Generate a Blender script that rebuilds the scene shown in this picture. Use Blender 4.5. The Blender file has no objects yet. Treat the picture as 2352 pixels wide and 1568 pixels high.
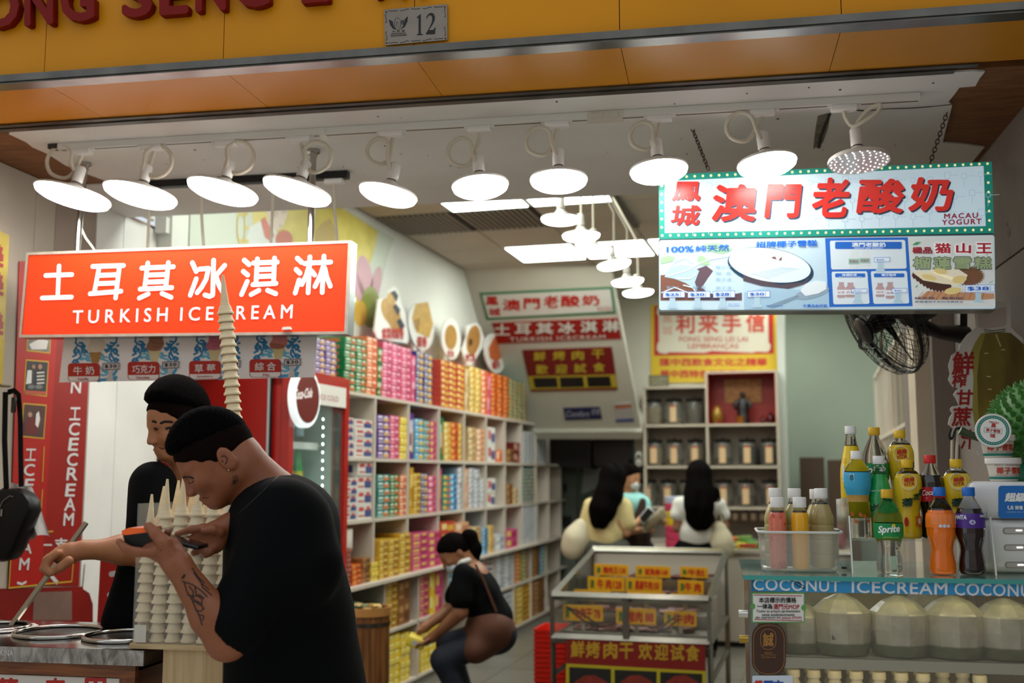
import bpy, math, random
import numpy as np
from mathutils import Vector, Matrix
from mathutils.geometry import tessellate_polygon
random.seed(11)
sc = bpy.context.scene
COL = sc.collection
R = math.radians
# ------------------------------------------------------------------ camera, sky, exposure
FPX, CX, CY, EYE, PITCH = 2520.0, 1176.0, 784.0, 1.5, R(6.84)
cam = bpy.data.cameras.new('camera')
cam.sensor_width = 36.0
cam.lens = FPX / 2352.0 * 36.0
cam.clip_start = 0.05
cam.dof.use_dof = True
cam.dof.focus_distance = 3.05
cam.dof.aperture_fstop = 2.6
camo = bpy.data.objects.new('camera', cam)
COL.objects.link(camo)
camo.location = (0, 0, EYE)
camo.rotation_euler = (R(90) + PITCH, 0, 0)
sc.camera = camo
wd = bpy.data.worlds.new('overcast_sky')
sc.world = wd
wd.use_nodes = True
_bg = wd.node_tree.nodes['Background']
_bg.inputs[0].default_value = (0.86, 0.93, 1.0, 1)
_bg.inputs[1].default_value = 0.74
sc.view_settings.view_transform = 'Standard'
sc.view_settings.look = 'None'
sc.view_settings.exposure = 0.28
sc.view_settings.gamma = 1.0
sc.view_settings.use_curve_mapping = False
sc.cycles.max_bounces = 6
sc.cycles.diffuse_bounces = 3
sc.cycles.glossy_bounces = 3
sc.cycles.transmission_bounces = 7
sc.cycles.transparent_max_bounces = 12
sc.cycles.caustics_reflective = False
sc.cycles.caustics_refractive = False
sc.cycles.sample_clamp_indirect = 4.0
sc.cycles.use_denoising = True

# ------------------------------------------------------------------ frames and pixel rays
def cray(x, y):
    a = (x - CX) / FPX; b = -(y - CY) / FPX
    return Vector((a, math.cos(PITCH) - b * math.sin(PITCH), math.sin(PITCH) + b * math.cos(PITCH)))
class Frame:
    def __init__(s, yaw):
        c, n = math.cos(yaw), math.sin(yaw)
        s.e1 = Vector((c, -n, 0)); s.e2 = Vector((n, c, 0)); s.ez = Vector((0, 0, 1))
    def w(s, u, v, z):
        return s.e1 * u + s.e2 * v + s.ez * z
    def loc(s, p):
        p = Vector(p)
        return (p.dot(s.e1), p.dot(s.e2), p.z)
    def px(s, x, y, u=None, v=None, z=None):
        d = cray(x, y); du, dv, dz = d.dot(s.e1), d.dot(s.e2), d.z
        t = u / du if u is not None else v / dv if v is not None else (z - EYE) / dz
        return (du * t, dv * t, EYE + dz * t)
    def m4(s, u, v, z, rz=0.0):
        m = Matrix.Identity(4)
        for i, e in enumerate((s.e1, s.e2, s.ez)):
            for k in range(3): m[k][i] = e[k]
        m.translation = s.w(u, v, z)
        return m @ Matrix.Rotation(rz, 4, 'Z')
FA, IN, WO = Frame(R(10.4)), Frame(R(15.6)), Frame(0.0)

# ------------------------------------------------------------------ materials
def lin(h):
    h = h.lstrip('#')
    c = [int(h[i:i + 2], 16) / 255 for i in (0, 2, 4)]
    return tuple(x / 12.92 if x <= 0.04045 else ((x + 0.055) / 1.055) ** 2.4 for x in c)
_mats = {}
def mk(hexc, rough=0.55, metal=0.0, emit=0.0, noise=None, bump=None, spec=0.5, trans=0.0, ior=1.45, coat=0.0, dirt=None, ehex=None, sss=0.0, wave=None):
    key = (hexc, rough, metal, emit, noise, bump, spec, trans, ior, coat, dirt, ehex, sss, wave)
    if key in _mats: return _mats[key]
    m = bpy.data.materials.new('mat_%s_%d' % (hexc.strip('#'), len(_mats)))
    m.use_nodes = True
    nt = m.node_tree; N = nt.nodes; L = nt.links
    b = N['Principled BSDF']
    c = lin(hexc)
    b.inputs['Base Color'].default_value = (*c, 1)
    b.inputs['Roughness'].default_value = rough
    b.inputs['Metallic'].default_value = metal
    b.inputs['Specular IOR Level'].default_value = spec
    b.inputs['IOR'].default_value = ior
    b.inputs['Transmission Weight'].default_value = trans
    b.inputs['Coat Weight'].default_value = coat
    b.inputs['Coat Roughness'].default_value = 0.08
    if sss:
        b.inputs['Subsurface Weight'].default_value = sss
        b.inputs['Subsurface Radius'].default_value = (0.012, 0.005, 0.003)
    if emit:
        b.inputs['Emission Color'].default_value = (*lin(ehex or hexc), 1)
        b.inputs['Emission Strength'].default_value = emit
    tc = None
    def coords():
        nonlocal tc
        if tc is None: tc = N.new('ShaderNodeTexCoord')
        return tc.outputs['Object']
    src = None
    if noise or wave:
        if wave:      # (scale x, scale y, scale z, noise scale, second colour)
            mp = N.new('ShaderNodeMapping'); L.new(coords(), mp.inputs[0])
            mp.inputs['Scale'].default_value = wave[:3]
            t = N.new('ShaderNodeTexNoise'); t.inputs['Scale'].default_value = wave[3]; t.inputs['Detail'].default_value = 6
            t.inputs['Distortion'].default_value = 0.6
            L.new(mp.outputs[0], t.inputs['Vector'])
            c2 = lin(wave[4]); lo, hi = 0.35, 0.65
        else:         # (scale, amount)
            t = N.new('ShaderNodeTexNoise'); t.inputs['Scale'].default_value = noise[0]; t.inputs['Detail'].default_value = 5
            L.new(coords(), t.inputs['Vector'])
            c2 = tuple(x * (1 - noise[1]) for x in c); lo, hi = 0.3, 0.7
        r = N.new('ShaderNodeValToRGB')
        r.color_ramp.elements[0].position = lo; r.color_ramp.elements[1].position = hi
        r.color_ramp.elements[0].color = (*c2, 1); r.color_ramp.elements[1].color = (*c, 1)
        L.new(t.outputs['Fac'], r.inputs[0])
        src = r.outputs[0]
    if dirt:          # (scale, threshold, colour)
        t = N.new('ShaderNodeTexNoise'); t.inputs['Scale'].default_value = dirt[0]; t.inputs['Detail'].default_value = 8; t.inputs['Roughness'].default_value = 0.7
        L.new(coords(), t.inputs['Vector'])
        mr = N.new('ShaderNodeMapRange'); mr.inputs['From Min'].default_value = dirt[1]; mr.inputs['From Max'].default_value = dirt[1] + 0.09
        L.new(t.outputs['Fac'], mr.inputs['Value'])
        mx = N.new('ShaderNodeMix'); mx.data_type = 'RGBA'
        mx.inputs['A'].default_value = (*c, 1)
        if src: L.new(src, mx.inputs['A'])
        mx.inputs['B'].default_value = (*lin(dirt[2]), 1)
        L.new(mr.outputs[0], mx.inputs['Factor'])
        src = mx.outputs['Result']
    if src: L.new(src, b.inputs['Base Color'])
    if bump:          # (scale, strength)
        t = N.new('ShaderNodeTexNoise'); t.inputs['Scale'].default_value = bump[0]; t.inputs['Detail'].default_value = 4
        L.new(coords(), t.inputs['Vector'])
        bp = N.new('ShaderNodeBump'); bp.inputs['Strength'].default_value = bump[1]; bp.inputs['Distance'].default_value = 0.004
        L.new(t.outputs['Fac'], bp.inputs['Height']); L.new(bp.outputs[0], b.inputs['Normal'])
    _mats[key] = m
    return m
def pane(hexc='#e8f2ee', tint=0.06, rough=0.03, refl=1.0):
    """thin clear sheet: see-through with a fresnel reflection and a little body colour"""
    key = ('pane', hexc, tint, rough, refl)
    if key in _mats: return _mats[key]
    m = bpy.data.materials.new('mat_pane_%d' % len(_mats)); m.use_nodes = True
    nt = m.node_tree; N = nt.nodes; L = nt.links
    N.remove(N['Principled BSDF'])
    tr = N.new('ShaderNodeBsdfTransparent'); df = N.new('ShaderNodeBsdfDiffuse'); gl = N.new('ShaderNodeBsdfGlossy')
    df.inputs[0].default_value = (*lin(hexc), 1); gl.inputs['Roughness'].default_value = rough
    lw = N.new('ShaderNodeLayerWeight'); lw.inputs[0].default_value = 0.5
    pw = N.new('ShaderNodeMath'); pw.operation = 'POWER'; pw.inputs[1].default_value = 3.0
    fr = N.new('ShaderNodeMath'); fr.operation = 'MULTIPLY_ADD'; fr.inputs[1].default_value = 0.6 * refl; fr.inputs[2].default_value = 0.035 * refl
    L.new(lw.outputs['Facing'], pw.inputs[0]); L.new(pw.outputs[0], fr.inputs[0])
    a = N.new('ShaderNodeMixShader'); a.inputs[0].default_value = tint
    L.new(tr.outputs[0], a.inputs[1]); L.new(df.outputs[0], a.inputs[2])
    b = N.new('ShaderNodeMixShader'); L.new(fr.outputs[0], b.inputs[0]); L.new(a.outputs[0], b.inputs[1]); L.new(gl.outputs[0], b.inputs[2])
    L.new(b.outputs[0], N['Material Output'].inputs[0])
    _mats[key] = m
    return m

# ------------------------------------------------------------------ mesh builder
class MB:
    def __init__(s): s.v = []; s.f = []; s.mi = []; s.sm = []
    def add(s, vs, fs, mi=0, sm=False, M=None):
        o = len(s.v)
        for p in vs:
            p = Vector(p)
            s.v.append(M @ p if M is not None else p)
        for f in fs:
            s.f.append([i + o for i in f]); s.mi.append(mi); s.sm.append(sm)
        return s
    def box(s, x0, x1, y0, y1, z0, z1, mi=0, M=None):
        vs = [(x, y, z) for z in (z0, z1) for y in (y0, y1) for x in (x0, x1)]
        return s.add(vs, [(0, 2, 3, 1), (4, 5, 7, 6), (0, 1, 5, 4), (2, 6, 7, 3), (0, 4, 6, 2), (1, 3, 7, 5)], mi, False, M)
    def rbox(s, x0, x1, y0, y1, z0, z1, b, mi=0, M=None, n=3):
        """box with rounded vertical edges and chamfered top and bottom"""
        b = min(b, (x1 - x0) * .49, (y1 - y0) * .49, (z1 - z0) * .49)
        def ring(ins, z):
            out = []
            for cx_, cy_, a0 in ((x1 - b, y1 - b, 0), (x0 + b, y1 - b, 90), (x0 + b, y0 + b, 180), (x1 - b, y0 + b, 270)):
                for k in range(n + 1):
                    a = R(a0 + 90 * k / n); r = b - ins
                    out.append((cx_ + r * math.cos(a), cy_ + r * math.sin(a), z))
            return out
        rs = [ring(b * .9, z0), ring(b * .3, z0 + b * .3), ring(0, z0 + b * .95), ring(0, z1 - b * .95), ring(b * .3, z1 - b * .3), ring(b * .9, z1)]
        return s.loft(rs, True, True, mi, True, M)
    def loft(s, rings, cap0=True, cap1=True, mi=0, sm=True, M=None, closed=True):
        n = len(rings[0]); vs = [p for r in rings for p in r]; fs = []
        for i in range(len(rings) - 1):
            for k in range(n if closed else n - 1):
                a = i * n + k; b = i * n + (k + 1) % n
                fs.append((a, b, b + n, a + n))
        s.add(vs, fs, mi, sm, M)
        o = len(s.v) - len(vs)
        if cap0: s.f.append([o + k for k in range(n)][::-1]); s.mi.append(mi); s.sm.append(False)
        if cap1: s.f.append([o + (len(rings) - 1) * n + k for k in range(n)]); s.mi.append(mi); s.sm.append(False)
        return s
    def lathe(s, prof, n=20, mi=0, M=None, sm=True, cap0=True, cap1=True, ell=1.0):
        rs = [[(r * math.cos(2 * math.pi * k / n), ell * r * math.sin(2 * math.pi * k / n), z) for k in range(n)] for r, z in prof]
        return s.loft(rs, cap0 and prof[0][0] > 1e-5, cap1 and prof[-1][0] > 1e-5, mi, sm, M)
    def tube(s, pts, r, n=8, mi=0, caps=True, M=None, closed=False, flat=1.0, up=None):
        pts = [Vector(p) for p in pts]; m = len(pts); rs = []
        rr = r if isinstance(r, (list, tuple)) else [r] * m
        ref = None
        for i, p in enumerate(pts):
            if closed: t = pts[(i + 1) % m] - pts[i - 1]
            else: t = pts[min(i + 1, m - 1)] - pts[max(i - 1, 0)]
            t.normalize()
            if ref is None:
                ref = Vector(up) if up else (Vector((0, 0, 1)) if abs(t.z) < 0.9 else Vector((0, 1, 0)))
            sd = t.cross(ref)
            if sd.length < 1e-6: sd = t.orthogonal()
            sd.normalize(); ref = sd.cross(t)
            rs.append([p + sd * (rr[i] * math.cos(2 * math.pi * k / n)) + ref * (rr[i] * flat * math.sin(2 * math.pi * k / n)) for k in range(n)])
        if closed:
            rs.append(rs[0]); return s.loft(rs, False, False, mi, True, M)
        return s.loft(rs, caps, caps, mi, True, M)
    def prism(s, poly, y0, y1, mi=0, M=None, sides=None, sm=False):
        """polygon in x-z (list of (x, z)) extruded from y0 (front) to y1"""
        if sum(poly[i - 1][0] * poly[i][1] - poly[i][0] * poly[i - 1][1] for i in range(len(poly))) < 0: poly = poly[::-1]
        n = len(poly)
        tri = tessellate_polygon([[Vector((x, z, 0)) for x, z in poly]])
        vs = [(x, y0, z) for x, z in poly]
        o = len(s.v)
        s.add(vs, tri, mi, False, M)
        if y1 is None: return s
        s.add([(x, y1, z) for x, z in poly], [t[::-1] for t in tri], mi if sides is None else sides, False, M)
        s.add([(x, y0, z) for x, z in poly] + [(x, y1, z) for x, z in poly], [(k, k + n, (k + 1) % n + n, (k + 1) % n) for k in range(n)], mi if sides is None else sides, sm, M)
        return s
    def ball(s, c, rx, ry=None, rz=None, mi=0, n=12, m=8, M=None):
        ry = ry or rx; rz = rz or rx
        rs = []
        for i in range(m + 1):
            t = math.pi * i / m; r = max(math.sin(t), 1e-4); z = -math.cos(t)
            rs.append([(c[0] + rx * r * math.cos(2 * math.pi * k / n), c[1] + ry * r * math.sin(2 * math.pi * k / n), c[2] + rz * z) for k in range(n)])
        return s.loft(rs, False, False, mi, True, M)
    def mesh(s, name, mats, smooth=None):
        me = bpy.data.meshes.new(name)
        me.from_pydata([tuple(p) for p in s.v], [], s.f)
        if not isinstance(mats, (list, tuple)): mats = [mats]
        for m in mats: me.materials.append(m)
        me.polygons.foreach_set('material_index', s.mi)
        if smooth is True: me.polygons.foreach_set('use_smooth', [True] * len(s.f))
        else: me.polygons.foreach_set('use_smooth', s.sm)
        me.update()
        if smooth is None and any(s.sm):
            try: me.set_sharp_from_angle(angle=R(50))
            except Exception: pass
        return me
    def build(s, name, mats, parent=None, smooth=None, mw=None):
        o = bpy.data.objects.new(name, s.mesh(name, mats, smooth))
        COL.objects.link(o)
        if parent is not None: o.parent = parent
        if mw is not None: o.matrix_world = mw
        return o
def tag(o, label, cat=None, group=None, kind=None):
    o['label'] = label
    if cat: o['category'] = cat
    if group: o['group'] = group
    if kind: o['kind'] = kind
    return o
def thing(name, label, cat, mw, group=None, kind=None):
    o = bpy.data.objects.new(name, None); COL.objects.link(o)
    o.empty_display_size = 0.05
    o.matrix_world = mw
    return tag(o, label, cat, group, kind)
def struct(name, mb, mats, mw, label):
    return tag(mb.build(name, mats, mw=mw), label, kind='structure')
def link(name, me, parent, loc=(0, 0, 0), rot=None, scale=None):
    o = bpy.data.objects.new(name, me); COL.objects.link(o); o.parent = parent
    o.location = loc
    if rot: o.rotation_euler = rot
    if scale: o.scale = scale
    return o
_w1 = 'zeroth first second third fourth fifth sixth seventh eighth ninth tenth eleventh twelfth thirteenth fourteenth fifteenth sixteenth seventeenth eighteenth nineteenth'.split()
def ordw(k):
    if k < 20: return _w1[k]
    t_, r_ = divmod(k, 10)
    return ('twenty', 'thirty', 'forty')[t_ - 2] + ('-' + _w1[r_] if r_ else 'eth') if r_ else ('twentieth', 'thirtieth', 'fortieth')[t_ - 2]

# ------------------------------------------------------------------ lettering
_gl = {}
def glyphs(body, bold=0.0, shear=0.0, sp=1.0, res=3):
    key = (body, bold, shear, sp, res)
    if key in _gl: return _gl[key]
    c = bpy.data.curves.new('lettering', 'FONT')
    thick = bold if any(ord(ch) > 0x2e80 for ch in body) else min(bold, .03)
    c.body = body; c.offset = 0.0 if thick else min(bold, .016); c.shear = shear; c.space_character = sp; c.resolution_u = res
    o = bpy.data.objects.new('lettering', c); COL.objects.link(o)
    dg = bpy.context.evaluated_depsgraph_get()
    me = bpy.data.meshes.new_from_object(o.evaluated_get(dg))
    n = len(me.vertices); a = np.zeros(n * 3); me.vertices.foreach_get('co', a); a = a.reshape(-1, 3)[:, :2]
    fs = [tuple(p.vertices) for p in me.polygons]
    bpy.data.objects.remove(o); bpy.data.curves.remove(c); bpy.data.meshes.remove(me)
    if thick:          # heavier strokes: the same outline repeated round a small circle
        a0, f0 = a, fs; a, fs = [a0], list(f0)
        for k in range(8):
            q = 2 * math.pi * k / 8
            fs += [tuple(i + n * (k + 1) for i in f) for f in f0]
            a.append(a0 + np.array([math.cos(q), math.sin(q)]) * thick)
        a = np.concatenate(a)
    lay = np.repeat(np.arange(len(a) // max(n, 1)), n) * 6e-5
    lo, hi = a.min(0), a.max(0)
    asp = (hi[0] - lo[0]) / max(hi[1] - lo[1], 1e-6)
    a = (a - lo) / np.maximum(hi - lo, 1e-6)
    _gl[key] = (a, fs, lay)
    return _gl[key]
class Board:
    """flat artwork on the local x-z plane of a thing; corners may be read from the photograph's pixels"""
    def __init__(s, root, y=0.0, step=0.0006):
        s.root = root; s.y = y; s.step = step
        bpy.context.view_layer.update()
        s.inv = root.matrix_world.inverted()
        s.o = s.inv @ Vector((0, 0, EYE))
    def p(s, x, y):
        d = s.inv.to_3x3() @ cray(x, y)
        t = (s.y - s.o.y) / d.y
        q = s.o + d * t
        return (q.x, q.z)
    def P(s, pts): return [s.p(*q) for q in pts]
    def poly(s, name, pts, mat, layer=1, parent=None, loc=False, thick=None):
        q = pts if loc else s.P(pts)
        mb = MB().prism(q, s.y - layer * s.step, None if thick is None else s.y - layer * s.step + thick)
        return mb.build(name, mat, parent or s.root)
    def polys(s, name, lst, mat, layer=1, parent=None, loc=False):
        mb = MB()
        for pts in lst: mb.prism(pts if loc else s.P(pts), s.y - layer * s.step, None)
        return mb.build(name, mat, parent or s.root)
    def text(s, name, body, x0, y0, x1, y1, mat, layer=2, bold=0.0, shear=0.0, sp=1.0, quad=None, parent=None, dy=0.0, res=3):
        """fit lettering into the box x0,y0 (top left) x1,y1 (bottom right); dy: rise of the right end in pixels"""
        a, fs, lay = glyphs(body, bold, shear, sp, res)
        if quad is None: quad = ((x0, y0), (x1, y0 + dy), (x1, y1 + dy), (x0, y1))
        tl, tr, br, bl = [np.array(q, float) for q in quad]
        st, tt = a[:, :1], a[:, 1:]
        q = (1 - tt) * ((1 - st) * bl + st * br) + tt * ((1 - st) * tl + st * tr)
        yy = s.y - layer * s.step
        vs = [(r[0], yy - e, r[1]) for r, e in zip([s.p(x, z) for x, z in q], lay)]
        return MB().add(vs, fs).build(name, mat, parent or s.root)
    def strokes(s, name, lines, width, mat, layer=2, parent=None):
        """round-capped strokes given in pixels"""
        mb = MB(); yy = s.y - layer * s.step; ns = 0
        for ln in lines:
            q = [Vector((*s.p(*pt), 0)) for pt in ln[0]] if isinstance(ln[0], (list, tuple)) and isinstance(ln[0][0], (list, tuple)) else [Vector((*s.p(*pt), 0)) for pt in ln]
            w = s.pw(width)
            for i in range(len(q) - 1):
                d = q[i + 1] - q[i]
                if d.length < 1e-6: continue
                a0 = math.atan2(d.y, d.x); pl = []
                for k in range(9):
                    a = a0 - math.pi / 2 + math.pi * k / 8; pl.append((q[i + 1].x + w * math.cos(a), q[i + 1].y + w * math.sin(a)))
                for k in range(9):
                    a = a0 + math.pi / 2 + math.pi * k / 8; pl.append((q[i].x + w * math.cos(a), q[i].y + w * math.sin(a)))
                mb.add([(x, yy - ns * 3e-5, z) for x, z in pl], [tuple(range(18))]); ns = (ns + 1) % 12
        return mb.build(name, mat, parent or s.root)
    def pw(s, w):
        """half of a width of w pixels, in metres, near the board's middle"""
        a = s.inv.inverted().translation
        dpt = (a - Vector((0, 0, EYE))).length
        return w * 0.5 * dpt / FPX
def ell(cx, cy, rx, ry, n=24, a0=0, a1=360, rot=0):
    out = []
    for k in range(n + (0 if abs(a1 - a0 - 360) < 1e-6 else 1)):
        a = R(a0 + (a1 - a0) * k / n); x, y = rx * math.cos(a), ry * math.sin(a)
        c, sn = math.cos(R(rot)), math.sin(R(rot))
        out.append((cx + x * c - y * sn, cy + x * sn + y * c))
    return out
def rrect(x0, y0, x1, y1, r, n=4):
    out = []
    for cx_, cy_, a0 in ((x1 - r, y1 - r, 0), (x0 + r, y1 - r, 90), (x0 + r, y0 + r, 180), (x1 - r, y0 + r, 270)):
        for k in range(n + 1):
            a = R(a0 + 90 * k / n); out.append((cx_ + r * math.cos(a), cy_ + r * math.sin(a)))
    return out
def rect(x0, y0, x1, y1): return [(x0, y0), (x1, y0), (x1, y1), (x0, y1)]
# ------------------------------------------------------------------ the shop front (frame FA) and the shop room (frame IN)
ZS = 2.715                       # height of the soffit under the shop sign
F0, I0 = FA.m4(0, 0, 0), IN.m4(0, 0, 0)
m_yel = mk('#d98f0c', 0.42, spec=.25, noise=(1.3, 0.16), dirt=(26, 0.74, '#6a4312'), bump=(3.0, 0.05))
m_yel2 = mk('#cf8812', 0.4, spec=.2, noise=(1.1, 0.14), dirt=(22, 0.76, '#5a3a18'))
m_steel = mk('#74726d', 0.34, 1.0, noise=(9, 0.35), bump=(30, 0.06))
m_dsteel = mk('#6d6862', 0.38, 1.0, noise=(7, 0.5), dirt=(12, 0.62, '#2c2520'))
m_white = mk('#ebe7e1', 0.7, noise=(2.2, 0.12), dirt=(60, 0.78, '#5a5048'))
m_wall = mk('#dcdcd4', 0.75, noise=(1.6, 0.10), dirt=(14, 0.77, '#a8a49a'))
m_cream = mk('#b5a797', 0.7, noise=(3.5, 0.14), dirt=(40, 0.75, '#7d7268'), bump=(120, 0.12))
m_pink = mk('#9c877a', 0.7, noise=(3, 0.15), dirt=(35, 0.74, '#7d6c60'))
m_board = mk('#8a5a30', 0.6, wave=(2, 14, 2, 4, '#6e4322'), dirt=(9, 0.7, '#3c2414'))
m_plaster = mk('#80756a', 0.85, noise=(4, 0.25), dirt=(5, 0.60, '#3a332d'), bump=(18, 0.3))  # base colour darkened for the shadowed right side, stains over it
m_linen = mk('#8d8179', 0.85, noise=(180, 0.22), bump=(220, 0.25))  # darkened too: shadow of the right side put into the colour
m_green = mk('#b4bfae', 0.7, noise=(1.4, 0.14), dirt=(8, 0.74, '#7c8878'))
m_black = mk('#0c0c0d', 0.45)
m_dark = mk('#17120f', 0.7)
m_seam = mk('#5d4a2c', 0.8)

seam_u = [FA.px(x, y, v=3.0)[0] for x, y in ((105, 100), (515, 60), (952, 10), (1423, 60), (1932, 15))]
seam_u = [seam_u[0] - 0.56] + seam_u + [seam_u[-1] + 0.60, seam_u[-1] + 1.2]
fas = struct('wall_front', MB().box(-3.4, 2.0, 3.021, 3.40, ZS + 0.02, 3.9), m_seam, F0, 'deep fascia above the shop opening, backing the yellow sign panels')
for k in range(len(seam_u) - 1):
    MB().box(seam_u[k] + 0.0012, seam_u[k + 1] - 0.0012, 3.0, 3.0205, ZS + 0.012, 3.9).build('panel', m_yel, fas)
    MB().box(seam_u[k] + 0.001, seam_u[k + 1] - 0.001, 3.035, 3.345, ZS, ZS + 0.015).build('soffit_panel', m_yel2, fas)
struct('trim_1', MB().box(-3.4, 2.0, 2.978, 3.034, ZS - 0.004, ZS + 0.022).box(-3.4, 2.0, 2.972, 2.982, ZS + 0.002, ZS + 0.024), m_steel, F0, 'polished steel edge strip along the bottom of the yellow fascia')
struct('trim_2', MB().box(-3.4, 0.80, 3.345, 3.372, ZS - 0.006, ZS + 0.02).box(-3.4, 0.74, 3.374, 3.405, ZS - 0.010, ZS + 0.02).box(-3.4, 0.74, 3.40, 3.412, ZS - 0.002, ZS + 0.02), m_dsteel, F0, 'dark stained steel rail behind the yellow soffit')

# white painted soffit with broken edges, board behind it showing on both sides
def uvz(pts, z): return [FA.px(x, y, z=z)[:2] for x, y in pts]
def slab(poly, z0, z1, mat, name, label):
    q = [(a, b) for a, b in poly]
    mb = MB(); n = len(q)
    tri = tessellate_polygon([[Vector((a, b, 0)) for a, b in q]])
    mb.add([(a, b, z0) for a, b in q], tri); mb.add([(a, b, z1) for a, b in q], tri)
    mb.add([(a, b, z0) for a, b in q] + [(a, b, z1) for a, b in q], [(k, (k + 1) % n, (k + 1) % n + n, k + n) for k in range(n)])
    return struct(name, mb, mat, F0, label) if label else mb.build(name, mat)
left_edge = uvz([(20, 306), (60, 325), (75, 337), (110, 352), (150, 378), (205, 400), (262, 421)], ZS)
right_edge = uvz([(2215, 330), (2165, 326), (2172, 296), (2187, 240), (2178, 232), (2192, 215), (2204, 199), (2240, 196), (2250, 178), (2262, 163)], ZS)
back_v = 4.72
so_poly = left_edge + [(-2.74, left_edge[-1][1] + .01), (-2.74, back_v), (1.02, back_v), (1.02, right_edge[0][1] + .05)] + right_edge + [(0.80, 3.412), (-2.44, 3.412)]
sof = slab(so_poly, ZS - 0.003, ZS + 0.003, m_white, 'ceiling', 'white painted soffit with chipped edges over the shop entrance')
struct('ceiling_board', MB().box(-3.0, 1.35, 3.41, back_v, ZS + 0.004, ZS + 0.03), m_board, F0, 'brown plywood showing beside the broken white soffit')
struct('trim_3', MB().box(-2.9, 1.2, back_v - 0.02, back_v, ZS, 3.45), m_white, F0, 'upright drop behind the entrance soffit up to the tiled ceiling')
cr = MB()
def crack(pts, w0):
    q = [Vector((*p, ZS - 0.0045)) for p in uvz(pts, ZS)]
    for i in range(len(q) - 1):
        d = (q[i + 1] - q[i]).normalized(); nrm = Vector((-d.y, d.x, 0)) * w0 * random.uniform(.5, 1.3)
        cr.add([q[i] - nrm, q[i + 1] - nrm, q[i + 1] + nrm, q[i] + nrm], [(0, 1, 2, 3)])
crack([(1908, 254), (1925, 251), (1960, 250), (1990, 252), (2040, 247), (2090, 246), (2140, 242), (2188, 237)], .004)
crack([(1906, 258), (1895, 285), (1885, 312), (1880, 338)], .006)
cr.build('crack', m_dark, sof)
sp = MB()
sp.add([(*p, ZS - 0.004) for p in uvz([(1878, 264), (1908, 256), (1902, 290), (1890, 325), (1868, 340), (1872, 300)], ZS)], [tuple(range(6))])
sp.build('bare_patch', mk('#8a7f70', 0.9, noise=(30, 0.5), bump=(60, 0.6)), sof)
dots = MB()
for _ in range(46):
    u, v = random.uniform(-2.3, .7), random.uniform(3.43, 4.3); r = random.uniform(.002, .005)
    dots.add([(u + r * math.cos(a) * random.uniform(.5, 1.2), v + r * 1.6 * math.sin(a), ZS - 0.0042) for a in [k * math.pi / 3 for k in range(6)]], [tuple(range(6))])
dots.build('stain', m_dark, sof)

# left side wall of the entrance: upright boards
vL = lambda x, y=520: FA.px(x, y, u=-2.74)[1]
wl = struct('wall_left', MB().box(-2.82, -2.752, 2.0, 5.1, 0, ZS + .02), m_pink, F0, 'cream panelled side wall left of the ice cream stall')
cuts = [2.0, 2.9, vL(80), vL(127), vL(222), vL(285), 5.1]
for k in range(len(cuts) - 1):
    MB().box(-2.752, -2.74, cuts[k] + .002, cuts[k + 1] - .002, 0, ZS + (.0 if k != 3 else -.02)).build('panel', m_pink if k == 3 else m_cream if k < 3 else m_white, wl)
# conduit along the top of the left wall
cp = [(-2.70, vL(232), 2.60), (-2.70, vL(232) + .1, 2.585), (-2.70, 5.0, 2.40)]
cd = tag(MB().tube([FA.px(215, 445, u=-2.70), FA.px(245, 452, u=-2.70), FA.px(350, 503, u=-2.70)], 0.013, 8).build('conduit_pipe', mk('#c9c6bd', .5), mw=F0), 'grey plastic conduit pipe sloping along the left wall above the red sign', 'pipe')
MB().box(-2.73, -2.67, vL(352), vL(366), FA.px(350, 503, u=-2.7)[2] - .05, FA.px(350, 503, u=-2.7)[2] + .03).build('junction_box', mk('#d2d0c8', .5), cd)

# right side wall of the entrance
wr = struct('wall_right', MB().box(1.06, 1.16, 2.0, 5.35, 0, 2.95), m_linen, F0, 'linen textured side wall right of the counter, stained plaster above')
MB().box(1.045, 1.06, 2.0, 5.35, 2.26, 2.95).build('plaster', m_plaster, wr)
for a, b in ((2.0, 3.7), (3.704, 4.5), (4.504, 5.1)):
    MB().box(1.048, 1.06, a, b, 0, 2.255).build('panel', m_linen, wr)
pv = FA.px(2127, 725, u=0.97)[1]
struct('trim_4', MB().box(0.887, 0.951, 5.12, 5.3, 0, 2.7), mk('#d8c9b2', .6, noise=(4, .12)), F0, 'pale upright post at the inner end of the right wall')
struct('trim_5', MB().box(0.885, 0.94, 5.3, 5.42, 0, 2.7).box(.951, 1.045, 5.05, 5.3, 0, 2.7), m_linen, F0, 'linen covered pilaster beyond the pale post')

# ------------------------------------------------------------------ room shell
ZC = 3.35
struct('wall_left_room', MB().box(-3.2, -3.1, 4.75, 12.7, 2.15, ZC + .02).box(-3.2, -3.1, 6.27, 12.7, 0, 2.15).box(-3.9, -3.2, 4.8, 6.27, 2.15, 2.25), m_wall, I0, 'white wall of the shop above the shelves')
struct('wall_niche', MB().box(-3.85, -3.78, 4.6, 6.3, 0, 2.2).box(-3.85, -3.2, 6.27, 6.33, 0, 2.2).box(-3.85, -3.2, 4.62, 4.68, 0, 2.2), m_wall, I0, 'recess in the left wall that holds the drinks fridge')
bk = struct('wall_back', MB().box(-3.2, 1.2, 12.6, 12.7, 0, ZC), m_green, I0, 'pale green end wall of the shop')
struct('wall_right_room', MB().box(0.86, 0.96, 5.2, 12.6, 0, ZC), m_wall, I0, 'right wall of the shop behind the white shelf')
uj0, uj1 = IN.px(1462, 800, v=11.4)[0], IN.px(1786, 800, v=11.4)[0]
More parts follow.
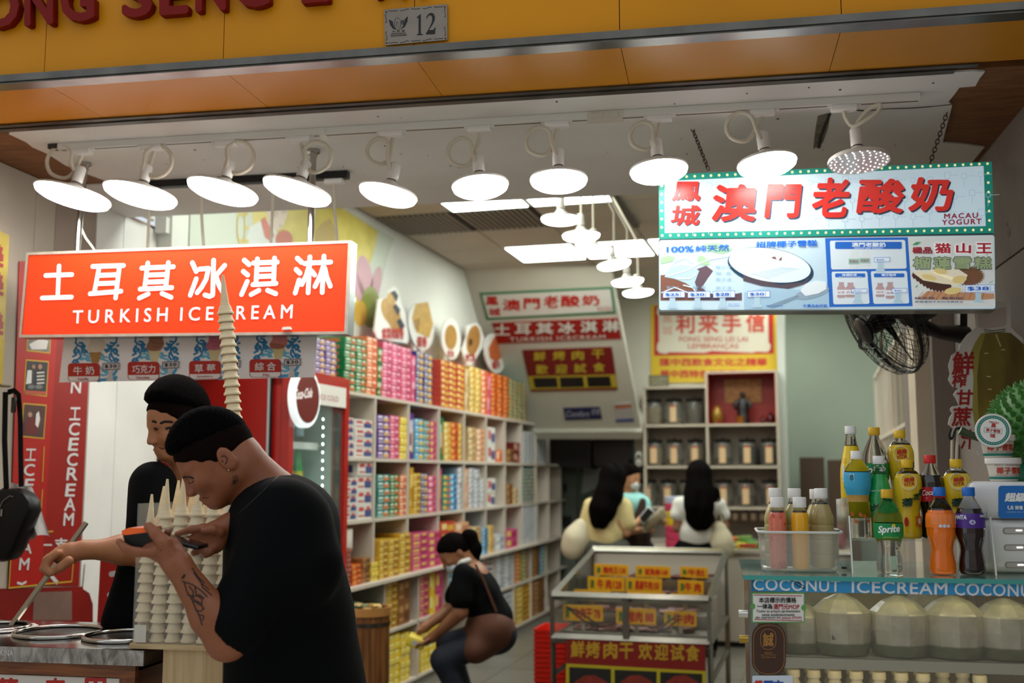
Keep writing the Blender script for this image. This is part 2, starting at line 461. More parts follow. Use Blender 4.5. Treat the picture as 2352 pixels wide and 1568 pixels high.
struct('wall_partition', MB().box(IN.px(1385, 800, v=11.4)[0], uj1, 11.4, 11.5, 2.0, ZC).box(IN.px(1455, 800, v=11.4)[0], uj1, 11.4, 11.5, 0, 2.0), mk('#cfc9b8', .75, noise=(1.5, .1)), I0, 'cream wall behind the jar shelf')
struct('trim_6', MB().box(uj1, uj1 + 0.075, 11.25, 11.6, 0, ZC), mk('#c4c8c0', .6), I0, 'pale upright edge beside the jar shelf')

# suspended ceiling: tiles in a grid
ceil_g = struct('ceiling_room', MB().box(-3.2, 1.0, 4.4, 12.7, ZC + .012, ZC + .1), mk('#7d776c', .8), I0, 'suspended ceiling of square tiles over the shop')
PU, PV, OU, OV = 0.595, 0.650, -1.885, 7.270
m_tile = mk('#b9b2a4', .85, noise=(2.5, .12), bump=(90, .1))
m_tile2 = mk('#b9b2a4', .85, noise=(2.5, .12), dirt=(3.2, .58, '#6e5334'))
m_led = mk('#f2fffb', .5, emit=14.0, ehex='#f6fff6')
tile_me = MB().box(.006, PU - .006, .006, PV - .006, 0, .012).mesh('tile', m_tile)
stain_me = MB().box(.006, PU - .006, .006, PV - .006, 0, .012).mesh('tile', m_tile2)
lights = {(-1, -1), (0, -1), (-1, 2), (0, 2), (1, 2), (-1, -4), (0, -4), (1, 4), (3, 1), (3, 4), (2, 6)}  # last three panels are added out of view to brighten the back right
vents = {(-2, 0), (-1, 0)}
for i in range(-3, 5):
    for j in range(-4, 7):
        u, v = OU + i * PU, OV + j * PV
        if u < -3.15 or u > .8: continue
        if (i, j) in lights:
            t = thing('panel_light', 'square white ceiling light panel, %s in the %s row from the street' % (('left one', 'middle one', 'right one', 'wall side one', 'far wall one')[i + 1], {-4: 'first', -1: 'second', 1: 'side', 2: 'third', 4: 'fourth', 6: 'last'}[j]), 'ceiling light', IN.m4(u, v, ZC), 'ceiling light panels')
            MB().box(.004, PU - .004, .004, PV - .004, .0, .014).build('frame', mk('#c8c6c0', .5), t)
            MB().box(.025, PU - .025, .025, PV - .025, -.004, .0).build('diffuser', m_led, t)
        elif (i, j) in vents:
            t = thing('air_vent', 'grey slatted ceiling air vent %s' % ('nearer the left wall' if i == -2 else 'nearer the pendant lamps'), 'vent', IN.m4(u, v, ZC), 'ceiling air vents')
            MB().box(.01, PU - .01, .01, PV - .01, .004, .012).build('backing', mk('#2e2924', .9), t)
            sl = MB().box(0, .02, -.035, .002, -.006, .004).mesh('slat', mk('#8f887a', .6))
            for k in range(13):
                MB().box(.03 + k * .042, .046 + k * .042, .02, PV - .02, -.006, .004).build('slat', mk('#8f887a', .6), t)
        else:
            link('tile', stain_me if (i, j) in {(0, 0), (1, 0), (0, 1)} else tile_me, ceil_g, (u, v, ZC))

# floor
flo = struct('floor', MB().box(-3.9, 2.2, -1.0, 12.7, -.12, -.006), mk('#4b4742', .6), I0, 'dark floor under the tiles')
m_ft = mk('#6e6a61', .3, noise=(2.2, .14))
ft_me = MB().box(.003, .597, .003, .597, -.006, 0).mesh('tile', m_ft)
for i in range(-5, 2):
    for j in range(6, 21):
        link('tile', ft_me, flo, (i * .6, j * .6, 0))
struct('ground', MB().box(-9, 9, -9, 3.4, -.1, -.001), mk('#d6d2c8', .8, noise=(3, .15)), F0, 'street paving in front of the shop')
struct('wall_street', MB().box(-9, 9, -9.2, -9, 0, 7.5), mk('#cfc6b8', .9, noise=(.8, .15)), F0, 'plain house front across the street')
struct('wall_outer_left', MB().box(-6, -2.82, 3.05, 3.3, 0, 6), mk('#b2a692', .85), F0, 'house wall beside the shop on the left')
struct('wall_outer_right', MB().box(1.18, 6, 2.9, 3.2, 0, 6), mk('#9a8e80', .85), F0, 'house wall beside the shop on the right')
# ------------------------------------------------------------------ fascia lettering and house number
def solid_text(mb, body, quad, y0, y1, bold=0.0, mi=0):
    """extruded lettering; quad = tl, tr, br, bl in local x-z"""
    a, fs, lay = glyphs(body, bold)
    tl, tr, br, bl = [np.array(q, float) for q in quad]
    st, tt = a[:, :1], a[:, 1:]
    q = (1 - tt) * ((1 - st) * bl + st * br) + tt * ((1 - st) * tl + st * tr)
    n = len(q)
    vs = [(x, y0 - e, z) for (x, z), e in zip(q, lay)] + [(x, y1, z) for x, z in q]
    ed = {}
    for f in fs:
        for i in range(len(f)):
            e = (f[i - 1], f[i]); k = (min(e), max(e)); ed[k] = None if k in ed else e
    sd = [(e[0], e[1], e[1] + n, e[0] + n) for e in ed.values() if e]
    mb.add(vs, list(fs) + sd, mi)
    return mb
t = thing('shop_sign', 'dark red raised letters fixed on the yellow fascia', 'sign', FA.m4(0, 2.999, ZS))
b = Board(t)
m_red3 = mk('#7c0f06', 0.5, noise=(5, .15), spec=.2)
m_redside = mk('#5a0c06', .5)
for ch, x0, x1, yb in (('F', -125, -62, 84), ('O', -38, 56, 75), ('N', 68, 134, 68), ('G', 150, 228, 60), ('S', 290, 360, 50), ('E', 376, 442, 44), ('N', 458, 528, 36), ('G', 547, 628, 28), ('L', 700, 764, 17), ('A', 868, 937, 4), ('I', 962, 984, -4)):
    q = [b.p(x0, yb - 98), b.p(x1, yb - 103), b.p(x1, yb - 5), b.p(x0, yb)]
    MB_ = solid_text(MB(), ch, q, -.028, -.001, .045)
    MB_.build('letter', m_red3, t)
t = thing('house_number_plate', 'dull metal house number plate reading 12 with an emblem', 'number plate', FA.m4(*FA.px(955, 58, v=2.993)[:2], FA.px(955, 58, v=2.993)[2]))
b = Board(t)
m_pl = mk('#8f857a', .38, .75, noise=(12, .2))
c5 = lambda pts: [(620 + x / 5.113, y / 5.113) for x, y in pts]
MB().prism(b.P(c5([(1342, 115), (2082, 50), (2086, 470), (1352, 534)])), -.0012, .002).build('plate', m_pl, t)
m_ink = mk('#101114', .5)
b.y = -.0013
b.poly('numeral', c5([(1722, 205), (1772, 163), (1772, 392), (1797, 404), (1797, 410), (1724, 414), (1724, 408), (1745, 395), (1745, 206), (1726, 212)]), m_ink)
b.poly('numeral', c5([(1838, 218), (1843, 188), (1866, 160), (1898, 150), (1926, 165), (1938, 200), (1931, 248), (1902, 300), (1866, 354), (1918, 351), (1937, 325), (1945, 322), (1938, 400), (1832, 405), (1832, 396), (1880, 312), (1903, 252), (1906, 207), (1893, 181), (1870, 179), (1852, 197), (1846, 220)]), m_ink)
b.poly('emblem', c5([(1395, 228), (1440, 250), (1452, 300), (1480, 348), (1445, 337), (1412, 295)]), m_ink)
b.poly('emblem', c5([(1620, 190), (1614, 250), (1585, 312), (1530, 348), (1565, 302), (1585, 225)]), m_ink)
for x in (1542, 1560): b.poly('emblem', c5([(x, 238), (x + 13, 236), (x + 10, 275), (x, 300)]), m_ink)
b.strokes('emblem', [c5(ell(1499, 280, 38, 70, 20) + [(1537, 280)]), c5(ell(1496, 298, 14, 45, 14, 150, 400))], .7, m_ink)
b.text('lettering', '市 政 署', 0, 0, 0, 0, m_ink, quad=c5([(1432, 360), (1585, 348), (1585, 374), (1432, 382)]))
b.text('lettering', 'INSTITUTO PARA OS', 0, 0, 0, 0, m_ink, bold=.02, quad=c5([(1425, 392), (1592, 380), (1592, 395), (1425, 406)]))
b.text('lettering', 'ASSUNTOS MUNICIPAIS', 0, 0, 0, 0, m_ink, bold=.02, quad=c5([(1415, 415), (1606, 401), (1606, 417), (1415, 431)]))
sq = []
for k in range(5):
    x = 1395 + k * 133; y = 128 - k * 11.5; s = 1 if k % 2 == 0 else -1
    sq.append(c5([(x, y - 6 * s), (x + 20, y - 4 * s + 6), (x + 55, y), (x + 85, y + 5 * s - 6), (x + 105, y + 2 - 9)]))
    y = 505 - k * 11.5
    sq.append(c5([(x, y - 6 * s), (x + 20, y - 4 * s + 6), (x + 55, y - 5), (x + 85, y + 5 * s - 9), (x + 105, y - 9)]))
for x, y in ((1362, 165), (1368, 370), (2054, 100), (2056, 315)):
    sq.append(c5([(x + 6, y), (x - 6, y + 12), (x, y + 45), (x + 8, y + 80), (x + 2, y + 102), (x - 6, y + 98)]))
b.strokes('scrollwork', sq, .9, m_ink)['kind'] = 'stuff'
for x, y in ((1366, 140), (2053, 80), (2060, 450), (1371, 505)):
    b.poly('screw', c5(ell(x, y, 11, 11, 10)), mk('#6b3d1c', .6), 2)

# ------------------------------------------------------------------ track lights
m_lampw = mk('#e6e2da', .35)
m_sock = mk('#efebe6', .3)
m_goose = mk('#d9d0bd', .5, dirt=(60, .72, '#8a7d66'))
m_lamp_on = mk('#ffffff', .4, emit=20.0, ehex='#fffdf8')
m_slot = mk('#3b3936', .5)
tv = FA.px(1176, 268, z=ZS)[1]
tk = thing('track_rail', 'long white lighting track on the soffit carrying the ten gooseneck lamps', 'lighting track', FA.m4(0, tv, ZS - .004))
u0, um, u1 = FA.px(98, 322, z=ZS)[0], FA.px(742, 292, z=ZS)[0], FA.px(2110, 215, z=ZS)[0]
MB().box(u0 + .04, u1, -.017, .017, -.024, 0).build('rail', m_lampw, tk)
MB().box(u0 + .05, u1 - .004, -.004, .004, -.0245, -.02).build('slot', m_slot, tk)
MB().box(u0, u0 + .045, -.016, .016, -.018, -.001).build('broken_end', mk('#4a443c', .8, noise=(60, .6)), tk)
MB().box(um - .012, um + .012, -.022, .022, -.028, 0).build('joint', m_lampw, tk)
uj = FA.px(1390, 255, z=ZS)[0]
MB().box(uj - .06, uj + .06, -.02, .02, -.03, 0).box(uj - .045, uj - .005, -.024, -.02, -.022, -.008).box(uj + .008, uj + .045, -.024, -.02, -.022, -.008).build('joint', mk('#d6cfc0', .45), tk)

def catm(pts, n=6):
    P = [Vector(p) for p in pts]; P = [P[0] * 2 - P[1]] + P + [P[-1] * 2 - P[-2]]; out = []
    for i in range(1, len(P) - 2):
        for k in range(n):
            t_ = k / n; a, b_, c, d = P[i - 1], P[i], P[i + 1], P[i + 2]
            out.append(.5 * ((2 * b_) + (c - a) * t_ + (2 * a - 5 * b_ + 4 * c - d) * t_ ** 2 + (3 * b_ - a - 3 * c + d) * t_ ** 3))
    out.append(P[-2]); return out
def lamp_head(root, M, d, led=False, on=None):
    """saucer lamp: socket, cone, rim, diffuser; origin at the middle of the diffuser, +z up"""
    r = d / 2
    on = on or m_lamp_on
    MB().lathe([(.018, .062), (.0205, .066), (.0205, .118), (.016, .124)], 18, M=M).build('socket', m_sock, root)
    MB().lathe([(.0175, .056), (.0175, .063)], 16, M=M).build('screw_collar', mk('#55504a', .4, .8), root)
    MB().lathe([(r * .985, .010), (r, .014), (r * .98, .018), (r * .80, .021), (r * .42, .030), (r * .27, .044), (.019, .057)], 32, M=M).build('shade', m_lampw, root)
    if led:
        MB().lathe([(r * .985, .006), (r * .985, .010)], 32, M=M).build('led_board', mk('#e4e6e4', .3), root)
        MB().lathe([(r, .004), (r, .014), (r * .97, .014), (r * .97, .004)], 32, M=M, cap0=False, cap1=False).build('rim', m_lampw, root)
        mb = MB()
        for rr, n in ((.18, 5), (.38, 9), (.58, 14), (.76, 19), (.9, 24)):
            for k in range(n):
                a = 2 * math.pi * (k + rr * 3) / n; x, y = r * rr * math.cos(a), r * rr * math.sin(a)
                mb.box(x - .0013, x + .0013, y - .0013, y + .0013, .0045, .006, M=M)
        mb.build('led_chips', mk('#ffffff', .4, emit=9.0), root)['kind'] = 'stuff'
    else:
        MB().lathe([(0.0001, -.016), (r * .35, -.0155), (r * .62, -.013), (r * .82, -.008), (r * .94, .0), (r * .975, .010)], 32, M=M, cap1=False).build('diffuser', on, root)
SPECS = [  # adapter, loop centre, loop radius, side, socket top, left rim, right rim
    ((187, 331), (143, 372), 34, -1, (172, 393), (88, 452), (242, 475), 'leftmost of the ten, above the left end of the red sign'),
    ((350, 325), (363, 371), 33, 1, (327, 390), (244, 452), (397, 470), 'second from the left, loop turned right'),
    ((520, 315), (550, 362), 34, 1, (521, 385), (434, 441), (585, 464), 'third from the left, loop turned right'),
    ((690, 303), (728, 361), 33, 1, (696, 380), (606, 437), (755, 468), 'fourth from the left, tipped down to the right'),
    ((900, 293), (872, 348), 28, -1, (897, 390), (825, 450), (955, 470), 'fifth from the left, above the right end of the red sign'),
    ((1101, 281), (1060, 350), 31, -1, (1093, 370), (1039, 452), (1168, 432), 'sixth from the left, in front of the ceiling light panels'),
    ((1279, 270), (1240, 325), 32, -1, (1279, 357), (1217, 434), (1350, 424), 'seventh from the left, above the row of pendants'),
    ((1515, 257), (1478, 313), 31, -1, (1507, 335), (1446, 416), (1582, 398), 'eighth from the left, before the left corner of the yogurt sign'),
    ((1751, 243), (1702, 292), 34, -1, (1748, 321), (1693, 403), (1833, 380), 'ninth from the left, before the middle of the yogurt sign'),
    ((1938, 232), (1999, 262), 34, 2, (1969, 311), (1901, 391), (2046, 379), 'rightmost of the ten, its bare chips showing, no diffuser')]
def pad_base(root, x, z0, deep=.017):
    MB().rbox(x - .042, x + .042, -deep, deep, z0 - .022, z0, .006).box(x - .052, x + .052, -.008, .008, z0 - .006, z0).build('adapter', m_sock, root)
for (ad, lc, lr, side, so, l, r_, lab) in SPECS:
    cx0, cy0 = (l[0] + r_[0]) / 2, (l[1] + r_[1]) / 2
    t = thing('gooseneck_lamp', 'gooseneck saucer lamp, ' + lab, 'lamp', FA.m4(FA.px(cx0, cy0, v=tv)[0], tv, ZS - .028), 'gooseneck lamps on the front track')
    b = Board(t)
    A = b.p(*ad); S = b.p(*so); c = b.p(*lc); Hd = b.p(cx0, cy0 - 6)
    pa, pl, pr = b.p(*ad), b.p(*l), b.p(*r_)
    ppm = (Vector(b.p(cx0 + 50, cy0)) - Vector(b.p(cx0 - 50, cy0))).length / 100
    dia = (Vector(pl) - Vector(pr)).length
    tilt = math.atan2(pr[1] - pl[1], pr[0] - pl[0])
    MB().rbox(A[0] - .042, A[0] + .042, -.017, .017, -.020, .002, .006).box(A[0] - .053, A[0] + .053, -.008, .008, -.004, .003).build('adapter', m_sock, t)
    rad = lr * ppm
    if side == 2:
        pts = [(A[0], .0, -.018), (A[0] + .004, .0, A[1] - .055), (A[0] + .025, .0, A[1] - .085), (A[0] + .06, -.012, A[1] - .075), (c[0] + .02, -.02, c[1] - .0), (c[0] + .028, -.02, c[1] + .022), (c[0] - .005, -.012, c[1] + .014), (c[0] - .038, .0, c[1] - .022), (S[0], .012, S[1] + .03), (S[0], .0, S[1])]
    else:
        s = side
        pts = [(A[0], .012, -.018), (A[0] + .001 * s, .012, (A[1] + c[1]) / 2), (c[0] - s * rad * .70, .010, c[1] - rad * .62), (c[0] - s * rad * .1, .006, c[1] - rad), (c[0] + s * rad * .75, 0, c[1] - rad * .66), (c[0] + s * rad, -.004, c[1] + .1 * rad), (c[0] + s * rad * .62, -.007, c[1] + rad * .76), (c[0] - s * rad * .05, -.010, c[1] + rad), (c[0] - s * rad * .72, -.012, c[1] + rad * .62), (c[0] * .35 + S[0] * .65 - s * rad * .15, -.012, c[1] * .6 + S[1] * .4 + rad * .1), (S[0], -.004, S[1])]
    MB().tube(catm(pts, 5), .0072, 8).build('gooseneck', m_goose, t)
    M = Matrix.Translation((Hd[0], 0, Hd[1] + .004)) @ Matrix.Rotation(-tilt, 4, 'Y') @ Matrix.Rotation(R(-7), 4, 'X')
    # socket height follows the photo: put its top at S
    lamp_head(t, M, dia, led=(side == 2))
# black track with straight cords behind the red sign
v2 = FA.px(530, 405, z=ZS)[1]
ua, ub = FA.px(265, 425, z=ZS)[0], FA.px(802, 392, z=ZS)[0]
tag(MB().box(ua, ub, v2 - .018, v2 + .018, ZS - .034, ZS - .004).build('black_track_rail', m_black, mw=F0), 'short black lighting track on the soffit behind the red sign', 'lighting track')
for k, (x, y, xe) in enumerate(((345, 430, 340), (463, 423, 470), (628, 415, 622), (768, 407, 776))):
    u = FA.px(x, y, v=v2)[0]; ue = FA.px(xe, 560, v=v2)[0]
    t = thing('cord_lamp', 'straight cord lamp on the black track, %s' % ('first from the left', 'second from the left', 'third, before the chef poster', 'fourth, right of the right pole')[k], 'lamp', FA.m4(u, v2, ZS - .034), 'cord lamps behind the red sign')
    MB().rbox(-.04, .04, -.017, .017, -.02, .002, .006).build('adapter', m_sock, t)
    du = ue - u
    MB().tube(catm([(0, 0, -.018), (du * .2, 0, -.12), (du * 1.0, 0, -.30), (du * 1.05, 0, -.38)], 5), .0065, 8).build('cord', m_goose, t)
    lamp_head(t, Matrix.Translation((du * 1.05, 0, -.50)), .15)

# pendants over the room
m_pend = mk('#ffffff', .4, emit=18.0, ehex='#fffaf0')
vs = [5.16, 5.47, 5.80, 6.27, 6.64, 7.02]
cs = [(1288, 507), (1335, 545), (1363, 577), (1411, 610), (1442, 649), (1466, 674)]
wds = [95, 90, 88, 80, 75, 72]
tag(MB().box(-1.29, -1.245, 4.9, 8.0, ZC - .03, ZC - .004).build('pendant_track_rail', mk('#4a453c', .5), mw=I0), 'dark ceiling track that the row of pendant lamps hangs from', 'lighting track')
for k in range(6):
    u, v, z = IN.px(*cs[k], v=vs[k])
    t = thing('pendant_lamp', 'white saucer pendant lamp hanging in the shop, %s' % ('nearest of the six', 'second nearest of the six', 'third nearest of the six', 'third farthest of the six', 'second farthest of the six', 'farthest of the six')[k], 'lamp', IN.m4(u, v, z), 'pendant lamps in a row')
    lamp_head(t, Matrix.Rotation(R((0, 2, 0, 9, 6, 4)[k]) * -1, 4, 'Y'), wds[k] * v * 1.01 / FPX, on=m_pend)
    MB().tube([(0, 0, .12), (0, 0, (ZC - z) * .5), (-1.268 - u, 0, ZC - z - .03)], .006, 6).build('cord', m_goose, t)
# ------------------------------------------------------------------ red hanging light box: TURKISH ICECREAM
vsg = 3.72
pc = FA.px(430, 660, v=vsg)
t = thing('hanging_light_box', 'red hanging light box sign with white lettering on two steel poles', 'sign', FA.m4(pc[0], vsg, pc[2]))
b = Board(t)
TQ = [b.p(61, 580), b.p(806, 552), b.p(797, 767), b.p(44, 775)]
m_alu = mk('#aab4b8', .25, .9, noise=(14, .25))
m_face = mk('#e23a14', .36, emit=.26, ehex='#ff4a1c', noise=(4, .06))
m_lit = mk('#f4f7f8', .4, emit=.3, ehex='#f2f8ff')
ins = lambda q, d: [(q[0][0] + d, q[0][1] - d), (q[1][0] - d, q[1][1] - d), (q[2][0] - d, q[2][1] + d), (q[3][0] + d, q[3][1] + d)]
MB().prism(TQ, .006, .070).build('casing', m_alu, t)
mb = MB(); i1 = ins(TQ, .010)
mb.add([(x, -.002, z) for x, z in TQ] + [(x, -.002, z) for x, z in i1] + [(x, .01, z) for x, z in TQ], [(k, (k + 1) % 4, (k + 1) % 4 + 4, k + 4) for k in range(4)] + [(k, k + 8, (k + 1) % 4 + 8, (k + 1) % 4) for k in range(4)])
mb.build('frame', mk('#cfc2b2', .45, .3, noise=(30, .25)), t)
MB().prism(i1, .001, .006).build('face', m_face, t)
c4 = lambda pts: [(x / 2.904, 500 + y / 2.904) for x, y in pts]
GL = {
 '土': [[(395, 322), (386, 525)], [(306, 385), (480, 379)], [(282, 535), (478, 529)]],
 '耳': [[(620, 325), (824, 319)], [(662, 335), (630, 500)], [(797, 330), (772, 535)], [(655, 385), (785, 380)], [(648, 440), (778, 435)], [(602, 507), (808, 490)]],
 '其': [[(987, 303), (966, 465)], [(1124, 300), (1108, 462)], [(947, 336), (1157, 327)], [(978, 383), (1114, 378)], [(974, 430), (1112, 425)], [(936, 476), (1147, 466)], [(990, 508), (930, 536)], [(1082, 505), (1142, 531)]],
 '冰': [[(1284, 300), (1310, 358)], [(1310, 408), (1270, 516)], [(1332, 343), (1392, 338), (1376, 410), (1345, 465), (1316, 500)], [(1426, 284), (1420, 515), (1400, 525), (1368, 515)], [(1500, 318), (1445, 382)], [(1440, 385), (1462, 450), (1490, 500)]],
 '淇': [[(1630, 283), (1662, 312)], [(1624, 358), (1653, 382)], [(1650, 425), (1612, 512)], [(1718, 275), (1708, 440)], [(1832, 270), (1826, 436)], [(1692, 302), (1850, 296)], [(1712, 347), (1826, 342)], [(1710, 393), (1826, 388)], [(1688, 446), (1842, 438)], [(1728, 484), (1676, 512)], [(1786, 484), (1840, 507)]],
 '淋': [[(1984, 270), (2012, 297)], [(1976, 345), (2002, 370)], [(1996, 415), (1970, 502)], [(2034, 306), (2104, 300)], [(2068, 262), (2056, 500)], [(2060, 330), (2044, 385), (2014, 445)], [(2078, 355), (2100, 382)], [(2122, 300), (2206, 296)], [(2162, 257), (2150, 498)], [(2156, 330), (2136, 390), (2102, 458)], [(2166, 335), (2180, 395), (2204, 456)]]}
for ch, st in GL.items():
    b.strokes('character', [c4(s) for s in st], 10.0, m_lit, 2)
b.text('lettering', 'TURKISH', 0, 0, 0, 0, m_lit, 2, .006, .06, 1.5, quad=((168, 713), (386, 706), (386, 738), (168, 743)))
b.text('lettering', 'ICECREAM', 0, 0, 0, 0, m_lit, 2, .006, .06, 1.5, quad=((414, 706), (673, 699), (673, 731), (414, 737)))
MB().prism(b.P([(652, 752), (668, 751), (671, 757), (650, 758)]), -.012, .0).build('clip', mk('#e8e4dc', .4), t)
mpole = mk('#b8b4ae', .16, 1.0, noise=(6, .2))
for x, y, xb, yb, lab in ((195, 372, 176, 585, 'left'), (720, 342, 713, 560, 'right')):
    a = FA.px(x, y, z=ZS); e = FA.px(xb, yb, v=vsg + .05)
    p = thing('hanging_pole', 'polished steel pole holding the %s end of the red sign' % lab, 'pole', FA.m4(a[0], a[1], ZS - .003), 'steel poles of the red sign')
    dx, dy, dz = e[0] - a[0], e[1] - a[1], e[2] - ZS
    MB().tube([(0, 0, 0), (dx, dy, dz - .01)], .0125, 14).build('tube', mpole, p)
    MB().lathe([(.026, 0), (.026, -.012), (.016, -.018), (.016, -.028)][::-1], 18).build('flange', mpole, p)
tag(MB().tube(catm([FA.px(186, 520, v=vsg + .08), FA.px(196, 545, v=vsg + .08), FA.px(214, 570, v=vsg + .08), FA.px(222, 590, v=vsg + .08)], 4), .004, 6).build('sign_cable', m_goose, mw=F0), 'thin white cable running down beside the left pole into the red sign', 'cable')

# ------------------------------------------------------------------ flavour board below the light box
vmb = 3.80
pc = FA.px(430, 825, v=vmb)
t = thing('flavour_board', 'white board with four ice cream flavours hanging below the red sign', 'menu board', FA.m4(pc[0], vmb, pc[2]))
b = Board(t)
m_bd = mk('#f2eae6', .45)
MB().prism(b.P([(149, 760), (730, 745), (722, 866), (136, 878)]), 0, .004).build('board', m_bd, t)
m_sc = [mk('#1f7cae', .5), mk('#3f9cc4', .5), mk('#62b0cc', .5)]
m_rb, m_wh = mk('#b5200c', .45), mk('#e8e0dc', .45)
items = [(130, 770, 7.587, 0), (130, 770, 7.587, 1040), (430, 770, 7.587, -165), (430, 770, 7.587, 885)]
ITEM = [('牛 奶', 'Vanilla', 300, 300), ('巧克力', 'Chocolate', 260, 240), ('草 莓', 'Strawberry', 300, 200), ('綜 合', 'Mix', 300, 450)]
scoop = [mk('#ded0bc', .5), mk('#9c6a4e', .5), mk('#c4667a', .5), mk('#cf7b78', .5)]
conem = [mk('#a9793a', .5), mk('#d6c596', .5), mk('#d6c08c', .5), mk('#d3bd86', .5)]
for k, (ox, oy, sc_, dx) in enumerate(items):
    dyy = (0, -25, -40, -70)[k]
    T = lambda pts: [(ox + (x + dx) / sc_, oy + (y + dyy) / sc_) for x, y in pts]
    CU = lambda x, y, r, a0, a1: [(x + r * math.cos(R(a0 + (a1 - a0) * k / 7)) * (1 - k * .07), y + r * math.sin(R(a0 + (a1 - a0) * k / 7)) * (1 - k * .07)) for k in range(8)]
    L1 = [CU(345, 275, 50, 90, 420), CU(470, 200, 30, 180, 480), CU(320, 455, 36, 0, 300), CU(480, 290, 32, 200, 480), [(345, 60), (330, 130), (370, 170), (430, 200), (450, 260)], [(400, 130), (450, 135), (470, 160)], [(350, 200), (320, 240), (330, 300), (345, 340), (285, 370)], [(430, 180), (500, 185)], [(470, 240), (520, 270), (540, 300)], [(450, 260), (430, 330), (400, 400), (340, 430)], [(280, 465), (310, 430), (350, 430), (380, 465)], [(370, 250), (400, 270), (395, 320)]]
    L2 = [CU(1010, 270, 50, 90, -240), CU(930, 200, 30, 0, -300), CU(1040, 430, 36, 180, -120), CU(880, 270, 32, 0, -280), [(1050, 60), (1040, 120), (980, 180), (930, 240)], [(1000, 140), (940, 130)], [(1055, 180), (1080, 175)], [(960, 230), (950, 300), (970, 370), (1010, 410)], [(1000, 250), (1060, 270), (1040, 320), (1080, 350)], [(900, 190), (880, 160)], [(840, 250), (900, 270), (905, 240)], [(990, 430), (1030, 400), (1080, 430)], [(930, 330), (920, 400), (960, 450)]]
    L3 = [CU(540, 400, 34, 0, 300), CU(800, 390, 34, 180, -120), CU(850, 620, 34, 0, 300), CU(430, 400, 28, 0, 300), [(760, 350), (800, 330), (830, 380), (880, 380)], [(830, 430), (880, 440), (920, 470)], [(470, 350), (510, 340), (560, 370), (600, 360)], [(450, 420), (500, 400), (540, 440), (590, 440)], [(560, 320), (600, 330)], [(770, 560), (800, 620), (850, 620), (890, 660)], [(770, 680), (820, 700), (880, 680)]]
    b.strokes('scrollwork', [T(s) for s in L1 + L2], 4.6, m_sc[0], 1)['kind'] = 'stuff'
    b.strokes('scrollwork', [T(s) for s in L3], 4.4, m_sc[2], 1)['kind'] = 'stuff'
    b.strokes('scrollwork', [T([(730, 790), (800, 775), (890, 770)]), T([(1040, 620), (1000, 680)]), T([(1000, 740), (1040, 730), (1020, 770)])], 7.0, m_sc[1], 1)['kind'] = 'stuff'
    cxp = 680 + (0, -12, -40, 25)[k]
    b.poly('cone_print', T([(cxp - 105, 290), (cxp + 110, 290), (cxp + 55, 480), (cxp - 65, 480)]), conem[k], 2)
    b.poly('scoop_print', T([(cxp - 150, 250), (cxp - 130, 190), (cxp - 100, 130), (cxp - 90, 60), (cxp - 40, 10), (cxp + 60, 0), (cxp + 130, 60), (cxp + 170, 160), (cxp + 150, 230), (cxp + 100, 285), (cxp, 300), (cxp - 100, 290)]), scoop[k], 3)
    if k == 3: b.poly('scoop_print', T([(cxp - 150, 200), (cxp, 215), (cxp + 120, 240), (cxp + 100, 295), (cxp, 310), (cxp - 140, 300)]), mk('#a5604c', .5), 4)
    elif k: b.strokes('scoop_print', [T([(cxp - 60, 120), (cxp + 20, 170), (cxp + 140, 175)]), T([(cxp - 20, 230), (cxp + 80, 225)])], 1.6, mk('#7e4f3a' if k == 1 else '#a84a60', .5), 4)
    b.poly('name_tag', T(rrect(203, 485, 757, 800, 60)), m_rb, 4)
    b.poly('name_tag', T([(212, 718), (748, 712), (740, 760), (715, 786), (690, 795), (262, 796), (225, 770)]), m_wh, 5)
    zh, en, x0, w = ITEM[k]
    if zh == '巧克力': b.text('lettering', zh, 0, 0, 0, 0, m_wh, 6, .012, quad=T([(285, 545), (690, 535), (690, 680), (285, 690)]))
    else: b.text('lettering', zh, 0, 0, 0, 0, m_wh, 6, .012, quad=T([(300, 545), (665, 537), (665, 683), (300, 690)]))
    xm = {0: (370, 565), 1: (350, 590), 2: (340, 620), 3: (440, 560)}[k]
    b.text('lettering', en, 0, 0, 0, 0, m_rb, 6, .01, quad=T([(xm[0], 738), (xm[1], 734), (xm[1], 782), (xm[0], 786)]))
    m_gy = mk('#c9bfbc', .45)
    b.poly('price_print', T([(918, 590), (980, 588), (980, 700), (990, 720), (990, 795), (875, 798), (875, 725), (905, 715)]), m_gy, 4)
    b.poly('price_print', T([(802, 480), (1115, 466), (1107, 602), (793, 612)]), m_gy, 5)
    b.strokes('price_print', [T([(820, 492), (1095, 480), (1090, 590), (812, 600), (820, 492)])], 1.3, mk('#2a2028', .5), 6)
    b.text('lettering', '$30', 0, 0, 0, 0, mk('#1d1518', .5), 7, .03, 0, 1.2, quad=T([(850, 510), (1058, 503), (1058, 572), (850, 578)]))

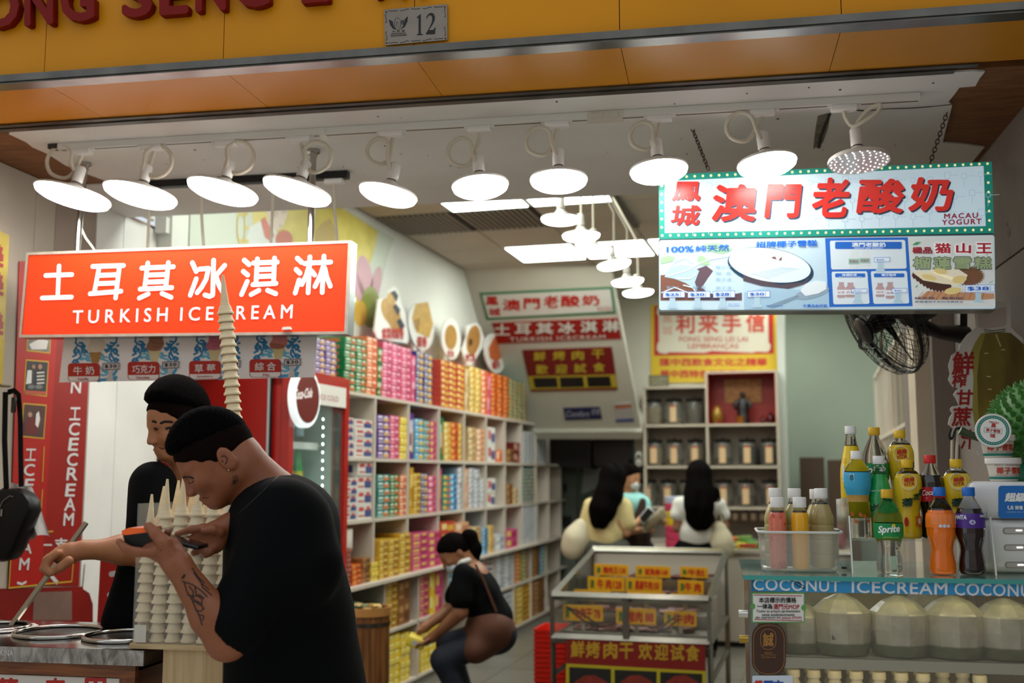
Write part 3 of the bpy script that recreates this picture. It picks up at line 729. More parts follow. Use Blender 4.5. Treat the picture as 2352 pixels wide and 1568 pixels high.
# ------------------------------------------------------------------ yogurt light box on chains
vy = 3.75
pc = FA.px(1895, 460, v=vy)
t = thing('yogurt_light_box', 'white light box sign with red brush characters and a green dotted border, on chains', 'sign', FA.m4(pc[0], vy, pc[2]))
b = Board(t)
OQ = [(1513, 401), (2278, 371), (2283, 535), (1514, 549)]
IQ = [(1527, 416), (2259, 381), (2264, 519), (1527, 535)]
m_teal = mk('#1f8f80', .4, emit=.22, ehex='#2aa090')
m_lw = mk('#cfe2ec', .20, emit=.32, ehex='#d2ecfb')
MB().prism(b.P(OQ), .004, .10).build('casing', mk('#2c2e2e', .4, .5), t)
MB().prism(b.P(OQ), 0, .004).build('border', m_teal, t)
b.poly('face', IQ, m_lw, 1)
lat = []
random.seed(5)
for i in range(19):
    for j in range(3):
        x = 1545 + i * 39 + (j % 2) * 18; y = 428 - (x - 1527) * .043 + j * 42 + random.uniform(-6, 6)
        if y > 512: continue
        s = random.uniform(9, 15)
        lat.append([(x, y), (x + s, y - .5), (x + s, y + s), (x, y + s), (x, y)])
        lat.append([(x + s, y + s * .5), (x + 30, y + s * .5 - 1)]); lat.append([(x + s * .5, y + s), (x + s * .5, y + 30)])
b.strokes('lattice_print', lat, 1.0, mk('#b4c6ce', .3, emit=.25, ehex='#bcd6e2'), 2)['kind'] = 'stuff'
m_dot = mk('#f1e9a8', .4, emit=.6)
dd = []
for k in range(41):
    s = k / 40
    dd.append(ell(1521 + s * (2268 - 1521), 408 - s * 32, 3.0, 3.0, 8)); dd.append(ell(1521 + s * (2273 - 1521), 541 - s * 13.5, 3.0, 3.0, 8))
for k in range(1, 7):
    s = k / 7
    dd.append(ell(1520, 408 + s * 133, 3, 3, 8)); dd.append(ell(2268.5 + s * 4.5, 376 + s * 152, 3, 3, 8))
b.polys('dot_print', dd, m_dot, 2)['kind'] = 'stuff'
m_rd = mk('#cf2f28', .3, emit=.28, ehex='#e04038'); m_nv = mk('#33455c', .35, emit=.10)
CH = [('澳', 1634, 423, 1737, 509), ('門', 1755, 423, 1842, 501), ('老', 1864, 408, 1952, 500), ('酸', 1966, 410, 2078, 491), ('奶', 2085, 407, 2190, 486), ('鳳', 1542, 417, 1609, 462), ('城', 1540, 471, 1610, 518)]
for ch, x0, y0, x1, y1 in CH:
    big = y1 - y0 > 60; o = 3.2 if big else 1.8
    b.text('character', ch, x0 + o, y0 + o, x1 + o, y1 + o, m_nv, 3, .032 if big else .022, .10)
    b.text('character', ch, x0, y0, x1, y1, m_rd, 4, .032 if big else .022, .10)
m_mr = mk('#a02038', .35, emit=.2)
b.text('lettering', 'MACAU', 0, 0, 0, 0, m_mr, 4, .03, 0, 1.25, quad=((2168, 491), (2246, 488), (2246, 501), (2168, 503)))
b.text('lettering', 'YOGURT', 0, 0, 0, 0, m_mr, 4, .03, 0, 1.25, quad=((2163, 505), (2254, 502), (2254, 515), (2163, 517)))
for (x0, y0), (x1, y1), lab in (((1590, 295), (1627, 389), 'left'), ((2176, 257), (2136, 376), 'right')):
    a = FA.px(x0, y0, z=ZS); e = FA.px(x1, y1, v=vy + .03)
    A, E_ = Vector(FA.w(*a)), Vector(FA.w(*e)); d = E_ - A; n = 13
    c = thing('hanging_chain', 'rusty link chain holding up the %s side of the yogurt sign' % lab, 'chain', Matrix.Translation(A), 'chains of the yogurt sign')
    mch = mk('#4a4038', .6, .7, dirt=(200, .55, '#2a2018'))
    ln = d.length / n
    lk = MB().tube([(.006 * math.cos(q), 0, .5 * ln + (.5 * ln + .003) * math.sin(q)) for q in [k * math.pi / 6 for k in range(12)]], .0017, 6, closed=True).mesh('link', mch)
    qz = d.to_track_quat('Z', 'Y').to_matrix().to_4x4()
    for k in range(n):
        o = link('link', lk, c); o.matrix_local = Matrix.Translation(d * (k / n)) @ qz @ Matrix.Rotation(R(90 * (k % 2) + 20), 4, 'Z')

# ------------------------------------------------------------------ picture menu light box
t = thing('picture_menu_box', 'blue and white light box menu of coconut, yogurt and durian pictures below the yogurt sign', 'menu board', FA.m4(*FA.px(1900, 628, v=vy)[:2], FA.px(1900, 628, v=vy)[2]))
b = Board(t)
MB().prism(b.P([(1512, 550), (2284, 537), (2289, 711), (1513, 716)]), .0, .09).build('casing', mk('#9aa2a4', .3, .8), t)
m_s1 = mk('#c6dfec', .25, emit=.25, ehex='#d0ebf8')
S1 = rrect(1514, 553, 2283, 710, 8)
b.poly('face', [(1518, 552), (2280, 540), (2284, 544), (2286, 706), (2282, 709), (1518, 712), (1514, 708), (1514, 556)], m_s1, 1)
E_ = lambda h, e=.42, r=.3: mk(h, r, emit=e * .5)
m_b1, m_b2 = E_('#2b6fcf'), E_('#1b56b0', .3)
br, br2, wht, lf, pale, navy = E_('#8a5f50', .3), E_('#6e5a66', .25), E_('#e6f2f8', .5), E_('#a8d2a4', .4), E_('#b8d6e6', .45), E_('#2a4e6a', .2)
# 1 coconut with splash
b.poly('coconut_print', [(1517, 632), (1540, 630), (1570, 645), (1600, 668), (1604, 690), (1517, 690)], br, 2)
b.poly('coconut_print', [(1590, 650), (1600, 618), (1622, 610), (1638, 622), (1625, 640), (1612, 660), (1625, 672), (1660, 680), (1704, 672), (1704, 690), (1604, 690)], br2, 2)
b.poly('splash_print', [(1526, 636), (1540, 615), (1565, 608), (1590, 612), (1606, 622), (1596, 648), (1602, 668), (1575, 650), (1548, 640)], pale, 3)
b.strokes('splash_print', [[(1530, 634), (1555, 628), (1580, 620), (1600, 608), (1630, 595), (1672, 588)], [(1540, 612), (1550, 600), (1575, 592), (1590, 602)], [(1555, 640), (1585, 640), (1598, 630)], [(1570, 655), (1590, 660), (1600, 672)], [(1520, 672), (1550, 660), (1590, 676)]], 2.6, wht, 4)
b.polys('leaf_print', [[(1614, 562), (1640, 557), (1668, 563), (1683, 573), (1660, 583), (1632, 578)], [(1517, 592), (1535, 587), (1551, 590), (1545, 600), (1517, 606)], [(1603, 590), (1612, 586), (1628, 598), (1630, 608), (1612, 609), (1603, 600)]], lf, 3)
b.text('lettering', '100%', 0, 0, 0, 0, m_b1, 5, .03, quad=((1531, 567), (1594, 564), (1594, 579), (1531, 580)))
b.text('lettering', '純天然', 0, 0, 0, 0, m_b1, 5, .02, quad=((1597, 564), (1675, 561), (1675, 577), (1597, 578)))
gy = E_('#8fb4cc', .35)
for s, y in (('椰子汁', 610), ('椰  青', 624), ('椰子凍', 638), ('椰子凍', 658)):
    b.text('lettering', s, 1644, y, 1680, y + 7, gy, 5)
b.text('lettering', '椰子汁', 1531, 657, 1560, 664, gy, 5); b.text('lettering', '椰 青', 1590, 657, 1622, 664, gy, 5)
b.text('lettering', '圖片只供參考', 1673, 697, 1698, 700, m_b1, 5); b.text('lettering', '所有產品均以實物為準', 1673, 701, 1698, 704, m_b1, 5)
def price(x0, y0, x1, y1, s, bar=True):
    b.poly('price_print', [(x0, y0), (x1, y0 - 1), (x1, y1 - 1), (x0, y1)], wht, 6)
    b.strokes('price_print', [[(x0, y0), (x1, y0 - 1), (x1, y1 - 1), (x0, y1), (x0, y0)]] + ([[(x1 - 10, y0 + 2), (x1 - 10, y1 - 3)]] if bar else []), .8, m_b1, 7)
    xm = (x0 + x1) / 2 - 3
    b.poly('price_print', [(xm - 7, y1), (xm + 6, y1), (xm + 6, y1 + 14), (xm + 11, y1 + 20), (xm + 11, y1 + 23), (xm - 12, y1 + 23), (xm - 12, y1 + 20), (xm - 7, y1 + 14)], pale, 6)
    b.text('lettering', s, x0 + 5, y0 + 3.5, x1 - 13, y1 - 3.5, m_b1, 8, .03)
price(1523, 670, 1573, 684, '$25'); price(1580, 670, 1631, 684, '$30'); price(1638, 669, 1688, 684, '$28')
# 2 coconut ice cream
b.poly('photo_print', [(1706, 551), (1895, 548), (1905, 708), (1709, 710)], E_('#c4dfee', .44), 2)
b.poly('coconut_print', ell(1770, 614, 100, 44, 40, rot=10), navy, 3)
b.poly('coconut_print', [(1707, 625), (1740, 640), (1790, 654), (1845, 648), (1862, 635), (1850, 652), (1810, 664), (1750, 657), (1707, 645)], E_('#5f5560', .2), 4)
b.poly('scoop_print', ell(1768, 609, 95, 38, 40, rot=9), E_('#dcecf5', .52), 5)
b.strokes('scoop_print', [[(1725 + i * 9, 628 - i * 2.0), (1770 + i * 9, 640 - i * 3.2)] for i in range(8)], 1.0, E_('#c0d8e6', .42), 6)
b.polys('scoop_print', [[(1772, 591), (1780, 589), (1784, 596), (1774, 594)], [(1790, 595), (1796, 589), (1795, 598), (1789, 599)]], E_('#8a5a50', .25), 6)
b.poly('photo_print', [(1709, 672), (1760, 660), (1830, 665), (1903, 660), (1905, 708), (1709, 710)], E_('#aacde4', .42), 4)
b.poly('spoon_print', ell(1865, 672, 40, 12, 22, rot=-14), E_('#9ab2c4', .38), 6)
b.poly('spoon_print', [(1760, 703), (1830, 678), (1836, 682), (1775, 707)], E_('#8aa6ba', .35), 6)
b.poly('scoop_print', [(1838, 668), (1850, 652), (1875, 645), (1896, 648), (1898, 664), (1880, 674), (1850, 680)], wht, 7)
b.text('lettering', '招牌椰子雪糕', 0, 0, 0, 0, m_b1, 7, .035, quad=((1736, 555), (1877, 551), (1877, 566), (1736, 569)))
b.text('lettering', '圖片只供參考', 1760, 701, 1798, 704.5, m_b1, 7); b.text('lettering', '外賣為紙杯裝', 1844, 699, 1900, 706, m_b1, 7, .02)
price(1717, 669, 1768, 683, '$30')
# 3 blue yogurt panel
b.poly('panel_print', [(1895, 547), (2085, 545), (2096, 703), (1903, 705)], m_b1, 3)
w1 = E_('#dbeaf2', .5)
b.poly('panel_print', [(1908, 553), (2076, 551), (2079, 554), (2082, 614), (2079, 617), (1912, 619), (1909, 616), (1906, 556)], w1, 4)
b.poly('panel_print', [(1912, 624), (1989, 623), (1992, 626), (1997, 695), (1994, 698), (1917, 699), (1914, 696), (1910, 627)], w1, 4)
b.poly('panel_print', [(2002, 623), (2080, 622), (2083, 625), (2088, 694), (2085, 697), (2009, 698), (2006, 695), (2000, 626)], w1, 4)
b.poly('panel_print', rrect(1918, 555.5, 2071, 572, 3), m_b1, 5)
b.poly('panel_print', rrect(1918, 628, 1987, 637, 2), m_b1, 5); b.poly('panel_print', rrect(2007, 628, 2077, 637, 2), m_b1, 5)
b.text('lettering', '澳門老酸奶', 1956, 557, 2034, 567.5, wht, 6, .03)
b.text('lettering', 'MACAU OLD YOGURT', 1962, 568.5, 2028, 571.5, wht, 6, .02)
b.text('lettering', '絲襪奶茶', 1934, 629, 1968, 634.5, wht, 6, .02); b.text('lettering', 'MILK TEA WITH SILK THREAD', 1926, 635, 1979, 636.6, wht, 6)
b.text('lettering', '樽仔咖啡', 2024, 629, 2058, 634.5, wht, 6, .02); b.text('lettering', 'Cup of coffee', 2029, 635, 2052, 636.6, wht, 6)
def bot(x, y, w, h, body, lab, txt):
    b.poly('bottle_print', [(x - w * .32, y), (x + w * .32, y), (x + w * .3, y + h * .2), (x + w * .5, y + h * .35), (x + w * .5, y + h * .93), (x + w * .4, y + h), (x - w * .4, y + h), (x - w * .5, y + h * .93), (x - w * .5, y + h * .35), (x - w * .3, y + h * .2)], body, 5)
    b.poly('bottle_print', rect(x - w * .5, y + h * .5, x + w * .5, y + h * .82), lab, 6)
    b.text('lettering', txt, x - w * .42, y + h * .58, x + w * .42, y + h * .74, E_('#b04060', .3), 7)
mlk, lbl, bev = E_('#dfe9ec', .45), E_('#9fc8bc', .4), E_('#c3a4a8', .38)
bot(1961, 575, 25, 39, mlk, lbl, '老酸奶'); bot(1986, 575, 23, 36, mlk, lbl, '老酸奶')
bot(1932, 648, 19, 36, bev, wht, '奶茶'); bot(1953, 649, 22, 34, bev, wht, '奶茶'); bot(2021, 650, 20, 32, bev, wht, '咖啡'); bot(2044, 648, 20, 38, bev, wht, '咖啡')
price(2007, 592, 2043, 602, '$25', False); price(1955, 664, 1991, 673, '$20', False); price(2048, 663, 2083, 673, '$20', False)
# 4 durian panel
b.poly('panel_print', [(2085, 545), (2281, 542), (2286, 700), (2282, 706), (2096, 707)], E_('#dfe6e6', .44), 3)
tan = E_('#c9a37c', .35)
b.poly('mat_print', [(2105, 688), (2130, 668), (2289 - 6, 674), (2284, 686), (2240, 690)], E_('#cf9c78', .35), 4)
b.strokes('mat_print', [[(2120 + k * 14, 670), (2105 + k * 15, 687)] for k in range(11)], .9, E_('#9c5f40', .25), 5)
spk = []
for k in range(60):
    a = 2 * math.pi * k / 60; r = 1.0 if k % 2 else .82
    spk.append((2225 + 38 * r * math.cos(a), 634 + 24 * r * math.sin(a)))
b.poly('durian_print', spk, E_('#8a6248', .25), 4)
sp2 = [(2096, 630), (2108, 640), (2125, 652), (2150, 660), (2185, 656)]
lo = []
for k in range(24):
    s = k / 23; lo.append((2094 + s * 90, 634 + 34 * math.sin(s * 2.2) + (3.5 if k % 2 else -1)))
b.poly('durian_print', [(2185, 655), (2150, 640), (2115, 626), (2096, 626)] + lo, E_('#5a3a34', .2), 5)
b.poly('durian_print', [(2097, 627), (2110, 622), (2145, 625), (2180, 634), (2214, 648), (2200, 655), (2165, 652), (2120, 644)], E_('#efe6c8', .45), 6)
b.poly('durian_print', [(2130, 622), (2165, 614), (2200, 618), (2222, 632), (2212, 652), (2190, 646), (2160, 634)], E_('#f0ead4', .45), 6)
b.polys('durian_print', [ell(2133, 637, 18, 6, 14, rot=12), ell(2203, 642, 17, 9, 14, rot=-10), ell(2160, 623, 16, 7, 12, rot=10), ell(2188, 668, 20, 8, 14, rot=-8)], E_('#e8d490', .42), 7)
b.polys('leaf_print', [[(2094, 563), (2104, 556), (2116, 556), (2106, 563)], [(2260, 583), (2270, 581), (2268, 586)], [(2101, 660), (2108, 653), (2106, 660)], [(2270, 650), (2284, 644), (2274, 650)]], E_('#4aa878', .3), 5)
dr, drs = E_('#c43440', .28), E_('#f4f8fa', .5)
b.text('lettering', '極品', 2096, 568.5, 2141, 583, E_('#2d4650', .15), 6, .03); b.text('lettering', '極品', 2094.5, 567, 2140, 582, dr, 7, .02)
for ch, x0, x1 in (('猫', 2146, 2184), ('山', 2195, 2230), ('王', 2241, 2278)):
    b.text('lettering', ch, x0 - 1.5, 557, x1 + 1.5, 584, drs, 6, .07); b.text('lettering', ch, x0, 558.5, x1, 582.5, dr, 7, .035)
for k, ch in enumerate('榴蓮雪糕'):
    x0 = 2096 + k * 46.5
    b.text('lettering', ch, x0 - 1, 589, x0 + 43, 620, E_('#3c5050', .12), 6, .06); b.text('lettering', ch, x0 + .5, 590.5, x0 + 41.5, 618.5, E_('#a9bd92', .32), 7, .03)
b.text('lettering', '純天然，無添加!', 2100, 682, 2212, 688, E_('#3a4a78', .2), 7, .015); b.text('lettering', '鮮榴蓮與牛奶的完美結合', 2101, 691, 2212, 695.5, E_('#3a4a78', .2), 7, .01)
price(2216, 655, 2284, 672, '$38')
# ------------------------------------------------------------------ left wall banners
def wall_m4(fr, u, v, z, side):
    """local x runs along the wall to the right as seen from the room, y into the wall"""
    ex, ey = (fr.e2, -fr.e1) if side == 'L' else (-fr.e2, fr.e1)
    m = Matrix.Identity(4)
    for i, e in enumerate((ex, ey, fr.ez)):
        for k in range(3): m[k][i] = e[k]
    m.translation = fr.w(u, v, z)
    return m
m_bn1, m_bn2 = mk('#b3130a', .42, noise=(4, .12), bump=(8, .25)), mk('#96100a', .42, noise=(4, .15), bump=(8, .3))  # second red is darker: shade of the turned-away face put into colour
m_bw, m_by = mk('#d8d2d0', .5, noise=(40, .15)), mk('#c8a02c', .5)
UB = -2.7395
def banner(name, label, quad, mat, dz=0.0):
    c = [sum(q[i] for q in quad) / 4 for i in (0, 1)]
    p = FA.px(*c, u=UB + dz)
    t = thing(name, label, 'banner', wall_m4(FA, UB + dz, p[1], p[2], 'L'))
    b = Board(t); b.y = 0
    MB().prism(b.P(quad), -.003, .0).build('sheet', mat, t)
    b.y = -.0032
    return t, b
t, b = banner('photo_banner', 'bright red wall banner with framed photos, left of the stall', [(43, 600), (141, 600), (93, 1340), (20, 1350)], m_bn1, .003)
phs = [((62, 775), (117, 775), (115, 812), (60, 806)), ((59, 825), (112, 829), (107, 911), (54, 904)), ((53, 925), (107, 929), (101, 1008), (48, 1003))]
for k, q in enumerate(phs):
    b.poly('photo_frame', list(q), m_by, 1)
    qi = [(q[0][0] + 2.2, q[0][1] + 3), (q[1][0] - 2.2, q[1][1] + 3), (q[2][0] - 2.2, q[2][1] - 3), (q[3][0] + 2.2, q[3][1] - 3)]
    b.poly('photo', qi, mk(('#8a8078', '#3c3438', '#5c3a36')[k], .4, noise=(30, .4)), 2)
    if k == 1:
        b.polys('photo_figures', [[(80, 850), (98, 848), (103, 885), (80, 888)]], mk('#2c2c34', .5), 3)
        b.strokes('photo_figures', [[(84, y), (100, y - 1)] for y in (856, 864, 872, 880)], 3, mk('#cfc8c0', .5), 4)
        b.polys('photo_figures', [ell(91, 842, 5, 6, 10), ell(76, 842, 4, 5, 10)], mk('#a87c60', .5), 4)
        b.poly('photo_figures', [(62, 850), (72, 850), (71, 880), (58, 882)], mk('#d8d6d2', .5), 4)
        b.polys('photo_figures', [ell(70, 888, 9, 5, 12), ell(88, 888, 9, 5, 12)], mk('#70706e', .4), 5)
        b.poly('photo_figures', [(56, 896), (105, 899), (105, 907), (55, 903)], mk('#b8503c', .5), 4)
    if k == 2:
        b.poly('photo_figures', [(56, 970), (70, 958), (84, 962), (84, 998), (56, 996)], mk('#6a1c1c', .5), 3)
        b.polys('photo_figures', [ell(68, 952, 5, 6, 10)], mk('#b08a70', .5), 4)
        b.poly('photo_figures', [(82, 950), (88, 944), (91, 962), (86, 982), (80, 975)], mk('#e0d8d4', .5), 4)
    if k == 0: b.poly('photo_figures', [(66, 790), (90, 778), (110, 782), (106, 802), (72, 802)], mk('#d6d0ca', .5), 3)
for ch, x, y in (('工', 69, 1044), ('C', 67, 1079), ('E', 66, 1113), ('C', 64, 1150), ('R', 62, 1186), ('E', 60, 1222), ('A', 59, 1257), ('M', 55, 1295)):
    b.text('lettering', ch, x - 13, y - 14, x + 13, y + 14, m_bw, 2, .02, .12)
b.strokes('lettering', [[(40, 1338), (50, 1341), (59, 1336)]], 5, m_bw, 2)
b.strokes('border_print', [[(24, 1285), (20, 1350), (88, 1343)], [(101, 1026), (97, 1105)], [(97, 1125), (92, 1195)]], 3.0, m_by, 2)['kind'] = 'stuff'
t, b = banner('icecream_banner', 'dark red wall banner with ICECREAM running down, beside the white wall strip', [(140, 600), (214, 600), (180, 1345), (92, 1343)], m_bn2)
for ch, x, y in (('N', 174, 888), ('工', 171, 950), ('C', 170, 985), ('E', 168, 1020), ('C', 166, 1055), ('R', 164, 1088), ('E', 161, 1125), ('A', 159, 1158), ('M', 157, 1192)):
    b.text('lettering', ch, x - 13, y - 15, x + 13, y + 15, m_bw, 2, .02, .1)
b.text('lettering', '一', 91, 1249, 119, 1253, m_bw, 2, .03); b.text('lettering', '支', 124, 1235, 156, 1262, m_bw, 2, .03)
b.strokes('lettering', [[(108, 1277), (105, 1292)], [(117, 1322), (130, 1337)]], 9, m_bw, 2)
b.strokes('border_print', [[(168, 1290), (164, 1335), (98, 1341)], [(104, 1221), (121, 1220)]], 3.0, m_by, 2)['kind'] = 'stuff'
t, b = banner('lower_red_panel', 'torn red panel low on the left wall behind the ice cream cart', [(-30, 1352), (212, 1346), (212, 1440), (-30, 1436)], mk('#85100a', .4, noise=(6, .3), dirt=(20, .7, '#3c0806')), .001)
b.poly('bare_patch', [(78, 1360), (165, 1357), (165, 1424), (75, 1424)], mk('#7d5f54', .6, noise=(8, .25)), 1)
b.poly('white_patch', [(196, 1290), (230, 1290), (226, 1355), (212, 1386), (205, 1362), (190, 1352)], m_white, 2)
t, b = banner('yellow_banner', 'yellow plastic banner with red characters at the left edge', [(-60, 500), (20, 541), (4, 890), (-60, 890)], mk('#c9ac22', .28, noise=(14, .2), bump=(16, .8)), .010)
mr = mk('#9c1c14', .4)
for y in (585, 650, 740): b.text('lettering', '美', -28, y - 26, 8, y + 30, mr, 2, .05)
# red sign standing behind the cart
pc = FA.px(262, 1360, v=4.05)
t = thing('standing_red_sign', 'narrow red upright sign with white characters behind the cart', 'sign', FA.m4(pc[0], 4.05, 0))
b = Board(t)
MB().box(-.01, .01, .005, .015, 0, .8).build('stake', m_dark, t)
MB().prism(b.P([(232, 1255), (300, 1255), (285, 1640), (212, 1640)]), 0, .02).build('panel', mk('#b3150c', .4), t)
b.strokes('character', [[(282, 1300), (270, 1358)], [(256, 1318), (296, 1312)], [(252, 1366), (290, 1360)]], 11, m_bw, 2)
b.strokes('character', [[(250, 1405), (288, 1396)], [(262, 1402), (258, 1450)], [(262, 1425), (286, 1422)]], 11, m_bw, 2)

# ------------------------------------------------------------------ bag and towel hanging at the left
vb = FA.px(30, 1150, u=-2.64)[1]
o = FA.px(30, 1150, v=vb)
t = thing('crossbody_bag', 'black crossbody bag hanging by its strap at the left edge', 'bag', FA.m4(o[0], vb, o[2]))
b = Board(t)
m_ring0 = mk('#8a8884', .3, 1.0)
m_lea = mk('#060607', .42, bump=(60, .15), spec=.3); m_str = mk('#060607', .7, spec=.2)
pl = b.P([(-30, 1120), (-8, 1128), (10, 1122), (40, 1120), (62, 1130), (76, 1150), (78, 1172), (60, 1215), (42, 1262), (28, 1284), (5, 1290), (-30, 1288)])
rings = []
cxm, czm = sum(p[0] for p in pl) / 12, sum(p[1] for p in pl) / 12
for yy, s in ((.062, .80), (.055, .95), (.03, 1.0), (.0, 1.0), (-.02, .95), (-.028, .78)):
    rings.append([(cxm + (x - cxm) * s, yy, czm + (z - czm) * s) for x, z in pl])
MB().loft(rings[::-1]).build('body', m_lea, t)
q = b.P([(2, 1132), (16, 1120), (12, 1010), (14, 900), (28, 896), (38, 905), (42, 960), (44, 1118)])
MB().tube([(x, -.004, z) for x, z in catm([(*p, 0) for p in q][:4], 1) and q[:4]], .012, 8, flat=.25, up=(0, 1, 0)).build('strap', m_str, t)
MB().tube([(x, .012, z) for x, z in q[3:]], .011, 8, flat=.3, up=(0, 1, 0)).build('strap', m_str, t)
qq = b.p(34, 930); MB().rbox(qq[0] - .010, qq[0] + .010, -.012, -.002, qq[1] - .03, qq[1] + .03, .004).build('buckle', mk('#151517', .25), t)
qq = b.p(22, 893); MB().tube([(qq[0], .004, qq[1] + .01), (qq[0] - .03, .004, qq[1] + .012), (qq[0] - .09, .004, qq[1] + .03)], .006, 6).build('hook', m_ring0, t)
zz = b.P([(0, 1200), (8, 1172), (18, 1150), (34, 1138), (42, 1140)])
zp = MB().tube([(x, -.031, z) for x, z in zz], .0016, 5).build('zip', mk('#9a9a9a', .3, 1.0), t)
qq = b.p(16, 1176); MB().box(qq[0] - .003, qq[0] + .003, -.034, -.030, qq[1] - .014, qq[1] + .012).build('zip_pull', mk('#a8a8a8', .3, 1.0), zp)
o = FA.px(70, 1180, v=vb + .075)
t = thing('towel', 'small white towel hanging behind the black bag', 'towel', FA.m4(o[0], vb + .075, o[2]))
b = Board(t)
mb = MB(); nx, nz = 14, 12
tl, tr, br_, bl = [np.array(b.p(*p)) for p in ((22, 1108), (74, 1118), (110, 1236), (45, 1232))]
for j in range(nz + 1):
    for i in range(nx + 1):
        s, q = i / nx, j / nz
        p = (1 - q) * ((1 - s) * tl + s * tr) + q * ((1 - s) * bl + s * br_)
        mb.v.append(Vector((p[0], .012 * math.sin(s * 13 + q * 2) * (.4 + q) + .004 * math.sin(q * 9 + s * 5), p[1] - .012 * math.sin(s * 6) * q)))
for j in range(nz):
    for i in range(nx):
        a = j * (nx + 1) + i; mb.f.append([a, a + 1, a + nx + 2, a + nx + 1]); mb.mi.append(0); mb.sm.append(True)
mb.build('cloth', mk('#cfccc6', .95, bump=(300, .5)), t)

# ------------------------------------------------------------------ ice cream cart
vc0 = 2.78
pr = FA.px(331, 1494, v=vc0); zt = pr[2]
ur = pr[0]
t = thing('ice_cream_cart', 'steel topped wooden ice cream cart with round tubs at the left', 'cart', FA.m4(ur, vc0, 0))
m_top = mk('#a8a6a2', .14, 1.0, noise=(9, .2)); m_sk = mk('#b0aaa4', .30, 1.0, wave=(22, 1, 9, 2.0, '#6c645e'))
dpt = FA.px(200, 1428, z=zt)[1] - vc0
MB().box(-1.1, 0, 0, dpt, zt - .004, zt).build('worktop', m_top, t)
MB().box(-1.1, 0, -.002, .004, zt - .040, zt).box(-.004, .0005, 0, dpt, zt - .040, zt - .001).build('skirt', m_sk, t)
MB().box(-1.1, -.035, .03, dpt - .02, .05, zt - .06).build('body', mk('#7a4520', .45, wave=(2, 2, 16, 3, '#532b10')), t)
MB().box(-1.1, -.03, .012, .03, zt - .075, zt - .042).build('rail', mk('#8a4f24', .4, wave=(2, 2, 30, 3, '#5e3214')), t)
MB().box(-.075, -.03, .012, .03, .05, zt - .075).build('stile', mk('#7d441c', .4, wave=(30, 2, 2, 3, '#552c10')), t)
MB().box(-1.1, -.078, .018, .03, .10, zt - .078).build('front_panel', mk('#cfc6bc', .4), t)
b = Board(t, .018)
for ch, x0, x1 in (('蘭', -10, 42), ('克', 105, 150), ('巴', 195, 250)):
    b.text('character', ch, x0, 1556, x1, 1612, mk('#b01a14', .4), 1, .03)
b = Board(t, -.0022)
b.text('embossed_lettering', 'MAKINA', 0, 0, 0, 0, mk('#d8d4ce', .2, 1.0), 1, .0, quad=((-18, 1491), (31, 1493), (31, 1506), (-18, 1504)))
m_ring = mk('#c8c4bc', .15, 1.0)
for k, (x, y, rp) in enumerate(((-12, 1439, 65), (135, 1450, 84), (292, 1459, 84))):
    c = FA.px(x, y, z=zt + .006); rr = rp * Vector(FA.w(*c)).length / FPX * .99
    lx, ly = c[0] - ur, c[1] - vc0
    M = Matrix.Translation((lx, ly, zt + .005))
    MB().tube([(lx + rr * math.cos(a), ly + rr * math.sin(a), zt + .006) for a in [2 * math.pi * i / 40 for i in range(40)]], .0065, 8, closed=True).build('tub_rim', m_ring, t)
    MB().lathe([(rr - .004, .002), (rr - .006, .0035)], 36, M=Matrix.Translation((lx, ly, zt - .002))).build('tub_shade_disc', mk('#1a1614', .35), t)  # flat dark disc painted for the shaded depth inside the rim
    if k == 0:
        mb = MB()
        for i in range(26):
            a = R(-75 + i * 5.2); mb.ball((lx + (rr + .012) * math.cos(a), ly + (rr + .012) * math.sin(a), zt + .003), .012 + .004 * math.sin(i * 2.1), .008, .004, n=7, m=4)
        mb.build('spilled_ice_cream', mk('#d8d2ca', .5), t)['kind'] = 'stuff'
MB().rbox(-1.1, -.86, dpt - .08, dpt - .01, zt, zt + .03, .006).build('lid', m_ring, t)
# long steel paddle
pa, pb = FA.px(198, 1200, v=3.32), FA.px(25, 1438, v=3.16)
t = tag(MB().tube([Vector(FA.w(*pb)) + Vector((0, 0, .0)), Vector(FA.w(*pa))], .0115, 4, flat=.8).build('ice_cream_paddle', mk('#b0a896', .22, 1.0)), 'long flat steel ice cream paddle held in the seller\'s hand', 'paddle')

# ------------------------------------------------------------------ wooden post, clear box and wafer cones
m_pine = mk('#cdb284', .5, wave=(26, 26, 1.2, 2.2, '#b8976a'))
m_pine2 = mk('#d2b98c', .5, wave=(1.2, 26, 26, 2.2, '#bf9f72'))
vw = 2.80
zb = zt + .002
uw0, uw1 = FA.px(299, 1478, v=vw)[0], FA.px(508, 1485, v=vw)[0]
t = thing('wooden_stand', 'pale pine post that carries the box of wafer cones', 'stand', FA.m4(uw1, vw, 0))
MB().box(FA.px(371, 1500, v=vw)[0] - uw1, 0, .01, .20, 0, zb).build('post', m_pine, t)
t = thing('cone_box', 'clear box of wafer cones on a pine board', 'display box', FA.m4(uw0, vw, zb))
W = uw1 - uw0; Hb = FA.px(530, 1157, v=vw)[2] - zb
MB().box(0, W + .01, -.004, .20, 0, .013).build('base_board', m_pine2, t)
m_ac = pane('#e6ece8', .04)
g = MB()
for bx in ((.004, W + .005, .002, .005, .0135, Hb), (.004, .007, .005, .19, .0135, Hb), (W + .002, W + .005, .005, .19, .0135, Hb), (.004, W + .005, .19, .193, .0135, Hb)):
    MB().box(*bx).build('clear_pane', m_ac, t)
MB().box(.010, .045, .0005, .0015, .016, .062).build('sticker', mk('#cfc8ba', .4), t)
prof = [(.0001, .108), (.0030, .108), (.0036, .104)]
for k in range(22):
    s = k / 21; z = .102 - s * .074; r = .0036 + s * .0080
    prof += [(r, z), (r + .0007, z - .0012), (r + .0002, z - .0024)]
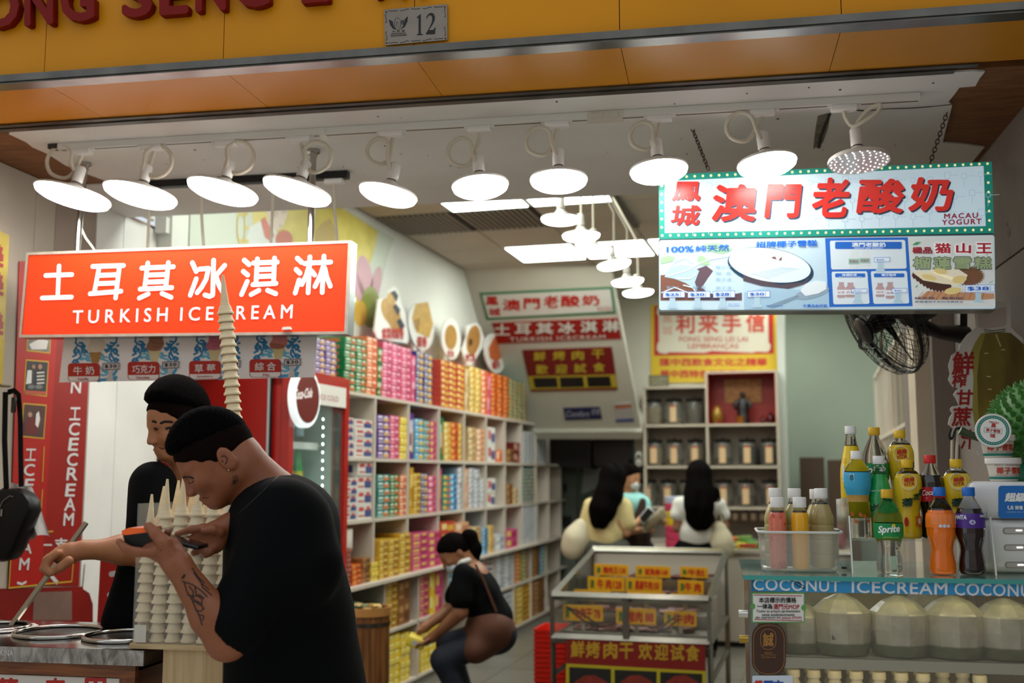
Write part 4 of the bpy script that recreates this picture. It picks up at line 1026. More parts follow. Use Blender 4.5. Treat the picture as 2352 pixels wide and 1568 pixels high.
prof += [(.0125, .0262), (.0138, .0255), (.0134, .0245), (.0150, .0215), (.0172, .016), (.0184, .010), (.0192, .0075), (.0214, .0062), (.0222, .002), (.0216, 0), (.0185, .0005), (.0155, .010), (.0001, .012)]
m_waf = mk('#f2dcb2', .6, noise=(50, .10))
cone_me = MB().lathe(prof[::-1], 18).mesh('wafer_cone', m_waf)
prof2 = [(.0001, .028), (.0125, .0262), (.0138, .0255), (.0134, .0245), (.0150, .0215), (.0172, .016), (.0184, .010), (.0192, .0075), (.0214, .0062), (.0222, .002), (.0216, 0), (.0185, .0005), (.0155, .010), (.0001, .012)]
cup_me = MB().lathe(prof2[::-1], 18).mesh('wafer_cone', m_waf)
def cone(p, lean, label, group, full=True, sc_=1.0):
    o = bpy.data.objects.new('wafer_cone', cone_me if full else cup_me); COL.objects.link(o)
    o.matrix_world = Matrix.Translation(p) @ Matrix.Rotation(lean[0], 4, 'X') @ Matrix.Rotation(lean[1], 4, 'Y') @ Matrix.Rotation(random.uniform(0, 6), 4, 'Z') @ Matrix.Scale(sc_, 4)
    tag(o, label, 'ice cream cone', group)
names = ('leftmost front', 'second front', 'third front', 'fourth front', 'fifth front', 'sixth front')
cols = [(326, 12, 1225, 1), (361, 14, 1190, 2), (397, 15, 1184, 2), (433, 15, 1184, 2), (469, 15, 1184, 2), (504, 15, 1184, 2)]
for ci, (x, n, ytop, nf) in enumerate(cols):
    base = Vector(FA.w(*FA.px(x, 1469, v=vw + .035)))
    base.z = zb + .0145
    topw = Vector(FA.w(*FA.px(x + 17 + ci * 1.0, ytop, v=vw + .045)))
    n = max(4, round((topw.z - base.z) / .0252))
    for k in range(n + 1):
        s = k / n
        p = base.lerp(topw, s) + Vector((random.uniform(-.001, .001), random.uniform(-.002, .002), 0))
        d = topw - base
        cone(p, (0, d.x / d.z), 'wafer cone %s the %s column of the clear box' % ('topping' if k == n else ordw(k + 1) + ' up in', names[ci]), 'cones in the %s column' % names[ci] if k < n else None, k >= n - 1, 1.0)
for ci, (x, ytop) in enumerate(((350, 1205), (384, 1192), (420, 1188), (455, 1188), (491, 1188))):
    base = Vector(FA.w(*FA.px(x - 8, 1455, v=vw + .085))); base.z = zb + .0145
    topw = Vector(FA.w(*FA.px(x + 18, ytop, v=vw + .09)))
    n = round((topw.z - base.z) / .0252)
    for k in range(n + 1):
        p = base.lerp(topw, k / n); d = topw - base
        cone(p, (0, d.x / d.z), 'wafer cone %s the %s column of the back row in the clear box' % ('topping' if k == n else ordw(k + 1) + ' up in', names[ci].split()[0]), 'cones in the %s back column' % names[ci].split()[0] if k < n else None, k >= n - 1)
# the tall stack of cones
yb, yt = Vector(FA.w(*FA.px(566, 1465, v=vw + .14))), Vector(FA.w(*FA.px(518, 722, v=vw + .14)))
yb.z = zb + .0145
d = yt - yb; n = round(d.length / .0236)
for k in range(n + 1):
    s = k / n
    p = yb + d * s + Vector((.006 * math.sin(s * 3.1), 0, 0))
    cone(p, (0, d.x / d.z), 'wafer cone at the tip of the tall leaning stack' if k == n else 'wafer cone in the tall leaning tower before the red sign, %s from its tip' % ordw(n - k + 1), None if k == n else 'cones of the tall stack', k == n, 1.08)
# ------------------------------------------------------------------ right counter: glass fronted chiller
vk = 2.78
gl = FA.px(1718, 1320, v=vk)                     # front left corner of the glass top
gz = gl[2]; uk = gl[0]
gd = FA.px(1704, 1284, z=gz)[1] - vk             # depth of the top
WK = 1.0 - uk - .02
t = thing('display_chiller', 'glass fronted chiller counter with a blue COCONUT ICECREAM strip', 'display case', FA.m4(uk, vk, 0))
chil = t
m_gls = mk('#bfe6e0', .04, trans=.85, ior=1.3, spec=.6)
m_ss = mk('#8c8a86', .3, 1.0, noise=(10, .3))
MB().box(-.012, WK, -.004, gd, gz - .011, gz).build('glass_top', pane('#8fd0c8', .34, .04, 1.5), t)
MB().box(-.012, WK, -.0055, -.004, gz - .011, gz).build('glass_edge', mk('#3f9a92', .15, coat=.5), t)
MB().box(.0, .012, .005, gd - .01, .0, gz - .012).box(.0, .02, .004, .03, .0, gz - .012).build('side_post', m_ss, t)
MB().box(0, WK, gd - .03, gd - .01, 0, gz - .012).build('back', mk('#c9b98e', .5), t)
MB().box(0.012, WK, .03, gd - .03, .45, .47).box(0, WK, .006, gd - .01, 0, .45).build('plinth', m_ss, t)
b = Board(t, .004)
sz = [b.p(1724, 1325), b.p(1724, 1357)]
zs0 = sz[1][1]
MB().box(.008, WK, .004, .03, zs0, gz - .012).build('header', mk('#2a8ec4', .35), t)
b.y = .0038
m_st = mk('#d9dde2', .4)
b.text('lettering', 'COCONUT', 0, 0, 0, 0, m_st, 1, .016, 0, 1.08, quad=((1730, 1328), (1930, 1331), (1930, 1359), (1730, 1355)))
b.text('lettering', 'ICECREAM', 0, 0, 0, 0, m_st, 1, .016, 0, 1.08, quad=((1956, 1333), (2176, 1337), (2176, 1366), (1956, 1361)))
b.text('lettering', 'COCONUT', 0, 0, 0, 0, m_st, 1, .016, 0, 1.08, quad=((2192, 1338), (2394, 1342), (2394, 1371), (2192, 1367)))
b.strokes('scuff', [[(1822, 1335), (1832, 1337), (1846, 1345), (1848, 1351), (1834, 1346), (1824, 1339)]], 1.6, m_ink, 2)
# front window
MB().add([(.02, .008, .47), (WK, .008, .47), (WK, .008, zs0), (.02, .008, zs0)], [(0, 1, 2, 3)]).build('front_window', pane('#cfc3a0', .10, .05, 1.2), t)
zsh = FA.px(1950, 1506, v=vk + .06)[2] - .004    # glass shelf
MB().box(.02, WK, .03, gd - .04, zsh - .008, zsh).build('shelf', mk('#b6b29c', .12, .2), t)
MB().box(.02, WK, .020, .032, zsh - .022, zsh + .003).build('shelf_rail', mk('#a09c90', .3, .9), t)
MB().box(WK * .30, WK * .30 + .012, gd - .05, gd - .03, .47, zs0).box(WK * .9, WK * .9 + .012, gd - .05, gd - .03, .47, zs0).build('door_frame', mk('#cdbb86', .5), t)
for zz, st in ((zs0 + .006, 4.0), (zsh - .013, 3.0)):
    MB().tube([(.05, .045, zz), (WK - .02, .045, zz)], .007, 10).build('lamp_tube', mk('#fff0c4', .4, emit=st, ehex='#ffe9ae'), t)
for k in range(2):
    qz = b.p(1712, 1412 + k * 58)
    MB().lathe([(.010, 0), (.010, .022)], 14, M=Matrix.Translation((-.002, .02, qz[1])) @ Matrix.Rotation(R(-90), 4, 'Y')).build('hinge_knob', mk('#c9c6c0' if k == 0 else '#a88a40', .25, 1.0), t)
# stickers on the window
b.y = .0035
def sticker(name, label, x0, y0, x1, y1, mat, r=3):
    c = FA.px((x0 + x1) / 2, (y0 + y1) / 2, v=vk + .0015)
    s = thing(name, label, 'sticker', FA.m4(*c))
    bb = Board(s)
    MB().prism(bb.P(rrect(x0, y0, x1, y1, r)), 0, .0012).build('sheet', mat, s)
    return s, bb
s, bb = sticker('price_notice', 'white and green notice that prices are in MOP on the chiller glass', 1726, 1360, 1849, 1430, mk('#5f9a54', .5))
bb.poly('paper', rect(1729.5, 1363.5, 1846, 1427), mk('#dedad4', .5), 1)
m_nk, m_nr = mk('#16161c', .5), mk('#a81c34', .5)
bb.strokes('rule', [[(1732, 1366), (1841, 1368)], [(1733, 1422), (1842, 1425)]], 1.6, m_nr, 2)
bb.polys('notch', [ell(1729, 1392, 6, 7, 12), ell(1846, 1395, 6, 7, 12)], mk('#5f9a54', .5), 2)
bb.text('lettering', '本店標示的價格', 1743, 1371, 1829, 1384, m_nk, 3, .02)
bb.text('lettering', '一律為', 1739, 1386, 1774, 1398, m_nk, 3, .02); bb.text('lettering', '澳門元MOP', 1776, 1386, 1836, 1399, m_nr, 3, .02)
bb.text('lettering', 'Todos os preços apresentados', 1737, 1400, 1838, 1407, m_nk, 3, .01)
bb.text('lettering', 'neste estabelecimento', 1750, 1408, 1825, 1414, m_nk, 3, .01)
bb.text('lettering', 'são expressos em', 1735, 1415, 1793, 1421, m_nk, 3, .01); bb.text('lettering', 'pataca (MOP)', 1796, 1415, 1841, 1422, m_nr, 3, .01)
s, bb = sticker('certified_shop_plate', 'brown oval certified shop plate on the chiller glass', 1727, 1431, 1805, 1551, mk('#3d2216', .4), 32)
gd_ = mk('#a5763e', .35, .4)
bb.strokes('rule', [rrect(1731, 1435, 1801, 1547, 29) + [rrect(1731, 1435, 1801, 1547, 29)[0]]], 1.1, gd_, 2)
bb.strokes('rule', [rrect(1747, 1444, 1782, 1491, 16) + [rrect(1747, 1444, 1782, 1491, 16)[0]]], 1.1, gd_, 2)
bb.text('lettering', '誠', 1752, 1452, 1777, 1484, gd_, 3, .03)
bb.text('lettering', '誠信店', 1756, 1496, 1774, 1501, gd_, 3); bb.text('lettering', 'LOJA CERTIFICADA', 1747, 1502, 1783, 1505.5, gd_, 3); bb.text('lettering', 'CERTIFIED SHOP', 1749, 1507, 1782, 1510.5, gd_, 3)
s, bb = sticker('blue_payment_label', 'pale blue label with bold red and blue writing at the chiller bottom', 1728, 1551, 1821, 1600, mk('#c9d3de', .4))
bb.text('lettering', '超', 1732, 1561, 1752, 1590, mk('#c0281c', .4), 2, .06); bb.text('lettering', '門市', 1754, 1561, 1800, 1590, mk('#1a4aa0', .4), 2, .06)
# coconuts in the chiller
m_coc = mk('#b3ab94', .30, noise=(22, .35), bump=(14, .5), coat=.5, spec=.6)
def coconut(x, ytop, ybot, w, dv, label, rot):
    p = FA.px(x, ybot, v=vk + dv)
    dist = Vector(FA.w(*p)).length
    r = w / 2 * dist / FPX; h = (ybot - ytop) * dist / FPX
    prof = [(r * .55, 0), (r * .82, h * .05), (r * .95, h * .22), (r * 1.0, h * .45), (r * .985, h * .70), (r * .93, h * .735), (r * .55, h * .90), (r * .16, h * .985), (.0001, h)]
    o = MB().lathe(prof, 11, sm=False).build('young_coconut', m_coc, mw=FA.m4(p[0], p[1], zsh + .001, rot))
    tag(o, label, 'coconut')
    MB().ball((r * .3 * math.sin(x), -r * .80, h * .34), r * .15, r * .18, h * .15, n=7, m=5).build('bruise', mk('#74695e', .6, noise=(60, .5)), o)
    mbw = MB().lathe([(r * .5, 0), (r * .86, h * .02), (r * .99, h * .20)], 14); mbw.build('wet_film', mk('#5c6448', .2, noise=(30, .5)), o)
for x, yt_, yb_, w, dv, lab in ((1935, 1386, 1506, 120, .12, 'peeled young coconut wrapped in film, first to the right of the price notice'), (2068, 1390, 1507, 122, .12, 'peeled young coconut wrapped in film, second to the right of the price notice'), (2194, 1391, 1509, 126, .12, 'peeled young coconut wrapped in film, below the letters EAM'), (2312, 1398, 1512, 122, .12, 'peeled young coconut wrapped in film, at the right end of the shelf'), (1836, 1402, 1505, 96, .13, 'peeled young coconut wrapped in film, half hidden behind the price notice'), (1868, 1372, 1492, 96, .27, 'peeled young coconut wrapped in film, in the back row'), (2135, 1372, 1492, 100, .27, 'peeled young coconut wrapped in film, in the back row under the blue strip')):
    coconut(x, yt_, yb_, w, dv, lab, x * .37)
# small cream capped bottles on the floor of the chiller
zc_ = FA.px(1950, 1537, v=vk + .14)[2]
m_milk = mk('#d8d0b8', .35); m_cap = mk('#e8dfc0', .4)
bt_body = MB().lathe([(.018, 0), (.021, .004), (.021, .075), (.018, .09), (.0135, .098), (.0135, .104)], 16).mesh('body', m_milk)
bt_cap = MB().lathe([(.0165, 0), (.0168, .002), (.0165, .015), (.015, .018), (.0001, .0185)], 18).mesh('cap', m_cap)
k = 0
MB().box(.03, WK - .02, .05, gd - .06, zc_ - .14, zc_ - .124).build('lower_shelf', mk('#b6b29c', .12, .2), chil)
for row, (dv, yy, xs) in enumerate(((.20, 1531, (1816, 1862, 1909, 1958, 2011, 2063, 2113, 2164, 2210)), (.13, 1548, (1822, 1869, 1917, 1967, 2019, 2070, 2120, 2250)))):
    for i, x in enumerate(xs):
        p = FA.px(x, yy + 3, v=vk + dv)
        o = thing('yogurt_bottle', 'cream capped yogurt bottle low in the chiller, %s from the left in the %s row' % (('first', 'second', 'third', 'fourth', 'fifth', 'sixth', 'seventh', 'eighth', 'ninth')[i], ('back', 'front')[row]), 'bottle', FA.m4(p[0], p[1], zc_ - .1235), 'yogurt bottles in the chiller')
        link('body', bt_body, o); link('cap', bt_cap, o, (0, 0, .104))

# ------------------------------------------------------------------ bottles on the counter
def arc_text(root, body, r, a_mid, a_w, z0, z1, mat, bold=.02, shear=0, rise=0.0, sp=1.0):
    a, fs, lay = glyphs(body, bold, shear, sp)
    vs = []
    for (s, q), e in zip(a, lay):
        an = R(a_mid + (s - .5) * a_w) - math.pi / 2
        vs.append(((r + e) * math.cos(an), (r + e) * math.sin(an), z0 + (z1 - z0) * q + rise * (s - .5)))
    return MB().add(vs, fs).build('lettering', mat, root)
def arc_patch(root, name, r, pts, mat):
    """polygon given as (angle deg from the front, z) wrapped round radius r"""
    mb = MB(); tri = tessellate_polygon([[Vector((a, z, 0)) for a, z in pts]])
    vs = []
    for a, z in pts:
        an = R(a) - math.pi / 2; vs.append((r * math.cos(an), r * math.sin(an), z))
    return mb.add(vs, tri).build(name, mat, root)
def cut(prof, z0, z1, g=.0):
    out = []
    def rad(z):
        for (r0, a), (r1, b_) in zip(prof, prof[1:]):
            if a <= z <= b_: return r0 + (r1 - r0) * (z - a) / max(b_ - a, 1e-6)
        return prof[-1][0]
    out.append((rad(z0) + g, z0))
    out += [(r + g, z) for r, z in prof if z0 < z < z1]
    out.append((rad(z1) + g, z1))
    return out
m_pet = mk('#f2f6f6', .04, trans=1.0, ior=1.10, spec=.7)
def wavy(prof, n=3):
    """smooth a bottle outline"""
    q = catm([(r, z, 0) for r, z in prof], n); return [(max(p.x, .0005), p.y) for p in q]
def mk_bottle(label, x, ytop, v, z0, prof, h, capc, liquid, fill, name='drink_bottle', caph=.018, capr=.0145, group=None, caph2=None):
    u = FA.px(x, ytop, v=v)[0]
    t = thing(name, label, 'bottle', FA.m4(u, v, z0), group)
    pr = wavy([(r, z * h) for r, z in prof])
    zt_ = pr[-1][1]
    if liquid is not None:
        MB().lathe([(.0005, pr[0][1] + .001)] + cut(pr, pr[0][1] + .001, fill * h, -.0006) + [(.0005, fill * h)], 24, cap0=False, cap1=False).build('drink', liquid, t)
        MB().lathe(cut(pr, fill * h - .004, zt_), 24, cap0=False, cap1=False).build('bottle_wall', m_pet, t)
    else:
        MB().lathe(pr, 24).build('bottle_wall', m_pet, t)
    mc = mk(capc, .4)
    rb = []
    for k in range(40):
        a = 2 * math.pi * k / 40; rb.append((capr * (1 + (.02 if k % 2 else -.02)), a))
    rg = [[(r * s * math.cos(a), r * s * math.sin(a), zt_ - .004 + zz) for r, a in rb] for s, zz in ((1.0, 0), (1.0, caph * .93), (.93, caph))]
    MB().loft(rg, True, True).build('cap', mc, t)
    MB().lathe([(capr * .93, zt_ - .0075), (capr * 1.03, zt_ - .007), (capr * 1.03, zt_ - .0045), (capr * .9, zt_ - .004)], 20).build('cap_ring', mc, t)
    return t, pr
COLA = [(.020, .0), (.029, .012), (.0315, .06), (.031, .14), (.0275, .24), (.0265, .29), (.029, .36), (.0335, .44), (.0345, .50), (.0345, .62), (.0335, .68), (.028, .76), (.019, .84), (.0135, .89), (.0120, .93), (.0120, .95)]
VITA = [(.022, .0), (.029, .015), (.031, .10), (.0285, .28), (.0275, .36), (.0300, .48), (.0340, .60), (.0352, .70), (.0335, .78), (.026, .85), (.016, .89), (.0130, .92), (.0130, .95)]
WAT = [(.024, .0), (.031, .015), (.0315, .12), (.031, .22), (.0295, .35), (.0265, .45), (.0300, .53), (.0335, .60), (.0335, .74), (.029, .80), (.019, .88), (.0135, .91), (.0125, .95)]
SCH = [(.022, .0), (.0295, .012), (.0300, .40), (.0295, .52), (.0255, .62), (.0205, .72), (.0160, .82), (.0130, .90), (.0120, .95)]
JUI = [(.018, .0), (.0215, .015), (.0222, .30), (.0222, .68), (.0205, .78), (.0150, .86), (.0125, .88), (.0125, .93)]
JUS = [(.026, .0), (.0295, .01), (.0300, .14), (.0286, .17), (.0302, .20), (.0302, .33), (.0288, .36), (.0304, .39), (.0304, .52), (.0290, .55), (.0304, .58), (.0296, .66), (.0200, .80), (.0135, .85), (.0125, .88), (.0125, .93)]
z1 = gz + .001
zm = FA.px(2083, 1236, v=2.99)[2]                # middle step of the riser
m_or = mk('#e8700a', .10, coat=.6, sss=.2); m_pu = mk('#1c0a0c', .06, coat=.8); m_ck = mk('#120806', .06, coat=.8)
m_vt = mk('#e6c01c', .22, coat=.5, noise=(16, .06)); m_gn = mk('#1a9a4e', .12, coat=.5); m_ye = mk('#ecc81a', .25, coat=.4)
m_lime = mk('#9fb84a', .10, coat=.6, trans=.3)
wtx, gtx, rtx, ktx = mk('#f2f4f2', .4), mk('#143a20', .4), mk('#c0241c', .4), mk('#141414', .4)
def hgt(x, yt, v, z): return FA.px(x, yt, v=v)[2] - z
# front row
v = 2.885
h = hgt(2037, 1127, v, z1)
t, pr = mk_bottle('clear lemon soda bottle with green Sprite label and yellow cap, front row', 2037, 1127, v, z1, COLA, h, '#d8a818', None, 0)
MB().lathe(cut(pr, h * .425, h * .61, .0008), 28, cap0=False, cap1=False).build('label', mk('#128a48', .35), t)
arc_text(t, 'Sprite', .0362, -6, 88, h * .475, h * .585, wtx, .03, .18, .004)
arc_patch(t, 'lemon_print', .0366, [(12 + 7 * math.cos(a), h * .585 + .004 * math.sin(a)) for a in [k * math.pi / 6 for k in range(12)]], mk('#e8c020', .4))
arc_text(t, 'LEMON LIME', .0362, 0, 60, h * .435, h * .447, mk('#d8c83a', .4), 0)
v = 2.88
h = hgt(2157, 1122, v, z1)
t, pr = mk_bottle('orange soda bottle with orange label and blue cap, front row', 2157, 1122, v, z1, COLA, h, '#1a68c0', m_or, .77)
MB().lathe(cut(pr, h * .545, h * .715, .0008), 28, cap0=False, cap1=False).build('label', mk('#f07818', .35), t)
for k in range(9): arc_text(t, 'ingredients water sugar orange', .0356, -8, 84, h * (.69 - k * .0125), h * (.698 - k * .0125), mk('#f8d8b0', .4), 0)
for k in range(3): arc_patch(t, 'seal_print', .0358, [(-12 + k * 15 + 7 * math.cos(a), h * .568 + .004 * math.sin(a)) for a in [i * math.pi / 5 for i in range(10)]], mk('#c8d4e8', .4))
arc_patch(t, 'barcode_print', .0358, [(58, h * .59), (70, h * .59), (70, h * .70), (58, h * .70)], mk('#e8e8e4', .4))
h = hgt(2222, 1122, v, z1)
t, pr = mk_bottle('dark grape soda bottle with purple FANTA label and blue cap, front row', 2224, 1122, v, z1, COLA, h, '#1a68c0', m_pu, .77)
MB().lathe(cut(pr, h * .545, h * .715, .0008), 28, cap0=False, cap1=False).build('label', mk('#4a2a86', .35), t)
arc_patch(t, 'label_print', .0357, [(-85, h * .69), (-30, h * .66), (-55, h * .60), (-85, h * .56)], mk('#1c3a8a', .4))
arc_text(t, 'FANTA', .0358, -52, 58, h * .645, h * .695, wtx, .03, .1); arc_text(t, 'FANTA', .0358, 45, 34, h * .67, h * .70, wtx, .03, .1)
arc_patch(t, 'seal_print', .0358, [(-3 + 12 * math.cos(a), h * .615 + .006 * math.sin(a)) for a in [i * math.pi / 5 for i in range(10)]], mk('#b8b4d8', .4))
# middle row, on the riser
v = 2.99
h = hgt(1967, 1038, v, zm)
t, pr = mk_bottle('clear water bottle with sky blue label and white cap on the riser', 1967, 1038, v, zm, WAT, h, '#e6e6e2', None, 0)
MB().lathe(cut(pr, h * .50, h * .765, .0008), 28, cap0=False, cap1=False).build('label', mk('#3aa6d0', .4), t)
arc_patch(t, 'hill_print', .0347, [(-85, h * .62), (-60, h * .64), (-30, h * .615), (0, h * .605), (30, h * .63), (70, h * .65), (88, h * .64), (88, h * .58), (30, h * .57), (-85, h * .575)], mk('#1f7a3c', .4))
arc_patch(t, 'barcode_print', .0347, [(-42, h * .66), (-20, h * .66), (-20, h * .745), (-42, h * .745)], mk('#dfe8ea', .4))
for k in range(6): arc_patch(t, 'barcode_print', .0350, [(-40 + k * 3.3, h * .67), (-38.6 + k * 3.3, h * .67), (-38.6 + k * 3.3, h * .735), (-40 + k * 3.3, h * .735)], ktx)
MB().lathe(cut(pr, h * .42, h * .50, .0006), 28, cap0=False, cap1=False).build('lower_label', mk('#c49a4c', .4), t)
for k in range(7):
    a = -60 + k * 20; zz = h * (.24 + .05 * math.sin(k * 2.3))
    arc_patch(t, 'fish_print', .0318, [(a - 9, zz), (a, zz + .008), (a + 8, zz + .002), (a + 12, zz + .006), (a + 10, zz - .004), (a, zz - .004)], mk('#c86a34', .4))
h = hgt(2018, 1050, v + .012, zm)
t, pr = mk_bottle('green cream soda bottle with yellow sash and white cap on the riser', 2018, 1050, v + .012, zm, SCH, h, '#e6e6e2', m_lime, .80)
MB().lathe(cut(pr, h * .28, h * .79, .0008), 28, cap0=False, cap1=False).build('label', m_gn, t)
arc_patch(t, 'sash_print', .0312, [(-88, h * .40), (-30, h * .46), (30, h * .52), (85, h * .57), (85, h * .45), (30, h * .38), (-30, h * .31), (-88, h * .26)], mk('#e4c820', .35))
arc_text(t, 'Schweppes', .0315, -5, 120, h * .36, h * .46, ktx, .02, .1, .028); arc_text(t, 'Cream Soda', .0312, -28, 70, h * .575, h * .60, mk('#d8f0d8', .4), 0)
def vita(label, x, yt, v, z):
    h = hgt(x, yt, v, z)
    t, pr = mk_bottle(label, x, yt, v, z, VITA, h, '#e0b418', m_vt, .86)
    arc_patch(t, 'seal_print', .0362, [(-6 + 34 * math.cos(a), h * .735 + .021 * math.sin(a)) for a in [i * math.pi / 10 for i in range(20)]], mk('#f2ecc4', .3))
    arc_patch(t, 'seal_print', .0365, [(-6 + 30 * math.cos(a), h * .735 + .0185 * math.sin(a)) for a in [i * math.pi / 10 for i in range(20)]], mk('#e8c428', .3))
    arc_text(t, '維他', .0369, -4, 40, h * .735, h * .79, rtx, .05, .1, .003); arc_text(t, 'VITA', .0369, -4, 42, h * .68, h * .728, rtx, .02, .1, .003)
    for ch, am, zz, w, hh in (('菊', -14, .47, 52, .11), ('花', 26, .54, 34, .085), ('茶', 52, .60, 30, .085)):
        arc_text(t, ch, .0352 if ch != '菊' else .0325, am, w, h * (zz - hh / 2), h * (zz + hh / 2), gtx, .05, .1, .003)
    fl = [(38 + (26 if k % 2 else 15) * math.cos(k * math.pi / 6), h * .23 + (.022 if k % 2 else .013) * math.sin(k * math.pi / 6)) for k in range(12)]
    arc_patch(t, 'flower_print', .0322, fl, mk('#e0761c', .3)); arc_patch(t, 'flower_print', .0326, [(38 + 8 * math.cos(a), h * .23 + .008 * math.sin(a)) for a in [i * math.pi / 5 for i in range(10)]], mk('#f0dcc0', .3))
    arc_patch(t, 'stamp_print', .0318, [(-22 + 10 * math.cos(a), h * .22 + .012 * math.sin(a)) for a in [i * math.pi / 6 for i in range(12)]], mk('#c03018', .3))
    return t
vita('yellow chrysanthemum tea bottle with yellow cap on the riser, between green soda and cola', 2083, 1059, v - .005, zm)
vita('yellow chrysanthemum tea bottle behind the purple soda bottle', 2195, 1058, v + .005, zm)
h = hgt(2135, 1048, v + .01, zm)
t, pr = mk_bottle('cola bottle with red label and red cap on the riser', 2135, 1048, v + .01, zm, COLA, h, '#c82018', m_ck, .77)
MB().lathe(cut(pr, h * .45, h * .625, .0008), 28, cap0=False, cap1=False).build('label', mk('#b8141c', .35), t)
arc_text(t, 'Coca-Cola', .0358, 0, 96, h * .535, h * .60, wtx, .012, .35, .006)
arc_patch(t, 'wave_print', .0357, [(-30, h * .50), (0, h * .515), (30, h * .49), (60, h * .47), (60, h * .455), (20, h * .475), (-30, h * .485)], wtx)
# back row, on the upper step
v = 3.10
zu = FA.px(1953, 980, v=v)[2] - .245
h = .245
t, pr = mk_bottle('tall yellow tonic bottle with white cap in the back row', 1953, 980, v, zu, SCH, h, '#e6e6e2', m_ye, .80)
MB().lathe(cut(pr, h * .05, h * .79, .0008), 28, cap0=False, cap1=False).build('label', m_ye, t)
arc_patch(t, 'barcode_print', .0312, [(-62, h * .40), (-44, h * .40), (-44, h * .58), (-62, h * .58)], mk('#e8e4d0', .4))
for k in range(12): arc_text(t, 'carbonated water sugar', .0312, -50, 40, h * (.64 - k * .02), h * (.652 - k * .02) , ktx, 0) if not (2 < k < 11) else None
h = hgt(2007, 983, v, zu)
t, pr = mk_bottle('clear lemon soda bottle with green Sprite label and yellow cap, back row', 2007, 983, v, zu, COLA, h, '#d8a818', None, 0)
MB().lathe(cut(pr, h * .425, h * .61, .0008), 28, cap0=False, cap1=False).build('label', mk('#128a48', .35), t)
arc_text(t, 'Sprite', .0362, -10, 96, h * .475, h * .585, wtx, .03, .18, .004)
vita('yellow chrysanthemum tea bottle with yellow cap in the back row', 2066, 990, v, zu)
# clear stepped riser
ua, ub = FA.px(1948, 1236, v=2.96)[0], FA.px(2262, 1240, v=2.96)[0]
t = thing('acrylic_riser', 'clear stepped acrylic bottle stand on the counter', 'display stand', FA.m4(ua, 2.90, gz))
w = ub - ua; hm = zm - gz - .001; hu = zu - gz - .001
m_acr = pane('#dfe6e0', .10, .04)
MB().box(0, w, .05, .155, hm - .004, hm).build('middle_step', m_acr, t)
MB().box(0, w, .155, .27, hu - .004, hu).build('upper_step', m_acr, t)
MB().add([(0, .05, .0), (w, .05, .0), (w, .05, hm - .004), (0, .05, hm - .004)], [(0, 1, 2, 3)]).build('riser_pane', m_acr, t)
MB().add([(0, .155, hm), (w, .155, hm), (w, .155, hu - .004), (0, .155, hu - .004)], [(0, 1, 2, 3)]).build('riser_pane', m_acr, t)
for xx in (-.004, w):
    mb = MB(); P_ = [(-.03, 0), (.28, 0), (.28, hu + .05), (.03, hu + .06), (.0, hm), (-.03, .0)]
    mb.add([(xx, y, z) for y, z in P_[:5]] + [(xx + .004, y, z) for y, z in P_[:5]], [tuple(range(5)), tuple(range(9, 4, -1))] + [(k, (k + 1) % 5, (k + 1) % 5 + 5, k + 5) for k in range(5)])
    mb.build('side_pane', m_acr, t)
    MB().tube([(xx + .002, .0, hm + .06), (xx + .002, -.03, .0)], .0025, 5).build('edge', mk('#dfe2dc', .3), t)
for x, y in ((1928, 1219), (1938, 1303)):
    p = FA.px(x, y, v=2.93); MB().rbox(p[0] - ua - .006, p[0] - ua + .006, .02, .03, p[2] - gz - .003, p[2] - gz + .003, .002).build('clip', m_ink, t)
# juice bottles in the tub
m_j1, m_j2, m_j3 = mk('#d8745a', .2, coat=.4, dirt=(26, .52, '#b01c14')), mk('#e8a818', .2, coat=.4), mk('#c9bd7c', .2, coat=.5, trans=.25, noise=(8, .15))
m_j4 = mk('#b8a468', .2, coat=.5, noise=(6, .3))
zj = gz + .006
def juice(label, x, yt, v, prof, mat, capr=.0165):
    h = hgt(x, yt, v, zj)
    return mk_bottle(label, x, yt, v, zj, prof, h, '#e9e6e0', mat, .84, 'juice_bottle', .022, capr)
juice('red dragon fruit juice bottle at the front of the plastic tub', 1784, 1147, 2.90, JUI, m_j1)
juice('yellow mango juice bottle at the front of the plastic tub', 1836, 1147, 2.90, JUI, m_j2)
juice('pale green juice bottle at the back left of the plastic tub', 1780, 1124, 2.97, JUS, m_j3)
juice('pale green juice bottle at the back of the tub behind the mango juice', 1824, 1125, 2.99, JUS, m_j3)
juice('pale brown cane juice bottle at the right of the plastic tub', 1885, 1125, 2.955, JUS, m_j4)
juice('pale green juice bottle hidden behind the cane juice bottle', 1874, 1127, 3.03, JUS, m_j3)
ua = FA.px(1744, 1240, v=2.87)[0]; ub = FA.px(1933, 1240, v=2.87)[0]
t = thing('plastic_tub', 'cloudy plastic tub holding juice bottles on the counter', 'tub', FA.m4((ua + ub) / 2, 2.96, gz))
w = (ub - ua) / 2; ht = FA.px(1840, 1222, v=2.87)[2] - gz
m_tub = pane('#d6d4d0', .30, .12)
def ring(sx, sy, z, r=.03):
    return [(x, y, z) for x, y in rrect(-w * sx, -.095 * sy, w * sx, .095 * sy, r, 5)]
MB().loft([ring(.90, .90, .002), ring(.93, .93, .004), ring(.985, .985, ht * .95), ring(1.03, 1.03, ht * .955), ring(1.03, 1.03, ht)], True, False).build('wall', m_tub, t)
MB().tube(ring(1.035, 1.035, ht), .0035, 6, closed=True).build('rim', mk('#d2d0cc', .35), t)
